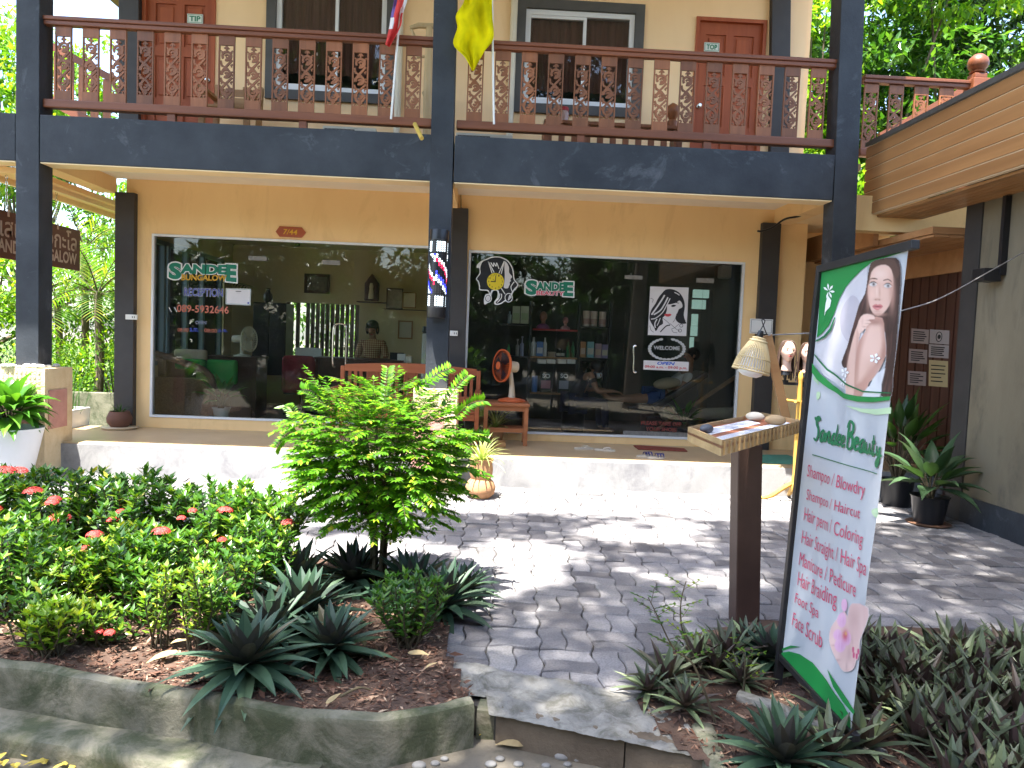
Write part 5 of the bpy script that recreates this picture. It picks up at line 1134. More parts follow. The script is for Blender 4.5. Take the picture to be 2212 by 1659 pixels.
# =================================================================== HANGING NAME BOARD
SX = -.30
zs_ = lambda x, y: (x*.3193, 334 + y*.3193)
def sp(x, y, o=0): p = atx(*zs_(x, y), SX); return V((SX + o, p.y, p.z))
yr = sp(543, 515).y; ya, yb = sp(2, 640).y, sp(515, 735).y; y_at = lambda i: ya + (yb - ya) * (i - 1) / 14
zt_, zb_ = sp(543, 515).z, sp(543, 788).z; y0_ = y_at(0) - .06
r = MB().box((SX - .035, y0_, zb_), (SX, yr, zt_)).build('hanging_name_board', woodmat('dark red brown sign wood', (.10, .030, .018), (.15, .05, .03), 1, .5), None, bevel=.004, origin=(SX, (y0_ + yr)/2, zb_)); tag(r, 'dark red brown hanging name board with pale Thai and English letters behind the left column', 'sign')
M['sign_letter'] = flat('pale pink cut letters', (.55, .40, .32))
H = zt_ - zb_
def board_text(s, f0, f1, h0, h1, bold=.02):
    q = [V((SX + .004, y, zb_ + H*h)) for y, h in ((f0, h1), (f1, h1), (f1, h0), (f0, h0))]; text_on('lettering', s, q, M['sign_letter'], r, bold=bold)
board_text('SANDEE BUNGALOW', y_at(0), y_at(15), .14, .40, .03); board_text('แสนดี บังกะโล', y_at(.2), y_at(15) - .0, .46, .92, .012)
for u, vt in ((18, 360), (125, 400)):
    p = atx(u, vt, SX); ptop = V((SX - .017, p.y, 2.80)); pb = V((SX - .017, p.y, zt_ - .01)); mb = MB(); nl = int((ptop.z - pb.z) / .035)
    for i in range(nl):
        c = pb + (ptop - pb) * (i + .5) / nl; q = Matrix.Rotation(PI/2 * (i % 2), 3, 'Z'); mb.tube([c + q @ V((.011*math.cos(a_*TAU/10), 0, .022*math.sin(a_*TAU/10))) for a_ in range(11)], .0035, 5, False)
    mb.build('chain', M['chrome'], r, smooth=True); MB().obox(V((SX + .003, p.y, zt_ - .02)), .006, .03, .07).build('chain_plate', M['sign_letter'], r)

# =================================================================== GLASS LETTERING
DY = YW + .018
gl = {}
def pane(name, u0, u1, W, x0=None, x1=None):
    xa = x0 if x0 is not None else W[0] + .028; xb = x1 if x1 is not None else W[1] - .028
    return MB().box((xa, YW + .026, W[2] + .004), (xb, YW + .036, W[3] - .028)).build(name, M['glass'], B)
xd0 = xat(544, 700, YW); xd1 = xat(711, 700, YW)
P1 = pane('reception_pane', 0, 0, WL, None, xd0 - .004); P2 = pane('reception_door', 0, 0, WL, xd0 + .004, xd1 - .003); P3 = pane('reception_pane', 0, 0, WL, xd1 + .003, None)
sx0 = xat(*z6(1205, 1000), YW); sx1 = xat(*z6(1700, 1000), YW)
Q1 = pane('salon_pane', 0, 0, WR, None, sx0 - .004); Q2 = pane('salon_door', 0, 0, WR, sx0 + .004, sx1 - .003); Q3 = pane('salon_pane', 0, 0, WR, sx1 + .003, None)
def gpt(f, k=0): return lambda x, y: at(*f(x, y), DY - .0008*k)
def gpoly(name, pts, f, m, k, par, sm=0, closed=True):
    P = [V((*p, 0)) for p in pts]
    if sm: P = smooth_line(P, sm, True)
    g = gpt(f, k); return MB().poly([g(p.x, p.y) for p in P]).build(name, m, par)
def gstroke(name, pts, f, m, k, par, w, sm=5):
    P = smooth_line([V((*p, 0)) for p in pts], sm); g = gpt(f, k); return MB().ribbon([g(p.x, p.y) for p in P], w, (0, 1, 0), .0006).build(name, m, par)
def gtext(s, q, f, m, par, k=2, edge=None, bold=.0, shear=0, ebold=.06, name='lettering'):
    g = gpt(f, k); Q_ = [g(*p) for p in q]
    if edge: text_on(name + '_edge', s, Q_, edge, par, off=V((0, .0009, 0)), bold=bold + ebold, shear=shear)
    text_on(name, s, Q_, m, par, bold=bold, shear=shear)
INK = {n: flat('vinyl ' + n, c) for n, c in dict(green=(.008, .17, .10), amber=(.55, .30, .02), white=(.72, .72, .70), navy=(.03, .05, .28), red=(.50, .05, .06), faded=(.42, .13, .08), slate=(.12, .14, .24), pinkred=(.60, .07, .12), black=(.012, .012, .014), yellow=(.72, .56, .02), maroon=(.22, .055, .045), blue=(.03, .10, .50), poster=(.62, .60, .60), grey=(.42, .43, .42)).items()}
for s, q in (('S', ((412, 325), (476, 328), (474, 422), (410, 418))), ('ANDE', ((487, 332), (772, 338), (770, 392), (485, 386))), ('E', ((782, 338), (836, 341), (834, 438), (780, 433)))): gtext(s, q, z5, INK['green'], P1, 3, INK['white'], .055)
gtext('BUNGALOW', ((487, 396), (776, 402), (774, 437), (485, 432)), z5, INK['amber'], P1, 5, None, .035)
gtext('RECEPTION', ((504, 485), (753, 490), (752, 540), (502, 533)), z5, INK['navy'], P1, 3, INK['white'], .015, 0, .022)
gtext('089-5932646', ((457, 592), (792, 604), (790, 650), (455, 638)), z5, INK['faded'], P1, 3, None, .02); gtext('OPEN', ((575, 697), (645, 698), (645, 720), (575, 718)), z5, INK['slate'], P1, 3, INK['grey'], .0, 0, .02)
gtext('08:00', ((460, 742), (530, 744), (530, 768), (460, 766)), z5, INK['faded'], P1, 3); gtext('a.m.', ((540, 742), (595, 744), (595, 768), (540, 766)), z5, INK['navy'], P1, 3, None, .02); gtext('- 08:00', ((610, 745), (715, 750), (715, 774), (610, 769)), z5, INK['faded'], P1, 3); gtext('p.m.', ((727, 752), (782, 754), (782, 778), (727, 775)), z5, INK['navy'], P1, 3, None, .02)
gpoly('paper_notice', [(772, 485), (935, 489), (933, 597), (771, 590)], z5, INK['poster'], 3, P1)
g = [(776, 489), (931, 493), (929, 592), (775, 586)]
for i in range(4): gstroke('notice_border', [g[i], g[(i+1) % 4]], z5, INK['green'], 4, P1, .004)
gstroke('notice_heading', [(836, 505), (872, 506)], z5, INK['black'], 4, P1, .009); gstroke('notice_heading', [(840, 516), (866, 517)], z5, INK['grey'], 4, P1, .005); gpoly('notice_badge', [(912, 576), (924, 576), (924, 586), (912, 586)], z5, INK['navy'], 4, P1)
for x in (415, 450): gstroke('phone_sign', [(x - 12, 608), (x, 630), (x + 5, 640)], z5, INK['grey'], 3, P1, .012)
# salon
for s, q in (('S', ((582, 438), (641, 441), (639, 525), (580, 521))), ('ANDE', ((647, 447), (822, 452), (820, 502), (645, 497))), ('E', ((825, 450), (876, 452), (874, 533), (823, 530)))): gtext(s, q, z6, INK['green'], Q1, 3, INK['white'], .055)
gtext('BEAUTY', ((645, 503), (820, 508), (818, 533), (643, 528)), z6, INK['pinkred'], Q1, 5, INK['white'], .03, 0, .05)
out_ = [(250, 215), (330, 180), (430, 170), (520, 190), (600, 240), (660, 330), (685, 420), (695, 520), (750, 590), (745, 630), (700, 680), (660, 760), (650, 850), (600, 880), (550, 860), (480, 905), (400, 912), (380, 870), (430, 800), (430, 710), (370, 700), (340, 760), (340, 830), (300, 870), (235, 910), (225, 830), (250, 760), (300, 740), (270, 700), (160, 690), (150, 640), (130, 560), (100, 515), (155, 430), (150, 350), (115, 345), (120, 300), (170, 250)]
gpoly('sticker_edge', out_, zk, INK['white'], 1, Q1, 4)
inn = [(275, 222), (340, 195), (430, 185), (510, 205), (588, 250), (645, 335), (668, 420), (680, 525), (730, 590), (728, 625), (690, 665), (640, 740), (545, 840), (470, 890), (415, 895), (410, 870), (448, 800), (448, 695), (350, 690), (320, 735), (285, 685), (175, 675), (165, 630), (148, 555), (118, 513), (170, 435), (168, 350), (190, 275), (225, 240)]
gpoly('head_silhouette', inn, zk, INK['black'], 2, Q1, 4)
gpoly('face_profile', [(545, 250), (580, 275), (610, 340), (612, 420), (658, 480), (632, 520), (640, 545), (620, 570), (622, 600), (608, 625), (590, 660), (530, 650), (540, 560), (545, 450), (540, 350)], zk, INK['poster'], 3, Q1, 3)
for pts in ([(290, 245), (350, 430)], [(290, 245), (382, 420)], [(538, 240), (455, 430)], [(538, 240), (490, 440)], [(330, 265), (370, 325), (375, 270), (410, 320), (420, 270), (455, 360)], [(350, 690), (310, 770)], [(490, 660), (550, 750)], [(690, 560), (640, 640), (665, 720)], [(720, 570), (745, 610), (700, 690)], [(470, 740), (450, 820), (395, 865)], [(495, 745), (490, 810), (430, 880)]): gstroke('scissors_line', pts, zk, INK['white'], 4, Q1, .011)
def circ(cx_, cy_, rx, ry, n=28): return [(cx_ + rx*math.cos(TAU*i/n), cy_ + ry*math.sin(TAU*i/n)) for i in range(n)]
gpoly('scissors_ring', circ(288, 815, 58, 66), zk, INK['white'], 3, Q1); gpoly('scissors_ring', circ(288, 815, 44, 52), zk, INK['black'], 4, Q1); gpoly('scissors_ring', circ(288, 815, 36, 44), zk, INK['poster'], 5, Q1)
gpoly('scissors_ring', circ(605, 805, 62, 72), zk, INK['white'], 3, Q1); gpoly('scissors_ring', circ(605, 805, 50, 60), zk, INK['black'], 4, Q1); gpoly('scissors_ring', [(600, 850), (650, 800), (640, 770), (615, 760), (590, 840)], zk, INK['poster'], 5, Q1)
ck = gpoly('clock_face', circ(402, 556, 131, 131, 40), zk, INK['yellow'], 6, Q1)
for i in range(12):
    a_ = TAU*(i + 1)/12; x, y = 402 + 104*math.sin(a_), 556 - 104*math.cos(a_); s = str(i + 1); w_ = 9 * len(s); gtext(s, ((x - w_, y - 15), (x + w_, y - 15), (x + w_, y + 15), (x - w_, y + 15)), zk, INK['black'], Q1, 7, name='clock_numeral')
gstroke('clock_hand', [(402, 560), (406, 470)], zk, INK['black'], 7, Q1, .009); gstroke('clock_hand', [(402, 560), (330, 556)], zk, INK['black'], 7, Q1, .012); gstroke('clock_hand', [(402, 560), (360, 515)], zk, INK['black'], 7, Q1, .004)
# poster of a woman's head in black, white and red
gpoly('poster_sheet', [(338, 181), (690, 192), (668, 635), (316, 625)], zw, INK['poster'], 2, Q2)
gpoly('poster_hair', [(440, 250), (480, 210), (540, 207), (600, 235), (640, 290), (655, 360), (645, 440), (660, 500), (668, 520), (610, 520), (570, 480), (590, 420), (600, 390), (632, 370), (628, 335), (605, 310), (575, 330), (520, 345), (495, 350), (490, 400), (470, 450), (450, 470), (455, 520), (420, 545), (390, 590), (375, 560), (350, 520), (330, 470), (345, 400), (385, 340), (410, 290)], zw, INK['black'], 3, Q2, 3)
for pts, w_ in (([(470, 260), (440, 310), (400, 370), (350, 440)], .02), ([(500, 280), (470, 340), (430, 400), (370, 440)], .018), ([(520, 290), (490, 350), (450, 420), (390, 470), (345, 480)], .012), ([(400, 480), (380, 520), (385, 560)], .014), ([(430, 470), (415, 510), (400, 540)], .010), ([(560, 235), (590, 250), (605, 262)], .012)): gstroke('hair_highlight', pts, zw, INK['poster'], 4, Q2, w_)
gpoly('poster_eye', [(528, 360), (548, 348), (575, 355), (560, 366), (540, 368)], zw, INK['black'], 4, Q2, 3); gstroke('poster_brow', [(540, 338), (570, 328), (600, 335)], zw, INK['black'], 4, Q2, .009)
gpoly('poster_lips', [(466, 440), (485, 430), (500, 434), (515, 430), (533, 440), (510, 456), (485, 455)], zw, INK['red'], 4, Q2, 3)
for pts in ([(450, 470), (490, 500), (520, 530)], [(580, 430), (565, 480), (545, 510)], [(598, 400), (580, 440)], [(520, 520), (575, 570), (610, 590)], [(600, 525), (560, 560), (535, 570), (550, 600), (585, 605)], [(340, 290), (365, 300), (355, 330)], [(335, 540), (345, 580), (370, 600)], [(660, 490), (640, 505), (620, 505)]): gstroke('poster_line', pts, zw, INK['black'], 4, Q2, .005)
gstroke('comb', [(430, 598), (482, 545), (520, 535)], zw, INK['black'], 4, Q2, .014)
for c in ((622, 540), (610, 585)): gstroke('scissors_loop', circ(c[0], c[1], 15, 14, 12) + [(c[0] + 15, c[1])], zw, INK['black'], 4, Q2, .006)
# wreath with WELCOME, opening hours, shoe notice
for i in range(26):
    a_ = TAU*i/26; x, y = 490 + 158*math.cos(a_), 752 + 92*math.sin(a_) * (1 if math.sin(a_) < 0 else 1.05)
    if abs(math.cos(a_)) < .25 and math.sin(a_) < 0: continue
    gpoly('wreath_leaf', [(x + 24*math.cos(a_ + PI/2 + d)*q, y + 15*math.sin(a_ + PI/2 + d)*q) for d, q in ((0, 1), (.9, .8), (1.8, .7), (PI, .9), (4, .7), (5.3, .8))], zw, INK['grey'], 2 + .2*(i % 3), Q2, 3)
gtext('WELCOME', ((372, 724), (607, 731), (605, 764), (370, 757)), zw, INK['grey'], Q2, 4, None, .03)
gpoly('hours_board', [(278, 857), (691, 872), (688, 957), (275, 941)], zw, INK['poster'], 3, Q2)
gtext('OPEN', ((406, 869), (563, 875), (560, 901), (403, 896)), zw, INK['blue'], Q2, 4, None, .04, .25); gtext('09:00 a.m. - 09:00 p.m.', ((290, 902), (676, 917), (674, 946), (288, 931)), zw, INK['red'], Q2, 4, None, .03)
gtext('PLEASE TAKE OFF', ((258, 1413), (622, 1427), (621, 1458), (257, 1446)), zw, INK['maroon'], Q2, 3, None, .03); gtext('YOUR SHOES', ((300, 1466), (582, 1478), (580, 1509), (298, 1500)), zw, INK['maroon'], Q2, 3, None, .03)
# door fittings
M['fit'] = mat('dull worn steel', (.20, .19, .17), .5, .25, 30)
def fitting(x0, x1, z0, z1, par, name='patch_fitting'): MB().box((x0, YW + .014, z0), (x1, YW + .046, z1)).build(name, M['fit'], par, bevel=.002)
for f, a_, par in ((z5, (916, 274, 1035, 308), P2), (z5, (1393, 300, 1510, 335), P2), (zw, (108, 75, 270, 118), Q2), (zw, (765, 102, 925, 150), Q2)):
    x0, x1, z0, z1 = rect_px(*f(a_[0], a_[1]), *f(a_[2], a_[3]), YW); fitting(x0, x1, z0, z1, par)
x0, x1, z0, z1 = rect_px(*z6(1205, 1408), *z6(1640, 1478), YW, .04); fitting(x0, x1, WR[2] + .001, max(z1, WR[2] + .06), Q2, 'bottom_rail')
def handle(f, x, y0, y1, dx, par):
    a_ = at(*f(x, y0), YW - .05); b_ = at(*f(x, y1), YW - .05); c_ = V((dx, 0, 0)); pts = smooth_line([a_ + c_*.5, a_, a_.lerp(b_, .15) - c_*.2, a_.lerp(b_, .5) - c_*.1, a_.lerp(b_, .85) - c_*.2, b_, b_ + c_*.5], 4)
    MB().tube(pts, .012, 8).build('door_handle', M['chrome'], par, smooth=True)
x = at(*z5(1515, 860), YW); hz = .27
MB().tube(smooth_line([V((x.x - .07, YW + .02, x.z - hz)), V((x.x - .08, YW - .05, x.z - hz + .05)), V((x.x - .08, YW - .06, x.z + hz - .08)), V((x.x - .05, YW - .06, x.z + hz)), V((x.x + .05, YW - .06, x.z + hz)), V((x.x + .08, YW - .06, x.z + hz - .08)), V((x.x + .08, YW - .05, x.z - hz + .05)), V((x.x + .05, YW + .02, x.z - hz))], 5), .011, 8).build('door_handle', M['chrome'], P3, smooth=True)
handle(zw, 192, 725, 965, .05, Q2)

# =================================================================== NEIGHBOUR BUILDING
NX = 9.62
NBD = empty('timber_eave_building', (10.5, -1, ZG), 'grey green building with a wide honey coloured plank eave at the right', 'building')
M['plank'] = woodmat('honey varnished planks', (.29, .138, .052), (.40, .205, .082), 1, .42, 10, .1); M['plank_x'] = woodmat('orange varnished planks', (.36, .17, .07), (.46, .24, .11), 0, .45, 10, .1)
M['gap'] = flat('pale plank joint', (.74, .60, .42)); M['grey_green'] = mat('stained grey green wall', (.15, .125, .082), .8, .2, 2.2, .2, 40, col2=(.21, .18, .125), stain=(1.6, .50, (.085, .075, .055), .8), stretch=(1, 1, .35))
FX = 9.05; fz1 = at(0, 0, 0).z; fz1 = (atx(1862, 330, FX).z + atx(2212, 140, FX).z)/2; fz0 = 2.80; nP = 6; ph = (fz1 - fz0)/nP
for i in range(nP): MB().box((FX, -7, fz0 + i*ph + .007), (FX + .016, .46, fz0 + (i+1)*ph - .007)).build('fascia_plank', M['plank'], NBD, bevel=.003)
MB().box((FX + .012, -6.99, fz0), (FX + .06, .45, fz1 - .001)).build('fascia_backing', M['gap'], NBD)
nS = 6; sw = (NX - FX - .06)/nS
for i in range(nS): MB().box((FX + .062 + i*sw + .004, -7, fz0 - .03), (FX + .062 + (i+1)*sw - .004, .46, fz0 - .005)).build('soffit_plank', M['plank'], NBD)
MB().prism([(FX - .02, -7.05, fz1 + .001), (FX - .02, -7.05, fz1 + .05), (14, -7.05, fz1 + 1.4), (14, -7.05, fz1 + 1.3)], (0, 7.5, 0)).build('roof', M['grey_trim'], NBD, fixn=True)
MB().box((NX, -7, ZG), (NX + .2, -.80, fz0 + .6)).build('wall', M['grey_green'], NBD); MB().box((NX - .02, -7, ZG), (NX - .001, -.80, ZG + .27)).build('skirting', M['black_render'], NBD)
MB().box((NX - .015, -.797, ZG), (NX + .22, -.55, fz0 + .6)).build('corner_column', M['black_back'], NBD, bevel=.005)
# recessed timber doors with notices; lower plank soffit in front of them
DX = 10.05
MB().box((DX, -.549, ZG), (DX + .1, 2.3, 2.25)).build('door_wall', woodmat('dark brown door planks', (.050, .020, .014), (.085, .035, .024), 2, .5, 12), NBD)
mb = MB()
for i in range(16): y = -.5 + i*.175; mb.box((DX - .016, y, ZG + .02), (DX - .001, y + .15, 2.24))
mb.build('vertical_boards', woodmat('brown door boards', (.065, .026, .017), (.11, .045, .03), 2, .45, 12), NBD)
for i in range(5): MB().box((9.3 + i*.16, -.54, 2.46), (9.45 + i*.16, 2.2, 2.485)).build('soffit_plank', M['plank_x'], NBD)
MB().box((DX - .06, -.545, 2.2), (DX - .02, 2.25, 2.455)).build('door_header', M['plank_x'], NBD); MB().box((9.28, -.546, 2.49), (DX + .1, 2.25, 2.56)).build('soffit_backing', M['plank_x'], NBD)
MB().box((9.20, .465, 2.49), (9.26, 2.3, 2.80)).build('inner_fascia', M['plank_x'], NBD)
zr = lambda x, y: (1814.4 + x*.4859, 403.2 + y*.4859)
for k, (x0, y0, x1, y1, m, lab) in enumerate(((318, 630, 395, 694, 'poster', 'top left white notice sheet on the dark timber doors'), (308, 720, 388, 782, 'poster', 'middle left white notice sheet on the dark timber doors'), (303, 818, 383, 880, 'poster', 'bottom left white notice sheet on the dark timber doors'), (400, 634, 486, 696, 'poster', 'notice sheet with a round emblem on the dark timber doors'), (396, 700, 484, 758, 'grey', 'notice sheet with bold heading below the round emblem'), (396, 770, 480, 886, 'amber', 'yellowish full page notice on the dark timber doors'))):
    q = [atx(*zr(x, y), DX - .02) for x, y in ((x0, y0), (x1, y0 + 6), (x1 - 2, y1 + 6), (x0 - 2, y1))]
    o = MB().prism(q, (.003, 0, 0)).build('notice_sheet', flat('aged notice %d' % k, (.42, .33, .17) if m == 'amber' else (.30, .24, .22) if k < 3 else (.34, .29, .27)), None, fixn=True, origin=q[0]); tag(o, lab, 'notice')
    mb = MB()
    for i in range(5):
        t_ = .2 + i*.15; a_ = q[0].lerp(q[3], t_).lerp(q[1].lerp(q[2], t_), .12); b_ = q[0].lerp(q[3], t_).lerp(q[1].lerp(q[2], t_), .6 + .3*R.random()); mb.ribbon([a_ + V((-.001, 0, 0)), b_ + V((-.001, 0, 0))], .012, (1, 0, 0), .001)
    if k == 3:
        mb = MB(); c = (q[0] + q[2])/2; mb.tube([c + V((-.002, .055*math.cos(TAU*i/20), .055*math.sin(TAU*i/20))) for i in range(21)], .004, 5, False); mb.ball(c, .003, .03, .026)
    mb.build('notice_print', INK['black'], o)
# wall lamp
p = atx(2158, 596, NX); mb = MB(); mb.box((NX - .20, p.y - .09, p.z - .06), (NX - .04, p.y + .09, p.z + .06)); o = mb.build('wall_box', M['black_metal'], None, bevel=.006, origin=(NX, p.y, p.z)); tag(o, 'black box fixed on the grey green wall below a black conduit', 'wall box')
MB().box((NX - .06, p.y - .10, p.z + .0), (NX - .002, p.y - .055, fz0 - .04)).build('conduit', M['black_metal'], o)

# =================================================================== BACK OF THE GARDEN
o = MB().box((-6, 3.6, ZG - .1), (-.2, 3.75, at(200, 848, 3.6).z)).build('garden_wall', M['concrete'], None, bevel=.01, origin=(-3, 3.7, ZG)); tag(o, 'low dark concrete wall at the back of the left garden', 'wall')
a_ = at(146, 893, 1.5); b_ = at(232, 892, 1.5)
def trough(x0, x1, y0, y1, z0, z1, name, label, m, flare=.03):
    mb = MB(); P = [(x0 + flare, y0 + flare, z0), (x1 - flare, y0 + flare, z0), (x1 - flare, y1 - flare, z0), (x0 + flare, y1 - flare, z0), (x0, y0, z1), (x1, y0, z1), (x1, y1, z1), (x0, y1, z1)]
    i_ = .03; P += [(x0 + i_, y0 + i_, z1), (x1 - i_, y0 + i_, z1), (x1 - i_, y1 - i_, z1), (x0 + i_, y1 - i_, z1)] + [(x0 + i_, y0 + i_, z1 - .04), (x1 - i_, y0 + i_, z1 - .04), (x1 - i_, y1 - i_, z1 - .04), (x0 + i_, y1 - i_, z1 - .04)]
    mb.add(P, [(0,3,2,1), (0,1,5,4), (1,2,6,5), (2,3,7,6), (3,0,4,7), (4,5,9,8), (5,6,10,9), (6,7,11,10), (7,4,8,11), (8,9,13,12), (9,10,14,13), (10,11,15,14), (11,8,12,15)]); o = mb.build(name, m, None, origin=((x0+x1)/2, (y0+y1)/2, z0), bevel=.004); tag(o, label, 'planter')
    MB().box((x0 + i_ + .001, y0 + i_ + .001, z1 - .08), (x1 - i_ - .001, y1 - i_ - .001, z1 - .035)).build('potting_soil', M['soil'], o); return o
TROUGH = trough(-1.10, -.12, 1.05, 1.75, ZG, at(190, 893, 1.05).z, 'planter_trough', 'cream white planter trough left of the porch behind the tiled plinth', M['white_paint'])

# =================================================================== INSIDE THE RECEPTION
def put(name, label, cat, build, loc, group=None):
    o = build(); return o
M['wicker'] = mat('brown wicker', (.13, .065, .03), .6, .4, 60, .9, 70, col2=(.26, .15, .08)); M['green_cloth'] = flat('green cushion cloth', (.02, .26, .04), .9); M['floral'] = mat('floral cushion cloth', (.45, .36, .26), .9, .1, 14, stain=(9, .55, (.30, .09, .08), .8))
IY = 2.35
a_ = at(332, 890, IY); b_ = at(452, 890, IY); so_ = empty('wicker_sofa', ((a_.x+b_.x)/2, IY, ZP), 'brown wicker sofa with green cushions behind the reception window', 'sofa')
zt_ = at(350, 765, IY).z
mb = MB(); mb.box((a_.x, IY, ZP + .06), (b_.x, IY + .08, ZP + .60)); mb.build('side_panel', M['wicker'], so_, bevel=.03)
mb = MB(); mb.box((a_.x - .05, IY + .09, ZP + .06), (a_.x + .12, IY + 1.2, zt_)); mb.build('backrest', M['wicker'], so_, bevel=.04); mb = MB(); mb.box((a_.x + .13, IY + .09, ZP + .06), (b_.x + .05, IY + 1.2, ZP + .38)); mb.build('seat', M['wicker'], so_, bevel=.02)
MB().tube(smooth_line([V((a_.x, IY + .04, zt_)), V(((a_.x*.6+b_.x*.4), IY + .04, zt_ - .08)), V((b_.x, IY + .04, ZP + .62)), V((b_.x + .01, IY + .04, ZP + .06))], 6), .045, 10).build('arm_roll', M['wicker'], so_, smooth=True)
def cushion(u0, v0, u1, v1, Y, m, label, dep=.14):
    x0, x1, z0, z1 = rect_px(u0, v0, u1, v1, Y); o = MB().box((x0, Y, z0), (x1, Y + dep, z1)).build('cushion', m, None, bevel=.045, seg=3, smooth=True, origin=((x0+x1)/2, Y, z0)); tag(o, label, 'cushion')
cushion(374, 753, 442, 784, IY + .28, M['floral'], 'flowered bolster cushion on the wicker sofa'); cushion(376, 774, 440, 800, IY + .12, M['green_cloth'], 'flat green cushion below the flowered bolster'); cushion(444, 776, 508, 832, IY + .2, M['green_cloth'], 'large square green cushion right of the flowered bolster')
M['darkwood'] = woodmat('dark brown furniture wood', (.045, .017, .010), (.075, .03, .018), 0, .4)
def desk(u0, u1, vt, Y, dep, label, name, zb=ZP):
    a_ = at(u0, vt, Y); b_ = at(u1, vt, Y); r = empty(name, ((a_.x+b_.x)/2, Y, zb), label, 'desk'); z = (a_.z + b_.z)/2
    MB().box((a_.x, Y, z - .04), (b_.x, Y + dep, z)).build('desk_top', M['darkwood'], r, bevel=.004)
    for x in (a_.x + .02, b_.x - .07): MB().box((x, Y + .02, zb), (x + .05, Y + dep - .02, z - .041)).build('side_panel', M['darkwood'], r)
    MB().box((a_.x + .071, Y + .05, zb + .15), (b_.x - .071, Y + .07, z - .041)).build('front_panel', M['darkwood'], r); return r, z
desk(442, 556, 770, 3.0, .6, 'dark red brown desk carrying the white fan', 'desk'); r, CZ = desk(678, 872, 775, 3.7, .6, 'dark wood reception counter in front of the woman', 'reception_counter')
# white fan on the desk
Yf = 3.15; M['fanwhite'] = flat('cream white fan plastic', (.60, .58, .46), .4); dz = at(498, 770, 3.0).z; c = at(538, 733, Yf); ff = empty('desk_fan', (at(520, 770, Yf).x, Yf, dz), 'cream white desk fan turned right behind the reception glass', 'fan')
xb = at(522, 770, Yf).x; MB().lathe([(.001, 0), (.12, 0), (.12, .02), (.04, .04)], (xb, Yf + .02, dz), 18).build('base', M['fanwhite'], ff, smooth=True); MB().tube([(xb, Yf, dz + .03), (xb, Yf, c.z - .05)], .022, 10).build('column', M['fanwhite'], ff, smooth=True)
hd = V((.93, -.36, .05)).normalized(); QF = hd.to_track_quat('Z', 'Y').to_matrix(); hm = V((xb, Yf, c.z)); MB().lathe([(.03, -.16), (.06, -.14), (.06, 0), (.03, .04)], hm, 16, QF).build('motor_housing', M['fanwhite'], ff, smooth=True)
hc = c; mb = MB(); rr = .185
for i in range(36):
    a2 = TAU*i/36; e1 = QF @ V((math.cos(a2), math.sin(a2), 0)); mb.tube([hc + e1*.03 + hd*.05, hc + e1*.12 + hd*.045, hc + e1*rr], .0026, 4, False); mb.tube([hc + e1*.03 - hd*.05, hc + e1*.12 - hd*.045, hc + e1*rr], .0026, 4, False)
mb.tube([hc + QF @ V((math.cos(TAU*i/32)*rr, math.sin(TAU*i/32)*rr, 0)) for i in range(33)], .008, 6, False); mb.build('wire_cage', M['fanwhite'], ff)
mb = MB()
for k in range(3):
    a0_ = TAU*k/3; P = [hc + QF @ V((math.cos(a0_ + d)*q, math.sin(a0_ + d)*q, w2)) for d, q, w2 in ((0, .03, -.02), (0, .16, -.03), (.9, .16, .03), (.9, .03, .02))]; mb.add(P, [(0, 1, 2, 3)])
mb.build('blades', M['fanwhite'], ff)
def boxpx(name, u0, v0, u1, v1, Y, dep, m, label, cat, bev=.004, slope=.045):
    x0, x1, z0, z1 = rect_px(u0, v0, u1, v1, Y, slope); o = MB().box((x0, Y, z0), (x1, Y + dep, z1)).build(name, m, None, bevel=bev, origin=((x0+x1)/2, Y + dep/2, z0)); tag(o, label, cat); return o, (x0, x1, z0, z1)
o, bx = boxpx('cabinet', 545, 652, 617, 812, 4.4, .5, M['black_plastic'], 'tall black cabinet at the back of the reception', 'cabinet'); MB().box((bx[0] + .02, 4.385, bx[2] + .3), ((bx[0]+bx[1])/2 - .004, 4.399, bx[3] - .03)).build('cabinet_door', M['black_metal'], o); MB().box(((bx[0]+bx[1])/2 + .004, 4.385, bx[2] + .3), (bx[1] - .02, 4.399, bx[3] - .03)).build('cabinet_door', M['black_metal'], o)
x = (bx[0] + bx[1])/2 - .1; o = MB().lathe([(.04, 0), (.08, .06), (.07, .14), (.03, .2), (.045, .24)], (x, 4.65, bx[3] + .001), 14).build('vase', M['black_metal'], None, smooth=True, origin=(x, 4.65, bx[3])); tag(o, 'dark vase on top of the tall black cabinet', 'vase')
def picture(u0, v0, u1, v1, Y, mf, mp_, label, w_=.05):
    x0, x1, z0, z1 = rect_px(u0, v0, u1, v1, Y, .04); r = empty('framed_picture', ((x0+x1)/2, Y, z0), label, 'picture'); frame('picture_frame', x0, x1, z0, z1, Y - .03, Y, w_, mf, r); MB().box((x0 + w_, Y - .012, z0 + w_), (x1 - w_, Y - .006, z1 - w_)).build('picture_sheet', mp_, r); return r
M['artdark'] = mat('dim landscape print', (.10, .085, .07), .5, .5, 12, col2=(.22, .19, .15)); M['photo'] = mat('faded portrait print', (.32, .26, .20), .5, .3, 14); M['cert'] = flat('cream certificate', (.62, .56, .42))
picture(658, 591, 713, 635, YB - .01, M['darkwood'], M['artdark'], 'dark framed landscape picture on the back wall'); picture(835, 622, 871, 668, 4.9, M['darkwood'], M['photo'], 'larger brown framed portrait standing on the wall shelf', .02); picture(870, 631, 899, 666, 4.88, M['midwood'], M['cert'], 'smaller pale portrait beside the brown framed portrait', .015); picture(860, 692, 892, 733, YB - .01, M['midwood'], M['cert'], 'framed cream certificate below the wall shelf', .025)
o, bx = boxpx('wall_shelf', 826, 666, 922, 671, 4.8, .35, M['darkwood'], 'dark wall shelf holding the framed portraits', 'shelf', .002)
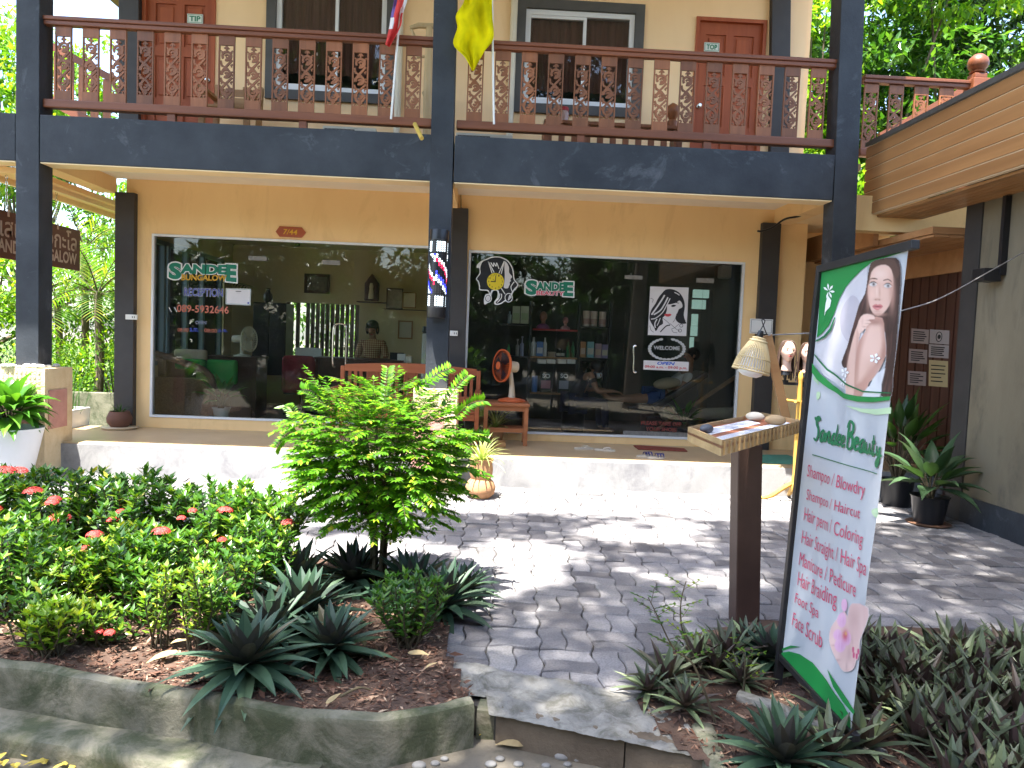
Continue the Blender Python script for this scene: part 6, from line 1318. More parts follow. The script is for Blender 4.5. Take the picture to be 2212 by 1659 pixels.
o, bx = boxpx('shrine_shelf', 770, 650, 836, 655, 4.9, .3, M['darkwood'], 'small dark shelf carrying the wooden shrine', 'shelf', .002)
c = at(802, 650, 5.0); r = empty('wooden_shrine', (c.x, 5.0, c.z), 'small pointed dark wooden shrine with a pale figure', 'shrine'); hh = .42
MB().prism([(c.x - .12, 5.0, c.z + .001), (c.x + .12, 5.0, c.z + .001), (c.x + .12, 5.0, c.z + hh*.7), (c.x, 5.0, c.z + hh*1.12), (c.x - .12, 5.0, c.z + hh*.7)], (0, .1, 0)).build('shrine_case', M['darkwood'], r, fixn=True, bevel=.008); MB().lathe([(.05, .03), (.045, .10), (.03, .2), (.035, .25), (.02, .3)], (c.x, 4.97, c.z), 12).build('figure', M['cert'], r, smooth=True)
# laptop, tissue boxes, jacket on chair, peg board, white cabinet
o, bx = boxpx('computer_screen', 842, 761, 872, 784, 3.9, .03, M['black_plastic'], 'black computer screen on the reception counter', 'screen'); MB().box(((bx[0]+bx[1])/2 - .03, 3.932, CZ), ((bx[0]+bx[1])/2 + .03, 4.0, bx[2] + .1)).build('screen_stand', M['black_plastic'], o)
boxpx('tissue_box', 858, 764, 875, 783, 3.75, .12, M['white_paint'], 'white tissue box on the counter beside the screen', 'box', .01); boxpx('tissue_box', 876, 770, 889, 784, 3.72, .1, M['white_plastic'], 'small white box at the right end of the counter', 'box', .008)
o, bx = boxpx('water_cooler', 909, 720, 925, 880, 2.6, .32, M['white_plastic'], 'white water cooler partly hidden by the middle column', 'water cooler', .02); MB().lathe([(.05, 0), (.07, .03), (.06, .1)], ((bx[0]+bx[1])/2, 2.76, bx[3] + .001), 14).build('black_knob', M['black_plastic'], o, smooth=True)
boxpx('peg_board', 637, 750, 694, 832, 4.3, .03, mat('white peg board', (.62, .62, .58), .5, .1, 60, stain=(60, .6, (.25, .25, .25), .6)), 'white perforated board leaning behind the red jacket', 'board')
r = empty('office_chair', at(645, 880, 3.4).to_tuple()[:2] + (ZP,), 'chair draped with a dark red jacket in the reception', 'chair'); c = at(645, 800, 3.4)
MB().obox(V((c.x, 3.4, ZP + .62)), .44, .07, .56).build('backrest', M['black_plastic'], r, bevel=.03); MB().obox(V((c.x, 3.62, ZP + .45)), .46, .44, .07).build('seat', M['black_plastic'], r, bevel=.02); MB().tube([(c.x, 3.62, ZP + .06), (c.x, 3.62, ZP + .42)], .03, 10).build('stem', M['chrome'], r)
mb = MB()
for k in range(5): a2 = TAU*k/5; mb.tube([(c.x, 3.62, ZP + .07), (c.x + .28*math.cos(a2), 3.62 + .28*math.sin(a2), ZP + .04)], .02, 6)
mb.build('star_base', M['black_plastic'], r)
o = MB().box((c.x - .24, 3.30, ZP + .36), (c.x + .24, 3.50, ZP + .93)).build('red_jacket', mat('dark red cloth', (.17, .02, .025), .9, .3, 8, .6, 12), None, bevel=.09, seg=3, smooth=True, origin=(c.x, 3.4, ZP + .4)); tag(o, 'dark red jacket hung over the chair back', 'jacket')
o, bx = boxpx('split_air_conditioner', 394, 495, 470, 535, 4.9, .2, M['white_plastic'], 'white indoor air conditioner high in the reception corner', 'air conditioner', .03)
p = at(643, 556, 4.0); o = MB().lathe([(.05, 0), (.05, -.05), (.03, -.08)], (p.x, 4.0, 2.72), 14).build('dome_camera', M['white_plastic'], None, smooth=True, origin=(p.x, 4, 2.7)); tag(o, 'white dome camera under the reception ceiling', 'camera'); MB().ball((p.x, 4.0, 2.62), .04).build('lens', M['black_plastic'], o, smooth='all')

# =================================================================== INSIDE THE SALON
SY = 3.3
r = empty('shelf_unit', (at(1195, 850, SY).x, SY, ZP), 'black metal shelving full of hair products in the dark salon', 'shelves')
for u in (1144, 1249, 1316): x = at(u, 750, SY).x; MB().box((x - .02, SY, ZP), (x + .02, SY + .04, at(u, 650, SY).z)).build('upright', M['black_metal'], r)
SH = {}
for nme, u0, u1, v, mm in (('a', 1080, 1143, 697, 'black_metal'), ('b', 1152, 1248, 709, 'redsh'), ('c', 1257, 1318, 704, 'black_metal'), ('d', 1146, 1247, 769, 'midwood'), ('e', 1256, 1318, 772, 'black_metal'), ('f', 1146, 1246, 847, 'midwood'), ('g', 1085, 1143, 768, 'black_metal')):
    a_ = at(u0, v, SY - .1); b_ = at(u1, v, SY - .1); m = M.get(mm) or flat('red shelf edge', (.45, .05, .05)); MB().box((a_.x, SY - .1, a_.z - .025), (b_.x, SY + .2, a_.z)).build('shelf_board', m, r); SH[nme] = a_.z
IC = {}
def pc(n, c):
    if n not in IC: IC[n] = flat('pack ' + n, c, .4)
    return IC[n]
def pack(u0, v0, u1, s, m, label, shape='box', cat='product', band=None):
    Y = SY - .06; a_ = at(u0, v0, Y); b_ = at(u1, v0, Y); z0 = SH[s] + .001; z1 = max(a_.z, z0 + .05); x0, x1 = a_.x, b_.x; c = (x0+x1)/2; rr_ = (x1-x0)/2
    if shape == 'box': o = MB().box((x0, Y, z0), (x1, Y + .07, z1)).build('product_box', m, None, bevel=.003, origin=(c, Y, z0))
    else:
        h = z1 - z0; prof = {'bottle': [(rr_*.9, 0), (rr_, .01), (rr_, h*.68), (rr_*.4, h*.8), (rr_*.4, h)], 'jar': [(rr_*.95, 0), (rr_, .01), (rr_, h*.7), (rr_*1.03, h*.72), (rr_*1.03, h)], 'pump': [(rr_*.9, 0), (rr_, .01), (rr_, h*.6), (rr_*.35, h*.68), (rr_*.25, h*.9), (rr_*.6, h*.92), (rr_*.5, h)]}[shape]
        o = MB().lathe(prof, (c, Y + .06, z0), 14).build('product_bottle', m, None, smooth=True, origin=(c, Y, z0))
    tag(o, label, cat, 'hair products on the black shelves')
    if band: MB().box((x0 + rr_*.15, Y - .002, z0 + (z1-z0)*.2), (x1 - rr_*.15, Y - .0005, z0 + (z1-z0)*.6)).build('pack_label', pc(*band), o) if shape == 'box' else MB().lathe([(rr_*1.01, (z1-z0)*.15), (rr_*1.01, (z1-z0)*.5)], (c, Y + .06, z0), 14).build('pack_label', pc(*band), o, smooth=True)
pack(1097, 672, 1106, 'a', pc('skyblue', (.45, .62, .72)), 'small blue and white bottle beside the pale green packs', 'bottle'); pack(1108, 661, 1124, 'a', pc('palegreen', (.58, .66, .48)), 'left pale green packet on the upper left shelf', 'box', 'packet', ('greenband', (.45, .6, .35))); pack(1126, 661, 1143, 'a', pc('palegreen', (.58, .66, .48)), 'right pale green packet on the upper left shelf', 'box', 'packet', ('greenband', (.45, .6, .35)))
for k, u in enumerate((1261, 1277, 1296)): pack(u, 671 + k, u + 15, 'c', pc('cream', (.66, .56, .50)), ('first', 'middle', 'last')[k] + ' of the three cream bottles on the upper right shelf', 'jar', 'bottle', ('pinkprint', (.45, .30, .28)))
pack(1148, 728, 1160, 'd', pc('white', (.62, .62, .58)), 'tall white bottle at the left of the middle shelf', 'bottle', 'bottle'); pack(1174, 729, 1183, 'd', pc('white', (.62, .62, .58)), 'slim white bottle right of the blue and white pack', 'bottle', 'bottle'); pack(1160, 738, 1174, 'd', pc('blue', (.10, .22, .50)), 'blue and white pack on the middle shelf', 'box', 'pack', ('whiteband', (.6, .62, .65)))
pack(1184, 760, 1201, 'd', pc('tan', (.42, .33, .22)), 'low tan bowl on the middle shelf', 'jar', 'bowl'); pack(1203, 754, 1212, 'd', pc('black', (.02, .03, .02)), 'dark jar with a white label, left of the jar pair', 'jar', 'jar', ('lab', (.6, .6, .5))); pack(1212, 754, 1221, 'd', pc('black', (.02, .03, .02)), 'dark jar with a white label, right of the jar pair', 'jar', 'jar', ('lab', (.6, .6, .5)))
pack(1225, 738, 1233, 'd', pc('dgreen', (.03, .16, .06)), 'left dark green bottle at the end of the middle shelf', 'bottle', 'bottle'); pack(1235, 738, 1243, 'd', pc('dgreen', (.03, .16, .06)), 'right dark green bottle at the end of the middle shelf', 'bottle', 'bottle')
pack(1255, 738, 1266, 'e', pc('orange', (.52, .25, .10)), 'orange brown hair dye box on the right shelf', 'box', 'box', ('facep', (.6, .45, .35))); pack(1269, 738, 1284, 'e', pc('teal', (.25, .48, .52)), 'pale teal hair dye box on the right shelf', 'box', 'box', ('facep2', (.62, .6, .5))); pack(1286, 742, 1300, 'e', pc('mauve', (.45, .32, .38)), 'mauve hair dye box on the right shelf', 'box', 'box', ('facep', (.6, .45, .35))); pack(1301, 744, 1314, 'e', pc('violet', (.30, .26, .50)), 'violet hair dye box at the end of the right shelf', 'box', 'box', ('facep2', (.62, .6, .5)))
pack(1096, 744, 1103, 'g', pc('lime', (.05, .35, .10)), 'small green bottle on the lower left shelf', 'bottle', 'bottle'); pack(1115, 732, 1123, 'g', pc('clear', (.35, .36, .34)), 'clear spray bottle with a white top', 'pump', 'bottle'); pack(1125, 726, 1133, 'g', pc('lilac', (.42, .45, .62)), 'lilac pump bottle on the lower left shelf', 'pump', 'bottle')
for k, u in enumerate((1162, 1182, 1205, 1225)):
    a_ = at(u, 776, SY - .12); b_ = at(u + 18, 786, SY - .12); o = MB().box((a_.x, SY - .12, b_.z), (b_.x, SY + .1, a_.z)).build('white_tray', M['white_plastic'], None, bevel=.008, origin=(a_.x, SY, b_.z)); tag(o, ('first', 'second', 'third', 'fourth')[k] + ' small white tray from the left under the middle shelf', 'tray', 'white trays under the shelf')
for k, u in enumerate((1168, 1207)):
    pack(u, 804, u + 24, 'f', pc('black', (.02, .03, .02)), ('pink' if k == 0 else 'grey') + ' printed glove carton on the lowest shelf', 'box', 'carton', (('pinkp', (.45, .20, .22)) if k == 0 else ('greyp', (.35, .36, .40))))
    Y = SY - .062; q = [at(u + 4 + x, 804 + y, Y - .004) for x, y in ((0, 3), (16, 4), (16, 13), (0, 12))]; text_on('carton_lettering', 'SO', q, INK['white'], [o_ for o_ in bpy.data.objects if o_.name.startswith('product_box')][-1], bold=.03)
pack(1150, 812, 1162, 'f', pc('blue', (.10, .22, .50)), 'blue pouch at the left of the lowest shelf', 'jar', 'pouch')
def bust(u, v, hh, m, hair, label):
    z0 = SH['b'] + .001; p = at(u, v, SY - .02); s = hh / .30; c = V((p.x, SY, z0 + .20*s)); o = head_mesh(c, Matrix.Rotation(-.5, 3, 'Z'), s * .78).build('mannequin_bust', m, None, smooth='all', origin=(p.x, SY, z0)); tag(o, label, 'mannequin head', 'practice heads on the salon shelf')
    mb = MB(); mb.lathe([(.11*s, 0), (.115*s, .03*s), (.09*s, .06*s), (.045*s, .085*s)], (p.x, SY, z0), 16, None, 0, 1, .6); mb.build('shoulders', hair, o, smooth=True)
    mb = MB(); mb.ball(c + V((.004, .012, .015))*s, .066*s, .075*s, .085*s, 14, 9); mb.build('hair_cap', hair if 'pink' in label else m, o, smooth='all')
bust(1174, 680, .26, pc('clay', (.36, .17, .11)), pc('purplestripe', (.30, .10, .22)), 'bald clay brown mannequin bust with striped shoulders'); bust(1222, 690, .19, pc('pinkhead', (.52, .22, .20)), pc('pinkhair', (.50, .24, .26)), 'smaller pink haired mannequin bust beside the clay brown one')
p = at(1311, 650, YB - .91); o = MB().lathe([(.14, 0), (.14, .03), (.11, .035)], (p.x, YB - .905, p.z), 24, Matrix.Rotation(PI/2, 3, 'X')).build('wall_clock', M['grey_trim'], None, smooth=True, origin=p); tag(o, 'round grey wall clock on the dark salon wall', 'clock')
o, bx = boxpx('split_air_conditioner', 1558, 572, 1606, 602, 3.6, .2, M['white_plastic'], 'white indoor air conditioner behind the top right of the salon glass', 'air conditioner', .03)
o, bx = boxpx('standing_mirror', 1250, 778, 1305, 842, 3.55, .03, M['black_metal'], 'standing mirror behind the seated stylist', 'mirror'); MB().box((bx[0] + .02, 3.54, bx[2] + .02), (bx[1] - .02, 3.549, bx[3] - .02)).build('mirror_glass', mat('dim mirror', (.30, .36, .32), .05, .02, metal=1), o)
mb = MB()
# stepped glass blocks in the side wall
for i, (u0, v0, u1, v1) in enumerate(((1499, 625, 1532, 644), (1497, 647, 1525, 668), (1496, 678, 1508, 704), (1494, 704, 1507, 726), (1492, 728, 1499, 752))):
    o, bx = boxpx('glass_block_panel', u0, v0, u1, v1, 4.0, .08, mat('glass block with added glow', (.30, .45, .42), .2, .1, emit=((.35, .55, .5), .12)), ('top', 'second', 'third', 'fourth', 'lowest')[i] + ' pale blue glass block panel of the stepped column', 'glass block', .004)  # weak emission stands in for daylight through the blocks
# lounge chairs with bolsters
M['loungewood'] = woodmat('brown lounge wood', (.16, .09, .04), (.24, .14, .07), 1, .5)
r = empty('lounge_chair', (at(1480, 900, 2.5).x, 2.5, ZP), 'wooden folding lounge chair with a cream bolster in the salon', 'lounge chair')
for Y in (2.35, 2.85): MB().bar(at(1405, 936, Y), at(1592, 812, Y), .05, .045, (0, 1, 0)).build('long_rail', M['loungewood'], r); MB().bar(at(1440, 880, Y + .06), at(1500, 930, Y + .06), .045, .04, (0, 1, 0)).build('cross_leg', M['loungewood'], r)
a_ = at(1428, 895, 2.6); b_ = at(1590, 893, 2.6); MB().tube([(a_.x, 2.6, a_.z), (a_.x + .03, 2.6, a_.z), (b_.x - .03, 2.6, b_.z), (b_.x, 2.6, b_.z)], [.05, .085, .085, .05], 14).build('bolster', flat('cream bolster cloth', (.45, .38, .28), .9), r, smooth=True)

# =================================================================== PEOPLE
def skin(name, J, E_, mats, parent=None, sub=2):
    "one continuous surface grown round a jointed skeleton; J = {joint: (point, radius)}"
    names = list(J); me = bpy.data.meshes.new('sk'); me.from_pydata([tuple(J[n][0]) for n in names], [(names.index(a), names.index(b)) for a, b in E_], [])
    ob = bpy.data.objects.new('sk', me); COL.objects.link(ob); ms_ = ob.modifiers.new('s', 'SKIN'); sv = me.skin_vertices[0].data
    for i, n in enumerate(names): r_ = J[n][1]; sv[i].radius = (r_, r_) if not isinstance(r_, tuple) else r_; sv[i].use_root = (i == 0)
    ms_.use_smooth_shade = True; ms_.branch_smoothing = .6; sb = ob.modifiers.new('u', 'SUBSURF'); sb.levels = sub; sb.render_levels = sub
    dg = bpy.context.evaluated_depsgraph_get(); m2 = bpy.data.meshes.new_from_object(ob.evaluated_get(dg)); bpy.data.objects.remove(ob); m2.name = name; m2.materials.clear(); m2.materials.append(mats)
    m2.polygons.foreach_set('use_smooth', [True]*len(m2.polygons)); o = bpy.data.objects.new(name, m2); COL.objects.link(o)
    if parent: o.parent = parent; o.matrix_parent_inverse = wm(parent).inverted()
    return o
M['skin'] = mat('tan skin', (.30, .155, .09), .5, .06, 8); M['hair'] = mat('black hair', (.012, .009, .009), .5, .3, 30)
def hand(J, E_, wr, tip, side, key):
    d = (tip - wr).normalized(); s = d.cross(V((0, 0, 1))); s = s.normalized() if s.length > .1 else V((1, 0, 0)); nrm = s.cross(d)
    J[key + 'palm'] = (wr + d*.05, (.034, .02)); J[key + 'kn'] = (wr + d*.085, (.036, .017)); E_ += [(key + 'wr', key + 'palm'), (key + 'palm', key + 'kn')]
    for i, (o_, L) in enumerate(((-.030, .068), (-.010, .08), (.010, .075), (.029, .058))):
        a = wr + d*.092 + s*o_; J[f'{key}f{i}a'] = (a + d*L*.45 - nrm*.008, .0088); J[f'{key}f{i}b'] = (a + d*L*.95 - nrm*.028, .0072); E_ += [(key + 'kn', f'{key}f{i}a'), (f'{key}f{i}a', f'{key}f{i}b')]
    J[key + 't1'] = (wr + d*.06 + s*side*.045, .0105); J[key + 't2'] = (wr + d*.095 + s*side*.056 - nrm*.015, .0085); E_ += [(key + 'palm', key + 't1'), (key + 't1', key + 't2')]
def head_to(J, E_, c, q, s=1.):
    f = lambda x, y, z: V(c) + q @ (V((x, y, z))*s)
    J['skull'] = (f(0, .012, .028), .112*s); J['jaw'] = (f(0, -.028, -.055), .078*s); J['crown'] = (f(0, .01, .085), .078*s); E_ += [('neck', 'skull'), ('skull', 'crown'), ('skull', 'jaw')]
def face_to(par, c, q, s=1.):
    f = lambda x, y, z: V(c) + q @ (V((x, y, z))*s); mb = MB()
    mb.ball(f(0, -.096, -.02), .012*s, .014*s, .022*s, 10, 7, q); mb.build('nose', M['skin'], par, smooth='all'); mb = MB()
    for sd in (-1, 1): mb.ball(f(sd*.031, -.083, .012), .012*s, .006*s, .006*s, 8, 6, q)
    mb.build('eyes', M['eye_dark'], par, smooth='all'); mb = MB(); mb.ball(f(0, -.083, -.062), .022*s, .008*s, .008*s, 10, 6, q); mb.build('mouth', M['lip'], par, smooth='all'); mb = MB()
    for sd in (-1, 1): mb.ball(f(sd*.085, .005, -.005), .012*s, .02*s, .032*s, 8, 6, q)
    mb.build('ears', M['skin'], par, smooth='all')
# woman standing behind the counter, looking down
W0 = at(805, 712, 4.55); wx = W0.x; wy = 4.55; sc = 1.0; hz = W0.z
q = Matrix.Rotation(.05, 3, 'Z') @ Matrix.Rotation(rad(16), 3, 'X'); hc = V((wx, wy - .05, hz))
zsH = hz - .175; J = {'pelvis': (V((wx, wy + .03, zsH - .50)), .15), 'waist': (V((wx, wy + .03, zsH - .32)), (.145, .11)), 'chest': (V((wx, wy + .02, zsH - .10)), (.16, .115)), 'nb': (V((wx, wy + .02, zsH + .005)), (.075, .06)), 'neck': (V((wx, wy + .005, zsH + .075)), .046)}
E_ = [('pelvis', 'waist'), ('waist', 'chest'), ('chest', 'nb'), ('nb', 'neck')]
head_to(J, E_, hc, q)
for s, k in ((-1, 'l'), (1, 'r')):
    sh = V((wx + s*.17, wy + .02, zsH - .02)); el = V((wx + s*.24, wy - .02, zsH - .29)); wr = V((wx + s*.14 - .03, wy - .25, zsH - .37)); J[k + 'sh'] = (sh, .062); J[k + 'el'] = (el, .043); J[k + 'wr'] = (wr, .028); E_ += [('chest', k + 'sh'), (k + 'sh', k + 'el'), (k + 'el', k + 'wr')]
    hand(J, E_, wr, wr + V((-s*.06, -.1, -.03)), -s, k)
    hp = V((wx + s*.09, wy + .03, zsH - .58)); kn = V((wx + s*.10, wy, ZP + .46)); an = V((wx + s*.10, wy + .03, ZP + .07)); toe = V((wx + s*.12, wy - .12, ZP + .035)); J[k + 'hp'] = (hp, .088); J[k + 'kn2'] = (kn, .058); J[k + 'an'] = (an, .038); J[k + 'toe'] = (toe, .03); E_ += [('pelvis', k + 'hp'), (k + 'hp', k + 'kn2'), (k + 'kn2', k + 'an'), (k + 'an', k + 'toe')]
pw_ = skin('person', J, E_, M['skin']); tag(pw_, 'dark haired woman in a plaid shirt looking down behind the reception counter', 'person'); face_to(pw_, hc, q)
mb = MB(); mb.ball(hc + q @ V((0, .045, .065)), .105, .10, .085, 18, 12, q); mb.ball(hc + q @ V((.082, .05, -.01)), .032, .055, .085, 12, 8, q); mb.ball(hc + q @ V((-.082, .05, -.01)), .032, .055, .085, 12, 8, q); mb.build('hair', M['hair'], pw_, smooth='all')
mtp, tp, op = _new('plaid shirt'); ppp = N(tp, 'BsdfPrincipled', Roughness=.9); cp_ = coords(tp, (1, 1, 1), False); ck_ = N(tp, 'TexWave', wave_type='BANDS'); ck_.inputs['Scale'].default_value = 9; ck2 = N(tp, 'TexWave', wave_type='BANDS', bands_direction='Z'); ck2.inputs['Scale'].default_value = 9
tp.links.new(cp_, ck_.inputs['Vector']); tp.links.new(cp_, ck2.inputs['Vector']); ad = N(tp, 'Math', operation='ADD'); tp.links.new(ck_.outputs[1], ad.inputs[0]); tp.links.new(ck2.outputs[1], ad.inputs[1]); hf = N(tp, 'Math', operation='MULTIPLY'); hf.inputs[1].default_value = .5; tp.links.new(ad.outputs[0], hf.inputs[0])
tp.links.new(ramp(tp, hf.outputs[0], [(.2, (.20, .06, .03)), (.5, (.34, .20, .09)), (.8, (.50, .42, .26))]), ppp.inputs['Base Color']); tp.links.new(ppp.outputs[0], op.inputs[0])
JS = {n: (J[n][0], (J[n][1][0] + .014, J[n][1][1] + .014) if isinstance(J[n][1], tuple) else J[n][1] + .012) for n in ('pelvis', 'waist', 'chest', 'lsh', 'lel', 'rsh', 'rel')}; JS['col'] = (J['nb'][0] + V((0, 0, .012)), (.088, .072))
skin('plaid_shirt', JS, [('pelvis', 'waist'), ('waist', 'chest'), ('chest', 'col'), ('chest', 'lsh'), ('lsh', 'lel'), ('chest', 'rsh'), ('rsh', 'rel')], mtp, pw_)
JT = {n: (J[n][0], (J[n][1] if not isinstance(J[n][1], tuple) else J[n][1][0]) + .012) for n in ('pelvis', 'lhp', 'lkn2', 'lan', 'rhp', 'rkn2', 'ran')}; skin('trousers', JT, [('pelvis', 'lhp'), ('lhp', 'lkn2'), ('lkn2', 'lan'), ('pelvis', 'rhp'), ('rhp', 'rkn2'), ('rkn2', 'ran')], M['black_render'], pw_)
# stylist seated low, masked, bent over the client's feet
S0 = at(1290, 800, 2.75); sx, sy, sz = S0.x, 2.75, S0.z; q = Matrix.Rotation(rad(35), 3, 'Z') @ Matrix.Rotation(rad(30), 3, 'X'); hc = V((sx, sy, sz))
J = {'pelvis': (V((sx - .30, sy + .12, ZP + .42)), .14), 'waist': (V((sx - .27, sy + .11, ZP + .58)), (.13, .11)), 'chest': (V((sx - .16, sy + .07, ZP + .80)), (.15, .115)), 'neck': (V((sx - .05, sy + .03, sz - .10)), .052)}; E_ = [('pelvis', 'waist'), ('waist', 'chest'), ('chest', 'neck')]; head_to(J, E_, hc, q)
for s, k in ((-1, 'l'), (1, 'r')):
    o_ = V((.05*s, -.16*s, 0)); sh = J['chest'][0] + o_ + V((0, 0, .06)); el = sh + V((.10, -.08*s*.5 - .02, -.25)); wr = el + V((.22, -.02, .02)); J[k + 'sh'] = (sh, .058); J[k + 'el'] = (el, .042); J[k + 'wr'] = (wr, .027); E_ += [('chest', k + 'sh'), (k + 'sh', k + 'el'), (k + 'el', k + 'wr')]; hand(J, E_, wr, wr + V((.1, 0, -.02)), -s, k)
    hp = J['pelvis'][0] + o_*.6; kn = hp + V((.40, -.02, .03)); an = kn + V((.03, 0, -.38)); toe = an + V((.13, -.02, -.03)); J[k + 'hp'] = (hp, .085); J[k + 'kn2'] = (kn, .058); J[k + 'an'] = (an, .038); J[k + 'toe'] = (toe, .03); E_ += [('pelvis', k + 'hp'), (k + 'hp', k + 'kn2'), (k + 'kn2', k + 'an'), (k + 'an', k + 'toe')]
ps = skin('person', J, E_, M['skin']); tag(ps, 'masked stylist in dark clothes seated bent over inside the salon', 'person'); face_to(ps, hc, q)
mb = MB(); mb.ball(hc + q @ V((0, .03, .045)), .102, .105, .095, 18, 12, q); mb.ball(hc + q @ V((0, .12, 0)), .05, .05, .06, 12, 8); mb.build('hair', M['hair'], ps, smooth='all'); mb = MB(); mb.ball(hc + q @ V((0, -.055, -.045)), .064, .055, .05, 14, 9, q); mb.build('face_mask', flat('pale face mask', (.45, .50, .52), .9), ps, smooth='all')
cl2 = flat('dark top', (.03, .025, .03), .9); JS = {n: (J[n][0], (J[n][1][0] + .014, J[n][1][1] + .014) if isinstance(J[n][1], tuple) else J[n][1] + .012) for n in ('pelvis', 'waist', 'chest', 'lsh', 'rsh')}; JS['le2'] = (J['lsh'][0].lerp(J['lel'][0], .6), .055); JS['re2'] = (J['rsh'][0].lerp(J['rel'][0], .6), .055); skin('dark_top', JS, [('pelvis', 'waist'), ('waist', 'chest'), ('chest', 'lsh'), ('lsh', 'le2'), ('chest', 'rsh'), ('rsh', 're2')], cl2, ps)
JT = {n: (J[n][0], (J[n][1] if not isinstance(J[n][1], tuple) else J[n][1][0]) + .012) for n in ('pelvis', 'lhp', 'lkn2', 'lan', 'rhp', 'rkn2', 'ran')}; skin('dark_trousers', JT, [('pelvis', 'lhp'), ('lhp', 'lkn2'), ('lkn2', 'lan'), ('pelvis', 'rhp'), ('rhp', 'rkn2'), ('rkn2', 'ran')], flat('navy trousers', (.02, .022, .05), .9), ps)
o = MB().lathe([(.16, 0), (.17, .02), (.17, .27), (.15, .29)], (sx - .30, sy + .12, ZP), 18).build('low_stool', M['black_plastic'], None, smooth=True, origin=(sx - .3, sy + .12, ZP)); tag(o, 'low round black stool under the seated stylist', 'stool')
# client lying back
hd_ = at(1492, 768, 2.95); cY = 2.95
def cp(u, v): return at(u, v, cY)
q = Matrix.Rotation(-PI/2 * .8, 3, 'Z') @ Matrix.Rotation(rad(-25), 3, 'X'); hc = hd_
J = {'pelvis': (cp(1418, 858), .14), 'waist': (cp(1448, 838), (.13, .12)), 'chest': (cp(1482, 815), (.155, .12)), 'neck': (cp(1492, 786), .052)}; E_ = [('pelvis', 'waist'), ('waist', 'chest'), ('chest', 'neck')]; head_to(J, E_, hc, q)
for s, k in ((-1, 'l'), (1, 'r')):
    d_ = V((0, .15*s, 0)); sh = cp(1484, 806) + d_; el = cp(1466, 838) + d_*1.3; wr = cp(1436, 836) + d_*.7; J[k + 'sh'] = (sh, .058); J[k + 'el'] = (el, .042); J[k + 'wr'] = (wr, .027); E_ += [('chest', k + 'sh'), (k + 'sh', k + 'el'), (k + 'el', k + 'wr')]; hand(J, E_, wr, wr + V((-.1, 0, .0)), s, k)
    hp = cp(1412, 858) + d_*.6; kn = cp(1362, 862) + d_*.7; an = cp(1310, 858) + d_*.6; toe = cp(1298, 846) + d_*.6; J[k + 'hp'] = (hp, .088); J[k + 'kn2'] = (kn, .06); J[k + 'an'] = (an, .038); J[k + 'toe'] = (toe, .026); E_ += [('pelvis', k + 'hp'), (k + 'hp', k + 'kn2'), (k + 'kn2', k + 'an'), (k + 'an', k + 'toe')]
pc_ = skin('person', J, E_, M['skin']); tag(pc_, 'client in a white shirt and blue shorts lying back in the salon chair', 'person'); face_to(pc_, hc, q)
mb = MB(); mb.ball(hc + q @ V((0, .03, .045)), .102, .105, .095, 18, 12, q); mb.build('hair', M['hair'], pc_, smooth='all')
JS = {n: (J[n][0], (J[n][1][0] + .014, J[n][1][1] + .014) if isinstance(J[n][1], tuple) else J[n][1] + .014) for n in ('pelvis', 'waist', 'chest', 'lsh', 'rsh')}; JS['le2'] = (J['lsh'][0].lerp(J['lel'][0], .7), .055); JS['re2'] = (J['rsh'][0].lerp(J['rel'][0], .7), .055); JS['pelvis'] = (J['pelvis'][0].lerp(J['waist'][0], .4), .15); skin('white_shirt', JS, [('pelvis', 'waist'), ('waist', 'chest'), ('chest', 'lsh'), ('lsh', 'le2'), ('chest', 'rsh'), ('rsh', 're2')], flat('white shirt cloth', (.55, .54, .50), .9), pc_)
JT = {n: (J[n][0], J[n][1] + .016) for n in ('pelvis', 'lhp', 'rhp')}; JT['lk'] = (J['lhp'][0].lerp(J['lkn2'][0], .55), .088); JT['rk'] = (J['rhp'][0].lerp(J['rkn2'][0], .55), .088); skin('blue_shorts', JT, [('pelvis', 'lhp'), ('lhp', 'lk'), ('pelvis', 'rhp'), ('rhp', 'rk')], flat('blue denim', (.03, .07, .20), .9), pc_)
r = empty('salon_chair', (cp(1440, 900).x, cY, ZP), 'dark reclining chair under the lying client', 'chair'); MB().bar(cp(1400, 878), cp(1350, 880), .5, .08, (0, 0, 1)).build('leg_rest', M['black_plastic'], r, bevel=.02); MB().bar(cp(1404, 880), cp(1508, 806) + V((.06, 0, 0)), .55, .10, (0, 0, 1)).build('reclined_back', M['black_plastic'], r, bevel=.03); p_ = cp(1420, 880); MB().box((p_.x - .2, cY - .2, ZP), (p_.x + .2, cY + .2, p_.z - .12)).build('chair_base', M['black_plastic'], r, bevel=.02)
p_ = cp(1432, 826); o = MB().ball((p_.x, cY - .24, p_.z), .20, .09, .085, 16, 10, Matrix.Rotation(-.15, 3, 'Y')).build('pillow', flat('beige pillow cloth', (.40, .33, .23), .95), None, smooth='all', origin=(p_.x, cY - .2, p_.z)); tag(o, 'beige pillow in front of the lying client', 'pillow')
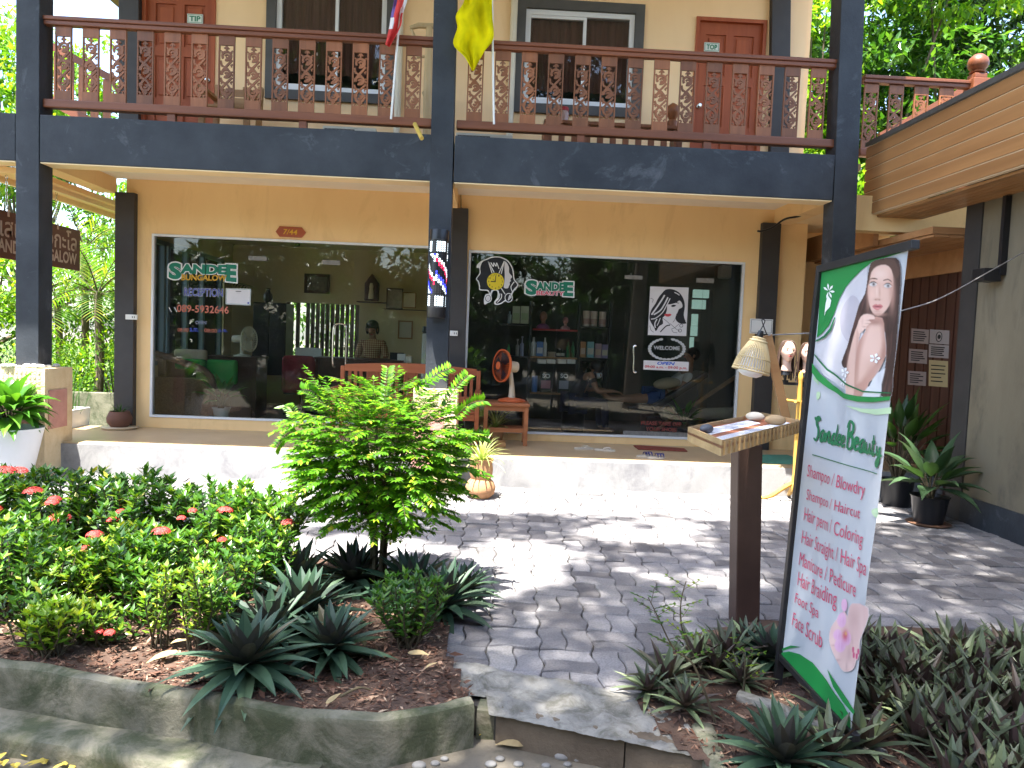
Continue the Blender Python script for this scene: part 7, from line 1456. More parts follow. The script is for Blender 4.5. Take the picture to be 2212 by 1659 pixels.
# =================================================================== PLANTS
RP = random.Random(21)
def U(a, b): return RP.uniform(a, b)
def leaf4(mb, b, d, up, L, W, fold=.25, droop=.1, mi=0):
    "pointed leaf of four facets folded on the midrib"
    d = d.normalized(); s = d.cross(up)
    if s.length < 1e-3: s = d.orthogonal()
    s.normalize(); n = s.cross(d); c = b + d*L*.45 - n*W*fold*.5; t_ = b + d*L - n*L*droop
    i = len(mb.v); l = b + d*L*.42 - s*W/2; r = b + d*L*.42 + s*W/2
    mb.v += [tuple(b), tuple(r), tuple(c), tuple(l), tuple(t_)]; mb.f += [(i, i+1, i+2), (i, i+2, i+3), (i+1, i+4, i+2), (i+2, i+4, i+3)]; mb.m += [mi]*4
def blade(mb, b, d, L, W, arch=.4, n=5, prof=(.55, 1, .95, .7, .35, .02), fold=.18, twist=0, mi=0, mid=None, up=V((0, 0, 1))):
    "long leaf that arches over under its weight"
    d = d.normalized(); p = V(b); i0 = len(mb.v); st = L / n; s0 = d.cross(up)
    if s0.length < .05: s0 = V((math.cos(twist*9), math.sin(twist*9), 0))
    s0.normalize()
    for k in range(n + 1):
        s = (s0 - d*s0.dot(d)).normalized(); nn = s.cross(d).normalized(); w_ = W/2*prof[min(k, len(prof)-1)]
        mb.v += [tuple(p - s*w_), tuple(p - nn*w_*fold*2), tuple(p + s*w_)]
        d = (d - up*arch/n*(.5 + k/n)).normalized(); p = p + d*st
    for k in range(n):
        a = i0 + k*3; mb.f += [(a, a+1, a+4, a+3), (a+1, a+2, a+5, a+4)]; mb.m += [mi]*2
def sph(u=None):
    z = U(-1, 1); a = U(0, TAU); r_ = math.sqrt(1 - z*z); return V((r_*math.cos(a), r_*math.sin(a), z))
L_ = {}
L_['bush'] = leafmat('fresh green bush leaf', [(0, (.05, .15, .012)), (.5, (.10, .27, .014)), (.85, (.18, .37, .018)), (.97, (.30, .44, .025)), (1, (.48, .42, .05))], .35, .45)
L_['ixora'] = leafmat('glossy ixora leaf', [(0, (.022, .068, .010)), (.45, (.050, .140, .016)), (.8, (.10, .22, .018)), (.96, (.20, .30, .02)), (1, (.42, .36, .05))], .3, .35)
L_['ixora_y'] = leafmat('yellow green ixora leaf', [(0, (.07, .17, .02)), (.5, (.16, .28, .022)), (1, (.32, .36, .03))], .35, .4)
L_['rhoeo'] = leafmat('dark blue green rosette leaf', [(0, (.020, .048, .028)), (.6, (.042, .085, .046)), (.95, (.080, .13, .068)), (1, (.16, .12, .06))], .5, .06, back=(.05, .045, .042))
L_['rhoeo_p'] = leafmat('purple green rosette leaf', [(0, (.060, .034, .030)), (.22, (.065, .085, .045)), (.7, (.12, .155, .075)), (1, (.22, .27, .13))], .45, .08, back=(.085, .052, .05))
L_['lime'] = leafmat('sunlit lime leaf', [(0, (.07, .18, .015)), (.5, (.15, .31, .025)), (1, (.32, .42, .03))], .4, .5)
L_['mid'] = leafmat('mid green tree leaf', [(0, (.028, .085, .014)), (.5, (.05, .14, .02)), (1, (.12, .22, .03))], .32, .4)
L_['dark'] = leafmat('dark tree leaf', [(0, (.018, .05, .012)), (1, (.05, .11, .02))], .35, .3)
L_['palm'] = leafmat('palm leaflet', [(0, (.05, .15, .02)), (.6, (.12, .24, .03)), (1, (.30, .30, .04))], .4, .4)
L_['big'] = leafmat('broad glossy leaf', [(0, (.05, .17, .025)), (1, (.12, .28, .03))], .3, .35)
L_['spider'] = leafmat('striped spider plant leaf', [(0, (.22, .34, .07)), (.5, (.45, .50, .20)), (1, (.56, .58, .32))], .4, .4)
L_['dieff'] = leafmat('grey green patterned leaf', [(0, (.03, .07, .028)), (1, (.07, .12, .06))], .4, .2)
M['stem'] = mat('brown green stem', (.07, .055, .03), .85, .3, 20, .4, 50); M['bark'] = mat('grey brown bark', (.12, .09, .06), .9, .35, 6, .8, 20, stretch=(1, 1, .25)); M['redflower'] = leafmat('coral red floret', [(0, (.42, .03, .025)), (.6, (.60, .06, .05)), (1, (.66, .15, .12))], .6, .25, (1.2, .8, .8))
def tuft(mb, p, d, n, L, W, m=0, spread=1.):
    for k in range(n):
        a = TAU*k/n + U(-.3, .3); s = d.orthogonal().normalized(); t_ = d.cross(s); o = s*math.cos(a) + t_*math.sin(a); leaf4(mb, p, o*spread + d*U(.3, .9), d, L*U(.8, 1.15), W*U(.85, 1.1), .25, U(.0, .18), m)
def ixora(x, y, h, rad_, nst, label, flowers=(), mk='ixora', group='red flowered hedge shrubs', name='ixora_shrub', z0=-.335, L=.072):
    nst = int(nst*1.7)
    r = empty(name, (x, y, z0), label, 'shrub', group); st = MB(); fo = MB(); tips = []
    for i in range(nst):
        a = i*2.4 + U(-.3, .3); q = math.sqrt((i + .5)/nst)*rad_*1.1; hh = h*(1 - .22*(q/rad_)**2)*U(.82, 1.04)
        b = V((x + U(-.05, .05), y + U(-.05, .05), z0 - .02)); t_ = V((x + q*math.cos(a), y + q*math.sin(a), z0 + hh)); m_ = b.lerp(t_, .5) + V((U(-.03, .03), U(-.03, .03), .05*h)) + V((q*math.cos(a)*.15, q*math.sin(a)*.15, 0))
        P = smooth_line([b, m_, t_], 6); st.tube(P, [.006 - .0035*k/len(P) for k in range(len(P))], 5, False); tips.append(t_)
        nl = int(hh / .026); rot = U(0, 3)
        for k in range(nl):
            f = 1 - .78*(k/nl); p = P[min(int(f*(len(P) - 1)), len(P) - 1)].lerp(P[min(int(f*(len(P)-1)) + 1, len(P)-1)], (f*(len(P)-1)) % 1); rot += 1.57 + U(-.25, .25); up = (P[-1] - P[-3]).normalized()
            for s in (0, PI):
                o = V((math.cos(rot + s), math.sin(rot + s), 0)); leaf4(fo, p, o + up*(U(.35, .8) if k > 2 else U(.8, 1.5)), up, L*U(.75, 1.15), L*.42*U(.85, 1.15), .2, U(0, .15))
        tuft(fo, t_, V((0, 0, 1)), 4, L*.8, L*.33)
    st.build('stems', M['stem'], r, smooth=True); fo.build('foliage', L_[mk], r)
    for u, v, s in flowers:
        c = at(u, v, y - rad_*.85 + U(-.08, .04)); fm = MB()
        for k in range(70):
            d = sph(); d.z = abs(d.z)*.8 + .1; p = c + V((d.x*s, d.y*s, d.z*s*.6)); n = (d + V((0, 0, .6))).normalized(); w_ = n.orthogonal().normalized(); t2 = n.cross(w_); e = .012
            for q in range(4):
                a = TAU*q/4; o = w_*math.cos(a) + t2*math.sin(a); i = len(fm.v); o2 = w_*math.cos(a + .5) + t2*math.sin(a + .5); o3 = w_*math.cos(a - .5) + t2*math.sin(a - .5)
                fm.v += [tuple(p), tuple(p + o2*e*.7), tuple(p + o*e*1.3 - n*.002), tuple(p + o3*e*.7)]; fm.f.append((i, i+1, i+2, i+3)); fm.m.append(0)
        fm.build('flower_head', M['redflower'], r)
HB = 'dense green hedge shrub with red flower heads, '
ixora(.62, -3.0, .66, .36, 30, HB + 'at the far left edge of the bed', [(10, 1018, .06), (-20, 1100, .06)])
ixora(1.10, -2.95, .66, .36, 32, HB + 'in front of the white potted plant', [(40, 1018, .05), (118, 1078, .035), (72, 1062, .055), (60, 1145, .03)])
ixora(1.62, -3.0, .66, .36, 32, HB + 'below the shadow on the step', [(128, 1120, .065)])
ixora(2.12, -2.95, .62, .34, 30, HB + 'second from the middle of the row', [(243, 1122, .03), (262, 1105, .03)])
ixora(2.62, -3.0, .62, .34, 30, HB + 'with two small heads side by side', [(392, 1118, .022), (416, 1102, .022)])
ixora(3.10, -2.95, .58, .34, 28, HB + 'with one orange red head near its top', [(487, 1102, .045)])
ixora(3.46, -3.1, .54, .28, 26, HB + 'last in the row beside the bright bush', [(622, 1128, .035)])
ixora(1.55, -3.62, .56, .30, 24, 'green shrub in the front of the hedge with a coral head at its middle', [(205, 1155, .04), (112, 1085, .03)])
ixora(2.20, -3.62, .50, .28, 22, 'green front hedge shrub with one wide red flower head', [(348, 1148, .045), (185, 1185, .03)])
ixora(2.92, -3.70, .44, .26, 20, 'green front hedge shrub over the shaded stems', [(480, 1165, .02)])
ixora(1.05, -3.70, .50, .26, 20, 'green front hedge shrub at the left, without flowers facing out', [])
ixora(2.05, -4.02, .40, .13, 8, 'slim sprig with leaves down to the mulch near the wall at the left', [], 'lime', 'young sprigs before the hedge', 'shrub_sprig', L=.05)
for k, (u, v, h, rr_, mk, lab) in enumerate(((30, 1335, .46, .22, 'ixora', 'green shrub at the left edge in front of the hedge row'), (130, 1330, .40, .2, 'ixora', 'green shrub behind the slim sprig at the left'), (300, 1320, .40, .22, 'ixora', 'mid green front shrub behind the low flowering sprig'), (395, 1300, .44, .22, 'ixora', 'mid green front shrub behind the yellow pair'), (560, 1290, .46, .2, 'ixora', 'green shrub at the right end in front of the hedge row'), (110, 1420, .26, .11, 'ixora_y', 'small bright sprig right at the planter wall'), (165, 1335, .34, .18, 'ixora_y', 'yellow green shrub beside the slim sprig'), (290, 1285, .40, .2, 'ixora_y', 'yellow green shrub above the low flowering sprig'))):
    a_ = atz(u, v, -.335); ixora(a_.x, a_.y, h, rr_, 14, lab, [], mk, 'young sprigs before the hedge', 'shrub_sprig', L=.062)
a_ = atz(345, 1395, -.335); ixora(a_.x, a_.y, .40, .09, 5, 'yellow green sprig, the left one of the yellow pair', [], 'ixora_y', 'young sprigs before the hedge', 'shrub_sprig', L=.05)
a_ = atz(425, 1405, -.335); ixora(a_.x, a_.y, .46, .10, 5, 'yellow green sprig, the right taller one of the yellow pair', [], 'ixora_y', 'young sprigs before the hedge', 'shrub_sprig', L=.05)
a_ = atz(250, 1390, -.335); ixora(a_.x, a_.y, .16, .12, 7, 'low sprig with two pink red flower buds above the mulch', [(215, 1362, .018), (237, 1365, .02)], 'ixora', 'young sprigs before the hedge', 'shrub_sprig', L=.05)
a_ = atz(500, 1340, -.335); ixora(a_.x, a_.y, .40, .16, 10, 'mid green sprig behind the big dark rosette', [], 'ixora', 'young sprigs before the hedge', 'shrub_sprig', L=.055)
for u, v, h, lab in ((70, 1395, .30, 'leafy green sprig left of the small bright sprig'), (320, 1350, .32, 'dense green sprig left of the yellow pair'), (455, 1385, .30, 'green sprig squeezed between the yellow pair and the biggest rosette'), (190, 1395, .22, 'low yellow green sprig near the wall beside the flowering sprig')): a_ = atz(u, v, -.335); ixora(a_.x, a_.y, h, .13, 9, lab, [], 'ixora_y' if 'yellow green' in lab else 'ixora', 'young sprigs before the hedge', 'shrub_sprig', L=.058)
a_ = atz(225, 1310, -.335); ixora(a_.x, a_.y, .34, .20, 11, 'bright yellow green shrub leaning out of the front of the hedge', [], 'ixora_y', 'young sprigs before the hedge', 'shrub_sprig', L=.058)
a_ = atz(880, 1395, -.335); ixora(a_.x, a_.y, .38, .19, 17, 'small leafy shrub right below the bright bush at the path', [], 'mid', 'young sprigs before the hedge', 'shrub_sprig', L=.055)
# ---- the bright layered bush
def bright_bush():
    y = -3.3; cen = at(822, 985, y); bx = at(815, 1290, y).x; r = empty('layered_bush', (bx, y, -.335), 'bright green layered bush with thin stems in the middle of the bed', 'bush'); st = MB(); fo = MB(); hub = V((bx, y, at(812, 1130, y).z))
    for i in range(6):
        a = i*1.05; b = V((bx + .05*math.cos(a), y + .05*math.sin(a), -.36)); t_ = cen + V((.28*math.cos(a), .25*math.sin(a), -.05 + .12*(i % 3))); P = smooth_line([b, hub + V((.06*math.cos(a), .06*math.sin(a), 0)), t_], 6); st.tube(P, [.016 - .011*k/len(P) for k in range(len(P))], 7)
    rx, ry, rz = .50, .46, .54
    for i in range(1000):
        d = sph(); rr_ = U(.12, 1)**.45; q_ = (1 - abs(d.z)**2.6)**.5 / max(.05, (1 - d.z**2)**.5); lo = cen + V((d.x*rx*rr_*min(q_, 2.2), d.y*ry*rr_*min(q_, 2.2), d.z*rz*rr_*(.82 if d.z > 0 else .86)))
        lo.z += .05*noise.noise(lo*5); out = V((d.x, d.y, .0)); out = out.normalized() if out.length > .05 else V((1, 0, 0)); dirn = (out + V((U(-.7, .7), U(-.7, .7), U(.0, .45) if d.z > -.2 else U(-.25, .1)))).normalized()
        if d.z > .6: dirn = (out*.7 + V((U(-.5, .5), U(-.5, .5), .6))).normalized()
        L = U(.09, .18); p = lo; n = int(L/.019); P = [p]
        if rr_ > .92 and RP.random() < .14: n += 5
        for k in range(n):
            dirn = (dirn - V((0, 0, .05))).normalized(); q = p + dirn*.019; s = dirn.cross(V((0, 0, 1))).normalized(); w_ = .75 + .45*math.sin(PI*min(1, k/n + .15))
            for sd in (-1, 1): leaf4(fo, q, s*sd*1.0 + dirn*.6 + V((0, 0, U(-.35, .15))), V((U(-.25, .25), U(-.25, .25), 1)), .050*w_*U(.85, 1.2), .025*w_, .15, U(.05, .25))
            p = q; P.append(q)
        leaf4(fo, p, dirn, V((0, 0, 1)), .04, .019); st.tube(P, .0016, 4, False)
        if rr_ < .8 and RP.random() < .3: st.tube([hub.lerp(lo, .25), hub.lerp(lo, .6) + V((0, 0, .02)), lo], [.004, .003, .002], 4, False)
    for u, v, u2, v2 in ((830, 880, 838, 797), (700, 870, 652, 842), (900, 850, 972, 796), (640, 930, 597, 968), (640, 900, 612, 880), (985, 900, 1045, 866), (980, 960, 1050, 945), (960, 880, 1010, 812)):   # long shoots
        a = at(u, v, y); b = at(u2, v2, y + U(-.15, .15)); n = 13; m_ = a.lerp(b, .5) + V((0, 0, .03)); P = smooth_line([a, m_, b], n//2); st.tube(P, .0022, 4, False); dirn = (b - a).normalized()
        for k, q in enumerate(P):
            s = dirn.cross(V((.2, 1, .1))).normalized()
            for sd in (-1, 1): leaf4(fo, q, s*sd + dirn*.7, V((.2, -.6, .6)), .056*U(.85, 1.1), .024, .15, .12)
    st.build('stems', M['stem'], r, smooth=True); fo.build('foliage', L_['bush'], r)
bright_bush()
# ---- rosette plants
def rosette(n, L, W, up_, seed, mk):
    RP.seed(seed); mb = MB()
    for i in range(n):
        f = i/n; a = i*2.39996 + U(-.15, .15); el = (1.35 - 1.45*f**.9*up_) + U(-.1, .1); d = V((math.cos(a)*math.cos(el), math.sin(a)*math.cos(el), math.sin(el))); l = L*(.62 + .42*min(1, f*1.8))*U(.88, 1.1)
        blade(mb, V((d.x*.015, d.y*.015, .03*(1-f))), d, l, W*U(.85, 1.1), U(.25, .55) + .22*f, 5, (.75, 1, .98, .78, .45, .02), .22)
    o = mb.build('rosette_plant', L_[mk]); d_ = o.data; bpy.data.objects.remove(o); return d_
RO = [rosette(64, .31, .066, 1.25, 5, 'rhoeo'), rosette(46, .30, .062, 1.05, 6, 'rhoeo'), rosette(26, .27, .05, .95, 7, 'rhoeo_p'), rosette(20, .25, .044, .72, 8, 'rhoeo_p'), rosette(18, .23, .046, .66, 9, 'rhoeo_p')]
def put_ros(k, x, y, z, s, label, group, rz=None, tilt=0):
    o = bpy.data.objects.new('rosette_plant', RO[k]); COL.objects.link(o); o.location = (x, y, z); o.rotation_euler = (tilt, U(-.08, .08), U(0, TAU) if rz is None else rz); o.scale = (s, s, s*U(.92, 1.08)); tag(o, label, 'plant', group); return o
RP.seed(77); gL = 'dark rosette plants in the left bed'; gR = 'rosette plants by the menu stand'
for k, u, v, s, lab in ((0, 530, 1470, 1.12, 'biggest dark blue green rosette plant spilling over the planter wall'), (0, 655, 1345, 1.2, 'dark rosette plant right behind the biggest one'), (1, 715, 1420, 1.0, 'dark rosette plant with sunlit leaf tips beside the bare mulch'), (1, 640, 1275, 1.1, 'dark rosette plant under the right end of the hedge'), (1, 765, 1265, 1.15, 'dark rosette plant at the left foot of the bright bush'), (1, 960, 1325, 1.1, 'dark rosette plant at the path edge right of the bright bush'), (1, 890, 1290, 1.15, 'dark rosette plant directly behind the small leafy shrub'), (1, 585, 1385, 1.1, 'dark rosette plant wedged behind the biggest one'), (1, 1000, 1290, .8, 'small dark rosette plant leaning over the pavers')):
    p = atz(u, v, -.33); put_ros(k, p.x, p.y, -.26 if k == 0 and s < 1.15 else -.29, s, lab, gL)
for k, u, v, s, lab in ((2, 1440, 1480, .85, 'red and green rosette plant at the left tip of the right bed'), (2, 1505, 1440, .8, 'rosette plant behind the tall weed stem'), (2, 1570, 1430, .85, 'rosette plant left of the menu post foot'), (1, 1665, 1430, .85, 'pale green rosette plant right of the menu post foot'), (2, 1610, 1395, .7, 'purple tinged rosette plant just behind the menu post'), (2, 1480, 1535, .62, 'deep purple low rosette plant by the cement edge'), (2, 1740, 1460, .75, 'rosette plant behind the banner pole'), (1, 1690, 1655, .95, 'dark rosette plant at the bottom right of the mulch pocket'), (3, 1790, 1640, .95, 'rosette plant under the banner foot'), (2, 1600, 1480, .6, 'small rosette plant in front of the menu post'), (3, 1870, 1625, .95, 'rosette plant right of the banner foot'), (4, 1800, 1560, .8, 'rosette plant under the lower banner edge'), (3, 1545, 1455, .7, 'green rosette plant among the weeds by the menu post'), (2, 1400, 1500, .6, 'small red tinged rosette plant at the cement edge')):
    p = atz(u, v, -.33); put_ros(k, p.x, p.y, -.315, s, lab, gR)
def vis(p):
    d = V(p) - CAM; w_ = d.dot(CF); return w_ > .3 and abs(d.dot(CR)/w_*FV) < 1160 and abs(d.dot(CU)/w_*FV) < 900
y = -4.22; row = 0
while y > -6.2:
    x = 6.66 + (.08 if row % 2 else 0)
    while x < 9.8:
        px, py = x + U(-.05, .05), y + U(-.05, .05)
        if vis((px, py, -.1)) and not (px < 6.62): put_ros(3 + (row + int(x*9)) % 2, px, py, -.325, U(.85, 1.15), 'purple and green rosette plant packed into the right bed', 'rosette plants filling the right bed')
        x += .14
    y -= .14; row += 1
# ---- weeds by the menu stand
def weed(u0, v0, pts, label, n, L, mk='mid'):
    b = atz(u0, v0, -.335); P = smooth_line([b] + [at(u, v, b.y + i*.02) for i, (u, v) in enumerate(pts)], 7); r = empty('weed_plant', b, label, 'plant'); MB().tube(P, [.006 - .004*k/len(P) for k in range(len(P))], 6).build('stem', M['stem'], r, smooth=True); fo = MB(); sm = MB()
    for k in range(n):
        f = .35 + .65*k/n; q = P[int(f*(len(P) - 1))]; a = k*2.4; d = V((math.cos(a), math.sin(a)*.8, .45)).normalized(); tw = [q + d*.03*j for j in range(4)]; sm.tube(tw, .0015, 4, False)
        for t_ in tw[1:]:
            s = d.cross(V((0, 0, 1))).normalized()
            for sd in (-1, 1): leaf4(fo, t_, s*sd + d*.6, V((0, 0, 1)), L*U(.7, 1.1), L*.45)
    sm.build('twigs', M['stem'], r); fo.build('foliage', L_[mk], r)
weed(1545, 1560, [(1500, 1440), (1455, 1400), (1420, 1330), (1400, 1290)], 'thin weed with a bare bent stem beside the path at the right bed', 13, .035); weed(1535, 1470, [(1480, 1380), (1470, 1310), (1482, 1255)], 'tall bright green weed shoot left of the menu post', 10, .035, 'lime'); weed(1605, 1500, [(1610, 1440), (1606, 1400)], 'short weed with tiny leaves in front of the menu post', 8, .028, 'lime')
# ---- potted plants
M['terracotta'] = mat('sandy terracotta', (.40, .21, .10), .85, .15, 6, .2, 50, stain=(5, .58, (.22, .12, .07), .5))
def pot(name, prof, c, m, label, group=None, soil=None, sq=False):
    o = MB().lathe(prof, (0, 0, 0), 4 if sq else 26, Matrix.Rotation(PI/4, 3, 'Z') if sq else None).build(name, m, None, smooth=not sq, origin=None, bevel=.006 if sq else 0); o.location = c; tag(o, label, 'plant pot', group)
    if soil: MB().lathe([(.001, soil[1] - .01), (soil[0], soil[1])], c, 20).build('potting_soil', M['soil'], o)
    return o
c = V((at(18, 960, -.46).x, -.46, ZG)); pot('white_pot', [(.001, 0), (.19, 0), (.30, .52), (.31, .56), (.28, .56), (.26, .51)], c, M['white_paint'], 'tapered white pot at the left edge before the tiled plinth', None, (.26, .51))
def broad(name, c, n, L, W, h, label, mk, mstem='stem', arch=.9, el0=1.2, el1=.1):
    r = empty(name, c, label, 'potted plant'); fo = MB(); st = MB()
    for i in range(n):
        f = i/n; a = i*2.4 + U(-.2, .2); el = el0 + (el1 - el0)*f; d = V((math.cos(a)*math.cos(el), math.sin(a)*math.cos(el), math.sin(el))); hh = h*(1 - .55*f)*U(.85, 1.1); t_ = c + V((d.x*hh*.55, d.y*hh*.55, hh*.8)); st.tube([c + V((d.x*.02, d.y*.02, -.02)), c.lerp(t_, .5) + V((0, 0, .03)), t_], [.008, .006, .005], 6, False)
        blade(fo, t_, (d + V((0, 0, .1))).normalized(), L*U(.8, 1.12), W*U(.85, 1.1), arch*U(.8, 1.2), 6, (.15, .75, 1, .92, .6, .25, .01), .22)
    st.build('stems', M['stem'], r, smooth=True); fo.build('leaves', L_[mk], r, smooth='all'); return r
RP.seed(5); broad('broad_leaf_plant', c + V((0, 0, .53)), 74, .36, .135, .36, 'sunlit plant with big drooping bright leaves in the white pot', 'big', arch=1.5, el0=1.3, el1=-.2)
p = atz(1037, 1080, ZG); c = V((p.x, p.y + .1, ZG)); pot('terracotta_pot', [(.001, 0), (.09, 0), (.14, .05), (.155, .11), (.13, .17), (.10, .20), (.115, .24), (.12, .30), (.11, .36), (.125, .40), (.105, .40), (.09, .36)], c, M['terracotta'], 'sandy terracotta double bellied pot against the step beside the bright bush', None, (.09, .37))
def spider(name, c, n, L, label):
    r = empty(name, c, label, 'potted plant'); fo = MB()
    for i in range(n):
        f = i/n; a = i*2.4; el = 1.35 - 1.0*f + U(-.15, .15); d = V((math.cos(a)*math.cos(el), math.sin(a)*math.cos(el), math.sin(el))); blade(fo, c, d, L*U(.7, 1.15), .020*U(.8, 1.2), U(1.0, 1.7), 8, (.8, 1, 1, .95, .85, .7, .5, .3, .02), .2)
    fo.build('leaves', L_['spider'], r); return r
spider('spider_plant', c + V((0, 0, .37)), 44, .36, 'sunlit striped spider plant in the terracotta pot by the step')
p = V((xat(1072, 905, 1.42), 1.42, ZP)); pot('small_pot', [(.001, 0), (.08, 0), (.11, .18), (.115, .20), (.10, .20), (.095, .17)], p, M['terracotta'], 'small terracotta pot on the porch behind the side table', None, (.095, .17)); spider('spider_plant', p + V((0, 0, .18)), 34, .34, 'shaded striped spider plant behind the side table')
p = atz(2018, 1138, ZG); c = V((p.x, p.y + .1, ZG)); M['saucer'] = flat('brown saucer', (.14, .07, .04), .7)
o = pot('black_pot', [(.001, .02), (.13, .02), (.165, .26), (.18, .28), (.165, .28), (.15, .25)], c, M['black_plastic'], 'black plastic pot on a brown saucer near the grey green wall', None, (.15, .24)); MB().lathe([(.001, 0), (.18, 0), (.20, .018), (.17, .018)], c, 26).build('saucer', M['saucer'], o, smooth=True)
RP.seed(12); broad('dumb_cane', c + V((0, 0, .25)), 24, .44, .15, .34, 'grey green patterned dumb cane plant in the black pot near the wall', 'dieff', arch=1.15, el0=1.25, el1=.05)
p = atz(1945, 1095, ZG); c2 = V((p.x, p.y + .1, ZG)); pot('black_pot', [(.001, 0), (.14, 0), (.17, .26), (.18, .28), (.16, .28), (.15, .25)], c2, M['black_plastic'], 'black plastic pot half hidden by the right edge of the banner', None, (.15, .24)); RP.seed(14); broad('leafy_pot_plant', c2 + V((0, 0, .25)), 40, .36, .12, .85, 'tall dark leafy plant behind the right edge of the banner', 'dark', arch=.9, el0=1.4, el1=.3)
p = atz(258, 914, ZP); p.y = min(p.y, 1.42); c = V((xat(258, 900, p.y), p.y, ZP)); o = pot('round_pot', [(.001, .03), (.10, .03), (.14, .08), (.145, .14), (.12, .20), (.11, .22), (.10, .20)], c, mat('dark terracotta', (.13, .06, .04), .8, .2), 'round dark terracotta pot on a cream saucer by the left back column', None, (.105, .20)); MB().lathe([(.001, 0), (.19, 0), (.215, .025), (.18, .028)], c, 26).build('saucer', M['cream_pl'], o, smooth=True)
spk = MB(); RP.seed(3)
for i in range(40): d = sph(); d.z = abs(d.z); blade(spk, c + V((d.x*.04, d.y*.04, .20)), d + V((0, 0, .4)), U(.08, .16), .012, .2, 3, (1, .8, .5, .02))
tag(spk.build('spiky_plant', L_['dark'], None, origin=c + V((0, 0, .2))), 'small spiky plant in the round dark pot by the column', 'potted plant')
RP.seed(9); rd = MB()
for i in range(170):
    x = U(-1.05, -.18); yy = U(1.1, 1.7); blade(rd, V((x, yy, TROUGH.location.z + .30)), V((U(-.35, .35), U(-.35, .35), 1)), U(.5, 1.15), U(.010, .018), U(.2, .8), 5, (.8, 1, .9, .7, .4, .02))
tag(rd.build('reed_plant', L_['dark'], None, origin=(-.6, 1.4, ZG + .2)), 'tall dark reedy plant growing in the cream planter trough', 'plant')
# ---- plants inside, behind the glass
p = V((at(478, 888, 2.1).x, 2.1, ZP)); pot('white_pot', [(.001, 0), (.07, 0), (.11, .22), (.12, .24), (.10, .24), (.09, .2)], p, M['white_paint'], 'small white pot with a leafy plant behind the reception glass', None, (.09, .2)); RP.seed(31); broad('leafy_pot_plant', p + V((0, 0, .2)), 16, .26, .08, .40, 'green leafy plant in the small white pot behind the reception glass', 'big')
p = V((at(1478, 905, 2.0).x, 2.0, ZP)); pot('stand_in_pot', [(.001, 0), (.08, 0), (.11, .18), (.12, .2), (.1, .2), (.09, .16)], p, M['black_plastic'], 'small black pot added under the leaves that stand in for a reflection', None, (.09, .16)); RP.seed(33); broad('leafy_pot_plant', p + V((0, 0, .16)), 16, .24, .08, .34, 'green leafy plant added in place of a reflection in the salon glass', 'big')  # added pot and plant stand in for green reflected in the glass
# =================================================================== TREES
def tree(base, h, blobs, nl, L, label, mk, seed, trunk=.12, group='garden trees behind the house', name='tree', W=.42):
    RP.seed(seed); b = V(base); r = empty(name, b, label, 'tree', group); st = MB(); fo = MB(); top = V((b.x, b.y, b.z + h*.5)); st.tube(smooth_line([b - V((0, 0, .1)), b + V((U(-.1, .1), U(-.1, .1), h*.25)), top], 5), [trunk*(1 - .05*k) for k in range(11)], 9)
    for (dx, dy, dz, rr_) in blobs:
        c = b + V((dx, dy, dz)); st.tube(smooth_line([b + V((0, 0, h*U(.22, .42))), b.lerp(c, .55) + V((0, 0, .3)), c], 5), [trunk*.5*(1 - .08*k) for k in range(11)], 6)
        ncl = int(9 + rr_*9); per = max(4, int(nl * rr_**1.6 / ncl))
        for j in range(ncl):
            d = sph(); cc = c + d*rr_*U(.55, 1.0); cr_2 = rr_*U(.24, .42); out = (d + V((0, 0, .35))).normalized()
            for q in range(per): e = sph()*U(.2, 1)**.5; p = cc + V((e.x, e.y, e.z*.55))*cr_2; leaf4(fo, p, out*.5 + sph()*.9 + V((0, 0, -.25)), V((0, 0, 1)) + sph()*.4, L*U(.7, 1.2), L*W, .2, .1)
    st.build('trunk', M['bark'], r, smooth=True); fo.build('crown', L_[mk], r); return r
def blobs(n, rx, rz, zc, r0, r1, seed):
    g = random.Random(seed); return [(g.uniform(-rx, rx), g.uniform(-rx, rx), zc + g.uniform(-rz, rz), g.uniform(r0, r1)) for _ in range(n)]
G0 = -.37
tree((-5.6, 9.5, G0), 8.5, blobs(11, 1.9, 2.2, 6.4, .9, 1.5, 1), 900, .17, 'feathery bright tree at the far upper left', 'lime', 101)
tree((-8.6, 13, G0), 9, blobs(10, 2.2, 2.8, 6.0, 1.1, 1.8, 2), 650, .22, 'mid green tree behind the left column high up', 'mid', 102)
tree((-2.6, 12.5, G0), 5, blobs(9, 1.7, 1.3, 3.0, .9, 1.5, 3), 650, .20, 'rounded bright green tree seen under the left eave', 'lime', 103)
tree((-5.2, 7.6, G0), 4.2, blobs(9, 1.4, 1.4, 2.2, .7, 1.2, 4), 650, .16, 'low spreading bright tree left of the hanging board', 'lime', 104)
tree((-.9, 8.6, G0), 4.6, blobs(8, 1.2, 1.5, 2.4, .7, 1.2, 5), 600, .17, 'dark shaded tree seen through the porch gap', 'mid', 105)
tree((2.0, 9.8, G0), 4, blobs(7, 1.3, 1.1, 1.9, .8, 1.2, 6), 420, .2, 'green tree seen through the back slat screen', 'lime', 106)
tree((11.8, 8.5, G0), 10, blobs(13, 2.0, 2.8, 7.0, 1.0, 1.7, 7), 900, .20, 'bright leafed tree seen past the right back column', 'lime', 107)
tree((15.0, 8.0, G0), 10.5, blobs(14, 2.2, 2.9, 7.2, 1.1, 1.8, 8), 850, .22, 'tall glossy green tree above the plank eave', 'mid', 108)
tree((18.2, 11, G0), 12, blobs(13, 2.6, 3.2, 8.4, 1.3, 2.1, 9), 620, .26, 'darker tall tree at the upper right corner', 'dark', 109)
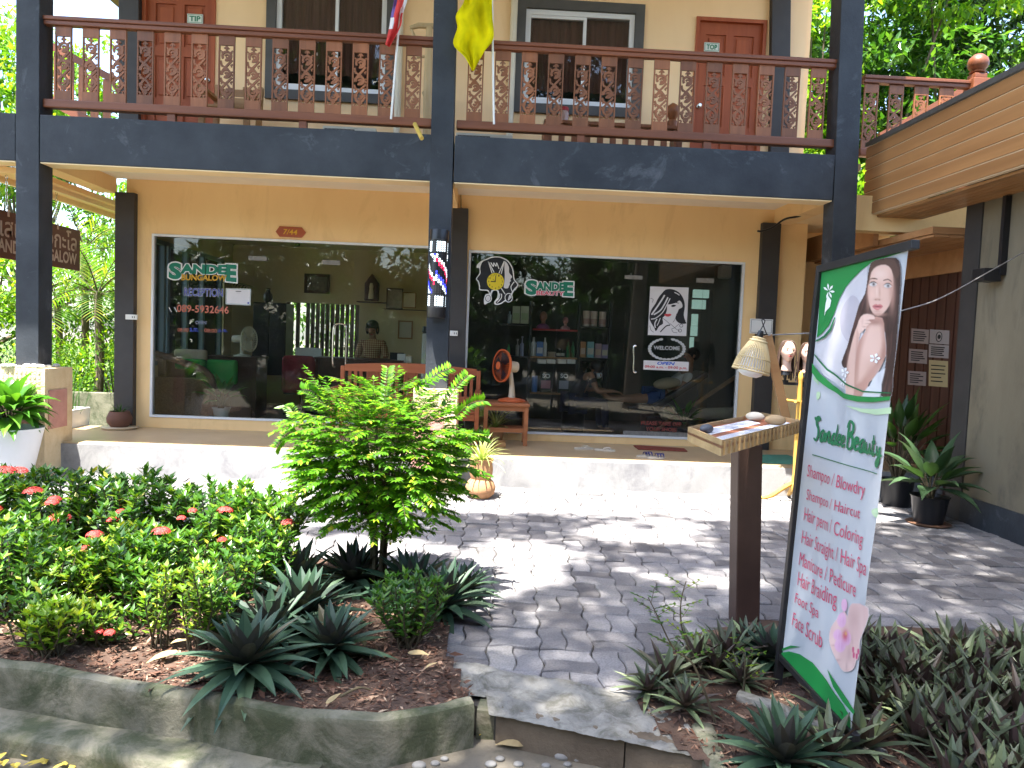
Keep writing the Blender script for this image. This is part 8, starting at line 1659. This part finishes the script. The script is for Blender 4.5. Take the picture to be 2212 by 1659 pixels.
tree((13.2, 13.5, G0), 11, blobs(12, 2.6, 3.2, 7.2, 1.4, 2.1, 10), 560, .28, 'dark tree standing behind the bright ones at the right', 'dark', 110)
tree((10.6, 6.9, G0), 6.3, blobs(6, .9, .9, 5.0, .6, .9, 11), 700, .16, 'lower bright tree behind the short sunlit railing', 'lime', 111, .08)
# low garden shrubs
def shrub(base, w_, h, n, L, label, mk, seed, gr='garden shrubs behind the porch'):
    RP.seed(seed); b = V(base); r = empty('garden_shrub', b, label, 'shrub', gr); fo = MB(); st = MB()
    for i in range(9): d = sph(); st.tube([b, b + V((d.x*w_*.6, d.y*w_*.6, h*U(.5, .9)))], [.015, .006], 5, False)
    ncl = 26
    for j in range(ncl):
        d = sph(); cc = b + V((d.x*w_*.8, d.y*w_*.8, h*(.52 + .42*d.z)))
        for q in range(n//ncl): e = sph()*U(.2, 1)**.5; leaf4(fo, cc + V((e.x*w_, e.y*w_, e.z*h*.8))*.3, d*.6 + sph()*.9, V((0, 0, 1)), L*U(.7, 1.2), L*.4)
    st.build('stems', M['stem'], r); fo.build('foliage', L_[mk], r)
shrub((-1.9, 5.2, G0), .8, 1.3, 1500, .11, 'sunlit leafy shrub behind the low garden wall', 'lime', 201); shrub((-3.4, 5.6, G0), 1.0, 2.0, 1700, .13, 'bigger bright shrub left of the palm', 'lime', 202); shrub((-.7, 6.2, G0), .7, 1.7, 1300, .11, 'mid green shrub beside the palm trunk', 'mid', 203); shrub((-5.2, 4.6, G0), .9, 1.6, 1300, .12, 'bright shrub at the far left garden edge', 'lime', 204); shrub((-2.2, 9.8, G0), 1.4, 3.2, 1700, .18, 'tall shrub far back in the left garden', 'mid', 205)
shrub((-1.0, 4.3, G0), .7, 1.5, 2200, .10, 'bright leafy shrub right behind the low garden wall', 'lime', 206); shrub((-2.6, 7.8, G0), 1.5, 3.4, 2600, .15, 'broad bright shrub filling the gap behind the palms', 'lime', 207); shrub((-.3, 7.4, G0), 1.1, 2.6, 2200, .13, 'bright shrub seen through the reception side windows', 'lime', 208); shrub((-4.6, 8.8, G0), 1.5, 3.2, 2400, .15, 'tall bright shrub beyond the hanging board', 'mid', 209); shrub((-1.6, 11.5, G0), 1.8, 4.6, 2600, .18, 'tallest bright shrub at the back of the left garden', 'lime', 210)
def palm(base, h, nf, L, label, seed, mk='palm', lean=(0, 0)):
    RP.seed(seed); b = V(base); r = empty('palm', b, label, 'palm', 'garden palms'); top = b + V((lean[0], lean[1], h)); st = MB(); P = smooth_line([b, b.lerp(top, .5) + V((.04, 0, 0)), top], 8); st.tube(P, [.075 - .02*k/len(P) + (.004 if k % 2 else 0) for k in range(len(P))], 10); fo = MB(); rc = MB()
    for i in range(nf):
        a = i*2.4; el = 1.25 - 1.25*(i/nf); d = V((math.cos(a)*math.cos(el), math.sin(a)*math.cos(el), math.sin(el))); p = top.copy(); Q_ = [p.copy()]; n = 22
        for k in range(n):
            d = (d - V((0, 0, .055))).normalized(); p = p + d*L/n; Q_.append(p.copy())
            if k < 2: continue
            s = d.cross(V((0, 0, 1))).normalized(); w_ = math.sin(PI*(k/n*.85 + .12))
            for sd in (-1, 1): blade(fo, p, s*sd*.8 + d*.7 + V((0, 0, .1)), L*.34*w_*U(.85, 1.1), .030, .6, 3, (.6, 1, .7, .02), .1)
        rc.tube(Q_, [.014 - .011*k/len(Q_) for k in range(len(Q_))], 5, False)
    st.build('trunk', M['bark'], r, smooth=True); rc.build('frond_stalks', M['stem'], r); fo.build('fronds', L_[mk], r)
p = at(211, 650, 4.4); palm((p.x, 4.4, G0), p.z - G0 + .1, 13, 1.35, 'slim palm with a pale trunk behind the left porch', 301)
p = at(160, 690, 6.4); palm((p.x - .3, 6.4, G0), 1.9, 13, 1.7, 'yellowish palm below the hanging name board', 302); palm((-.2, 5.6, G0), 2.1, 12, 1.4, 'palm seen through the side window of the reception', 303); palm((-2.9, 6.9, G0), 3.0, 12, 1.8, 'taller palm at the left beyond the shrubs', 304)
# shade trees by the street: crown gaps are shaped to place the dappled light on the court
def clear(gx, gy):
    "how open the crowns are above this spot of ground"
    n = noise.noise((gx*.95 + 3, gy*1.25, 1.7)) + .62*noise.noise((gx*2.6, gy*2.9, 8.1)) + .3*noise.noise((gx*5.5, gy*6, 2.2))
    o = n*.92 - (.06 if 4.7 < gx < 7.2 and -4.8 < gy < -1.6 else .2)
    e = -1.05 + .25*noise.noise((gx*1.3, 4, 0))
    if gx > 9.3 and gy > -1.2: return -1. if gy < 1.7 else 1.
    if gy > e: return 1.
    if 5.9 < gx < 6.9 and -5.2 < gy < -4.2: o -= .5
    if gy < -4.62: o -= .25
    for cx_, cy_, rx_, ry_, w_ in ((4.08, -2.95, .9, .8, 1.2), (2.2, -2.85, 1.9, .6, .85), (1.2, -3.4, .6, .35, .7), (2.7, -3.5, .8, .3, .7), (2.6, -4.0, 1.3, .3, .8), (1.5, -4.1, .6, .25, .6), (3.3, -4.55, .35, .3, .5), (5.15, -2.6, .42, .62, .95), (6.45, -1.3, .55, .28, .9), (6.25, -1.75, .55, .28, .7), (6.35, -2.85, .5, .25, .5), (3.3, -4.3, .4, .25, .5), (2.1, -4.5, .35, .14, .5), (3.5, -5.12, .45, .12, .6), (2.9, -5.08, .3, .10, .6), (5.2, -4.6, .3, .2, .4)):
        d = ((gx - cx_)/rx_)**2 + ((gy - cy_)/ry_)**2
        if d < 1.6: o += w_*(1 - d/1.6)**.6 * 1.2
    if gx > 7.4: o -= .25 if gx < 9.2 else .7
    return o
def shade_tree(base, x0, x1, seed, label):
    RP.seed(seed); b = V(base); r = empty('shade_tree', b, label, 'tree', 'shade trees along the street'); fo = MB(); st = MB(); k_ = SD/SD.z; ends = []
    n = int((x1 - x0)*5.8*580)
    for i in range(n):
        gx = U(x0, x1); gy = U(-6.6, 1.7 if gx > 9.3 else -.8); o = clear(gx, gy)
        if o > .34 + U(-.10, .10): continue
        h = 11.5 + 1.8*noise.noise((gx*.8, gy*.8, 2)) + U(-1.0, 1.8); p = V((gx, gy, ZG)) + k_*h
        leaf4(fo, p, sph() + V((0, 0, -.3)), V((0, 0, 1)) + sph()*.5, U(.13, .19), U(.07, .10), .2, .1)
        if i % 400 == 0: ends.append(p)
    for i in range(3200 if x1 > 9.3 else 0):  # extra leaves added to keep sun off the plank eave
        gx, gy = U(9.35, 10.5), U(-2.2, 1.6); leaf4(fo, V((gx, gy, ZG)) + k_*U(10.8, 13.4), sph() + V((0, 0, -.3)), V((0, 0, 1)) + sph()*.5, U(.14, .2), U(.08, .11), .2, .1)
    hub = b + V((.2, .6, 8.2)); st.tube(smooth_line([b - V((0, 0, .1)), b + V((.1, .2, 4.2)), hub], 5), [.24 - .01*k for k in range(11)], 10)
    for e in ends: st.tube(smooth_line([hub, hub.lerp(e, .5) + V((0, 0, .5)), e], 4), [.06 - .005*k for k in range(9)], 5, False)
    st.build('trunk', M['bark'], r, smooth=True); fo.build('crown', L_['mid'], r)
shade_tree((1.2, -10.4, -.6), .0, 5.2, 401, 'street shade tree whose crown dapples the left bed'); shade_tree((9.2, -10.6, -.6), 5.2, 11.6, 402, 'street shade tree whose crown dapples the paved court')
for i, (x, yy, h, lab) in enumerate(((-3, -17, 5, 'roadside tree mirrored at the left of the shop glass'), (2.5, -19, 5, 'roadside tree mirrored in the reception glass'), (7.5, -18, 5, 'roadside tree mirrored in the salon glass'), (12.5, -17, 5, 'roadside tree mirrored at the right of the salon glass'))):
    tree((x, yy, -.6), h, blobs(20, 2.9, 1.7, 3.0, 1.3, 1.9, 40 + i), 620, .40, lab, 'dark', 410 + i, .2, 'roadside trees behind the viewer')
for i, (x, h) in enumerate(((-4.6, 19), (3.5, 18), (9.8, 20))): tree((x, -27, -.6), h, blobs(14, 3.2, 4.5, 13.5, 1.6, 2.4, 60 + i), 420, .42, ('tall tree mirrored in the upper left window', 'tall tree mirrored in the upper right window', 'tall tree far behind the viewer at the right')[i], 'dark', 430 + i, .25, 'roadside trees behind the viewer')
tree((16.5, -12, -.6), 8, blobs(12, 2, 1.4, 2.6, 1.2, 1.8, 50), 400, .26, 'roadside tree far right behind the viewer', 'mid', 420, .2, 'roadside trees behind the viewer'); tree((-7.5, -11, -.6), 8, blobs(12, 2, 1.4, 2.6, 1.2, 1.8, 51), 400, .26, 'roadside tree far left behind the viewer', 'mid', 421, .2, 'roadside trees behind the viewer')
# =================================================================== LITTER
M['chip'] = leafmat('bark mulch chip', [(0, (.05, .026, .018)), (.5, (.12, .062, .042)), (.85, (.22, .13, .09)), (1, (.36, .27, .19))], .9, 0, spec=.1)
M['dryleaf'] = leafmat('dry leaf', [(0, (.26, .17, .08)), (.5, (.42, .31, .16)), (1, (.52, .45, .28))], .8, .15, spec=.1); M['yellowleaf'] = leafmat('fallen yellow leaf', [(0, (.42, .30, .06)), (1, (.60, .48, .10))], .7, .2, spec=.2)
M['path_pebble'] = mat('grey river pebble', (.20, .19, .175), .7, .15, 9, .2, 40)
RP.seed(88); mb = MB()
def chip(x, y, z): big = RP.random() < .1; a = U(0, TAU); d = V((math.cos(a), math.sin(a), U(-.35, .35))); leaf4(mb, V((x, y, z)), d, V((U(-.6, .6), U(-.6, .6), 1)), U(.014, .05)*(1.9 if big else 1), U(.005, .014)*(2.2 if big else 1), .4, U(-.1, .2))
cnt = 0
while cnt < 9500:
    if cnt % 4: x, y = U(.8, 4.85), U(-4.95, -3.6)
    else: x, y = U(5.6, 6.9), U(-5.6, -4.0)
    if inside((x, y), LB if x < 5.2 else RB) and vis((x, y, -.33)): chip(x, y, -.338 + noise.noise((x*2, y*2, 1))*.025 + noise.noise((x*9, y*9, 3))*.012 + U(.004, .022)); cnt += 1
o = mb.build('mulch', M['chip']); o['kind'] = 'stuff'; o['label'] = 'brown bark mulch and chips covering the beds'; o['category'] = 'mulch'
def fallen(u, v, z, L, W, m, label, group, rz):
    p = atz(u, v, z); f = MB(); blade(f, V((-L/2, 0, .004)), V((1, 0, U(.1, .5))), L, W, U(.3, .9), 5, (.3, .9, 1, .8, .4, .03), U(-.3, .3)); o = f.build('fallen_leaf', M[m]); o.location = p + V((0, 0, .012)); o.rotation_euler = (U(-.3, .3), 0, rz); tag(o, label, 'leaf', group)
for u, v, L, lab in ((40, 1355, .17, 'long curled brown dry leaf at the left of the mulch'), (60, 1390, .12, 'pale dry leaf near the wall at the left'), (205, 1385, .10, 'pale dry leaf under the low flowering sprig'), (385, 1395, .10, 'white bleached leaf between the yellow sprigs'), (350, 1425, .17, 'long dry leaf lying near the wall top'), (400, 1335, .09, 'brown leaf caught behind the yellow sprigs'), (905, 1422, .13, 'flat tan dry leaf under the small leafy shrub'), (930, 1445, .09, 'narrow tan dry leaf in the path side mulch'), (780, 1395, .09, 'orange dry leaf beside the sunlit rosette'), (720, 1520, .08, 'pale dry leaf standing at the wall edge')):
    fallen(u, v, -.32, L, L*.34, 'dryleaf', lab, 'dry leaves on the mulch', U(0, TAU))
for i in range(34): fallen(U(-20, 250), U(1632, 1700), -.595, U(.05, .09), U(.025, .045), 'yellowleaf', 'small yellow dry leaf in the litter along the foot of the concrete footing', 'leaf litter at the street edge', U(0, TAU))
for u, v, z, L, lab in ((1100, 1615, -.488, .13, 'long tan dry leaf on the cobbled path'), (1040, 1590, -.488, .06, 'small yellow leaf beside the concrete block'), (1130, 1592, -.488, .06, 'curled brown leaf by the dark kerb step'), (1360, 1652, -.485, .09, 'yellow leaf at the bottom of the kerb step'), (1205, 1612, -.488, .035, 'tiny yellow leaf on the cobbled path')): fallen(u, v, z, L, L*.4, 'yellowleaf' if 'yellow' in lab else 'dryleaf', lab, 'leaves on the cobbled path', U(0, TAU))
for i, (u, v, s) in enumerate(((1215, 1634, .036), (1250, 1638, .036), (1226, 1652, .018), (1080, 1640, .02), (1060, 1652, .025), (1180, 1655, .02), (905, 1655, .03), (940, 1650, .02), (960, 1640, .018), (1120, 1652, .022))):
    p = atz(u, v, -.487); o = MB().ball((0, 0, 0), s, s*.8, s*.5, 12, 8).build('path_pebble', M['path_pebble'], None, smooth='all'); o.location = p + V((0, 0, s*.1)); tag(o, 'pale rounded pebble set in the cobbled path', 'pebble', 'pebbles set in the path')
def stick(u0, v0, u1, v1, z, label): a = atz(u0, v0, z); b = atz(u1, v1, z); o = MB().tube(smooth_line([a, a.lerp(b, .5) + V((.01, .01, .02)), b], 4), [.006]*5 + [.004]*4, 6).build('twig', M['stem'], None, smooth=True, origin=a); tag(o, label, 'twig')
stick(170, 1345, 228, 1388, -.31, 'bent twig beside the low flowering sprig'); stick(735, 1505, 800, 1490, -.315, 'straight thin twig in the path side mulch'); stick(10, 1372, 70, 1340, -.31, 'thick fallen twig at the left of the mulch')
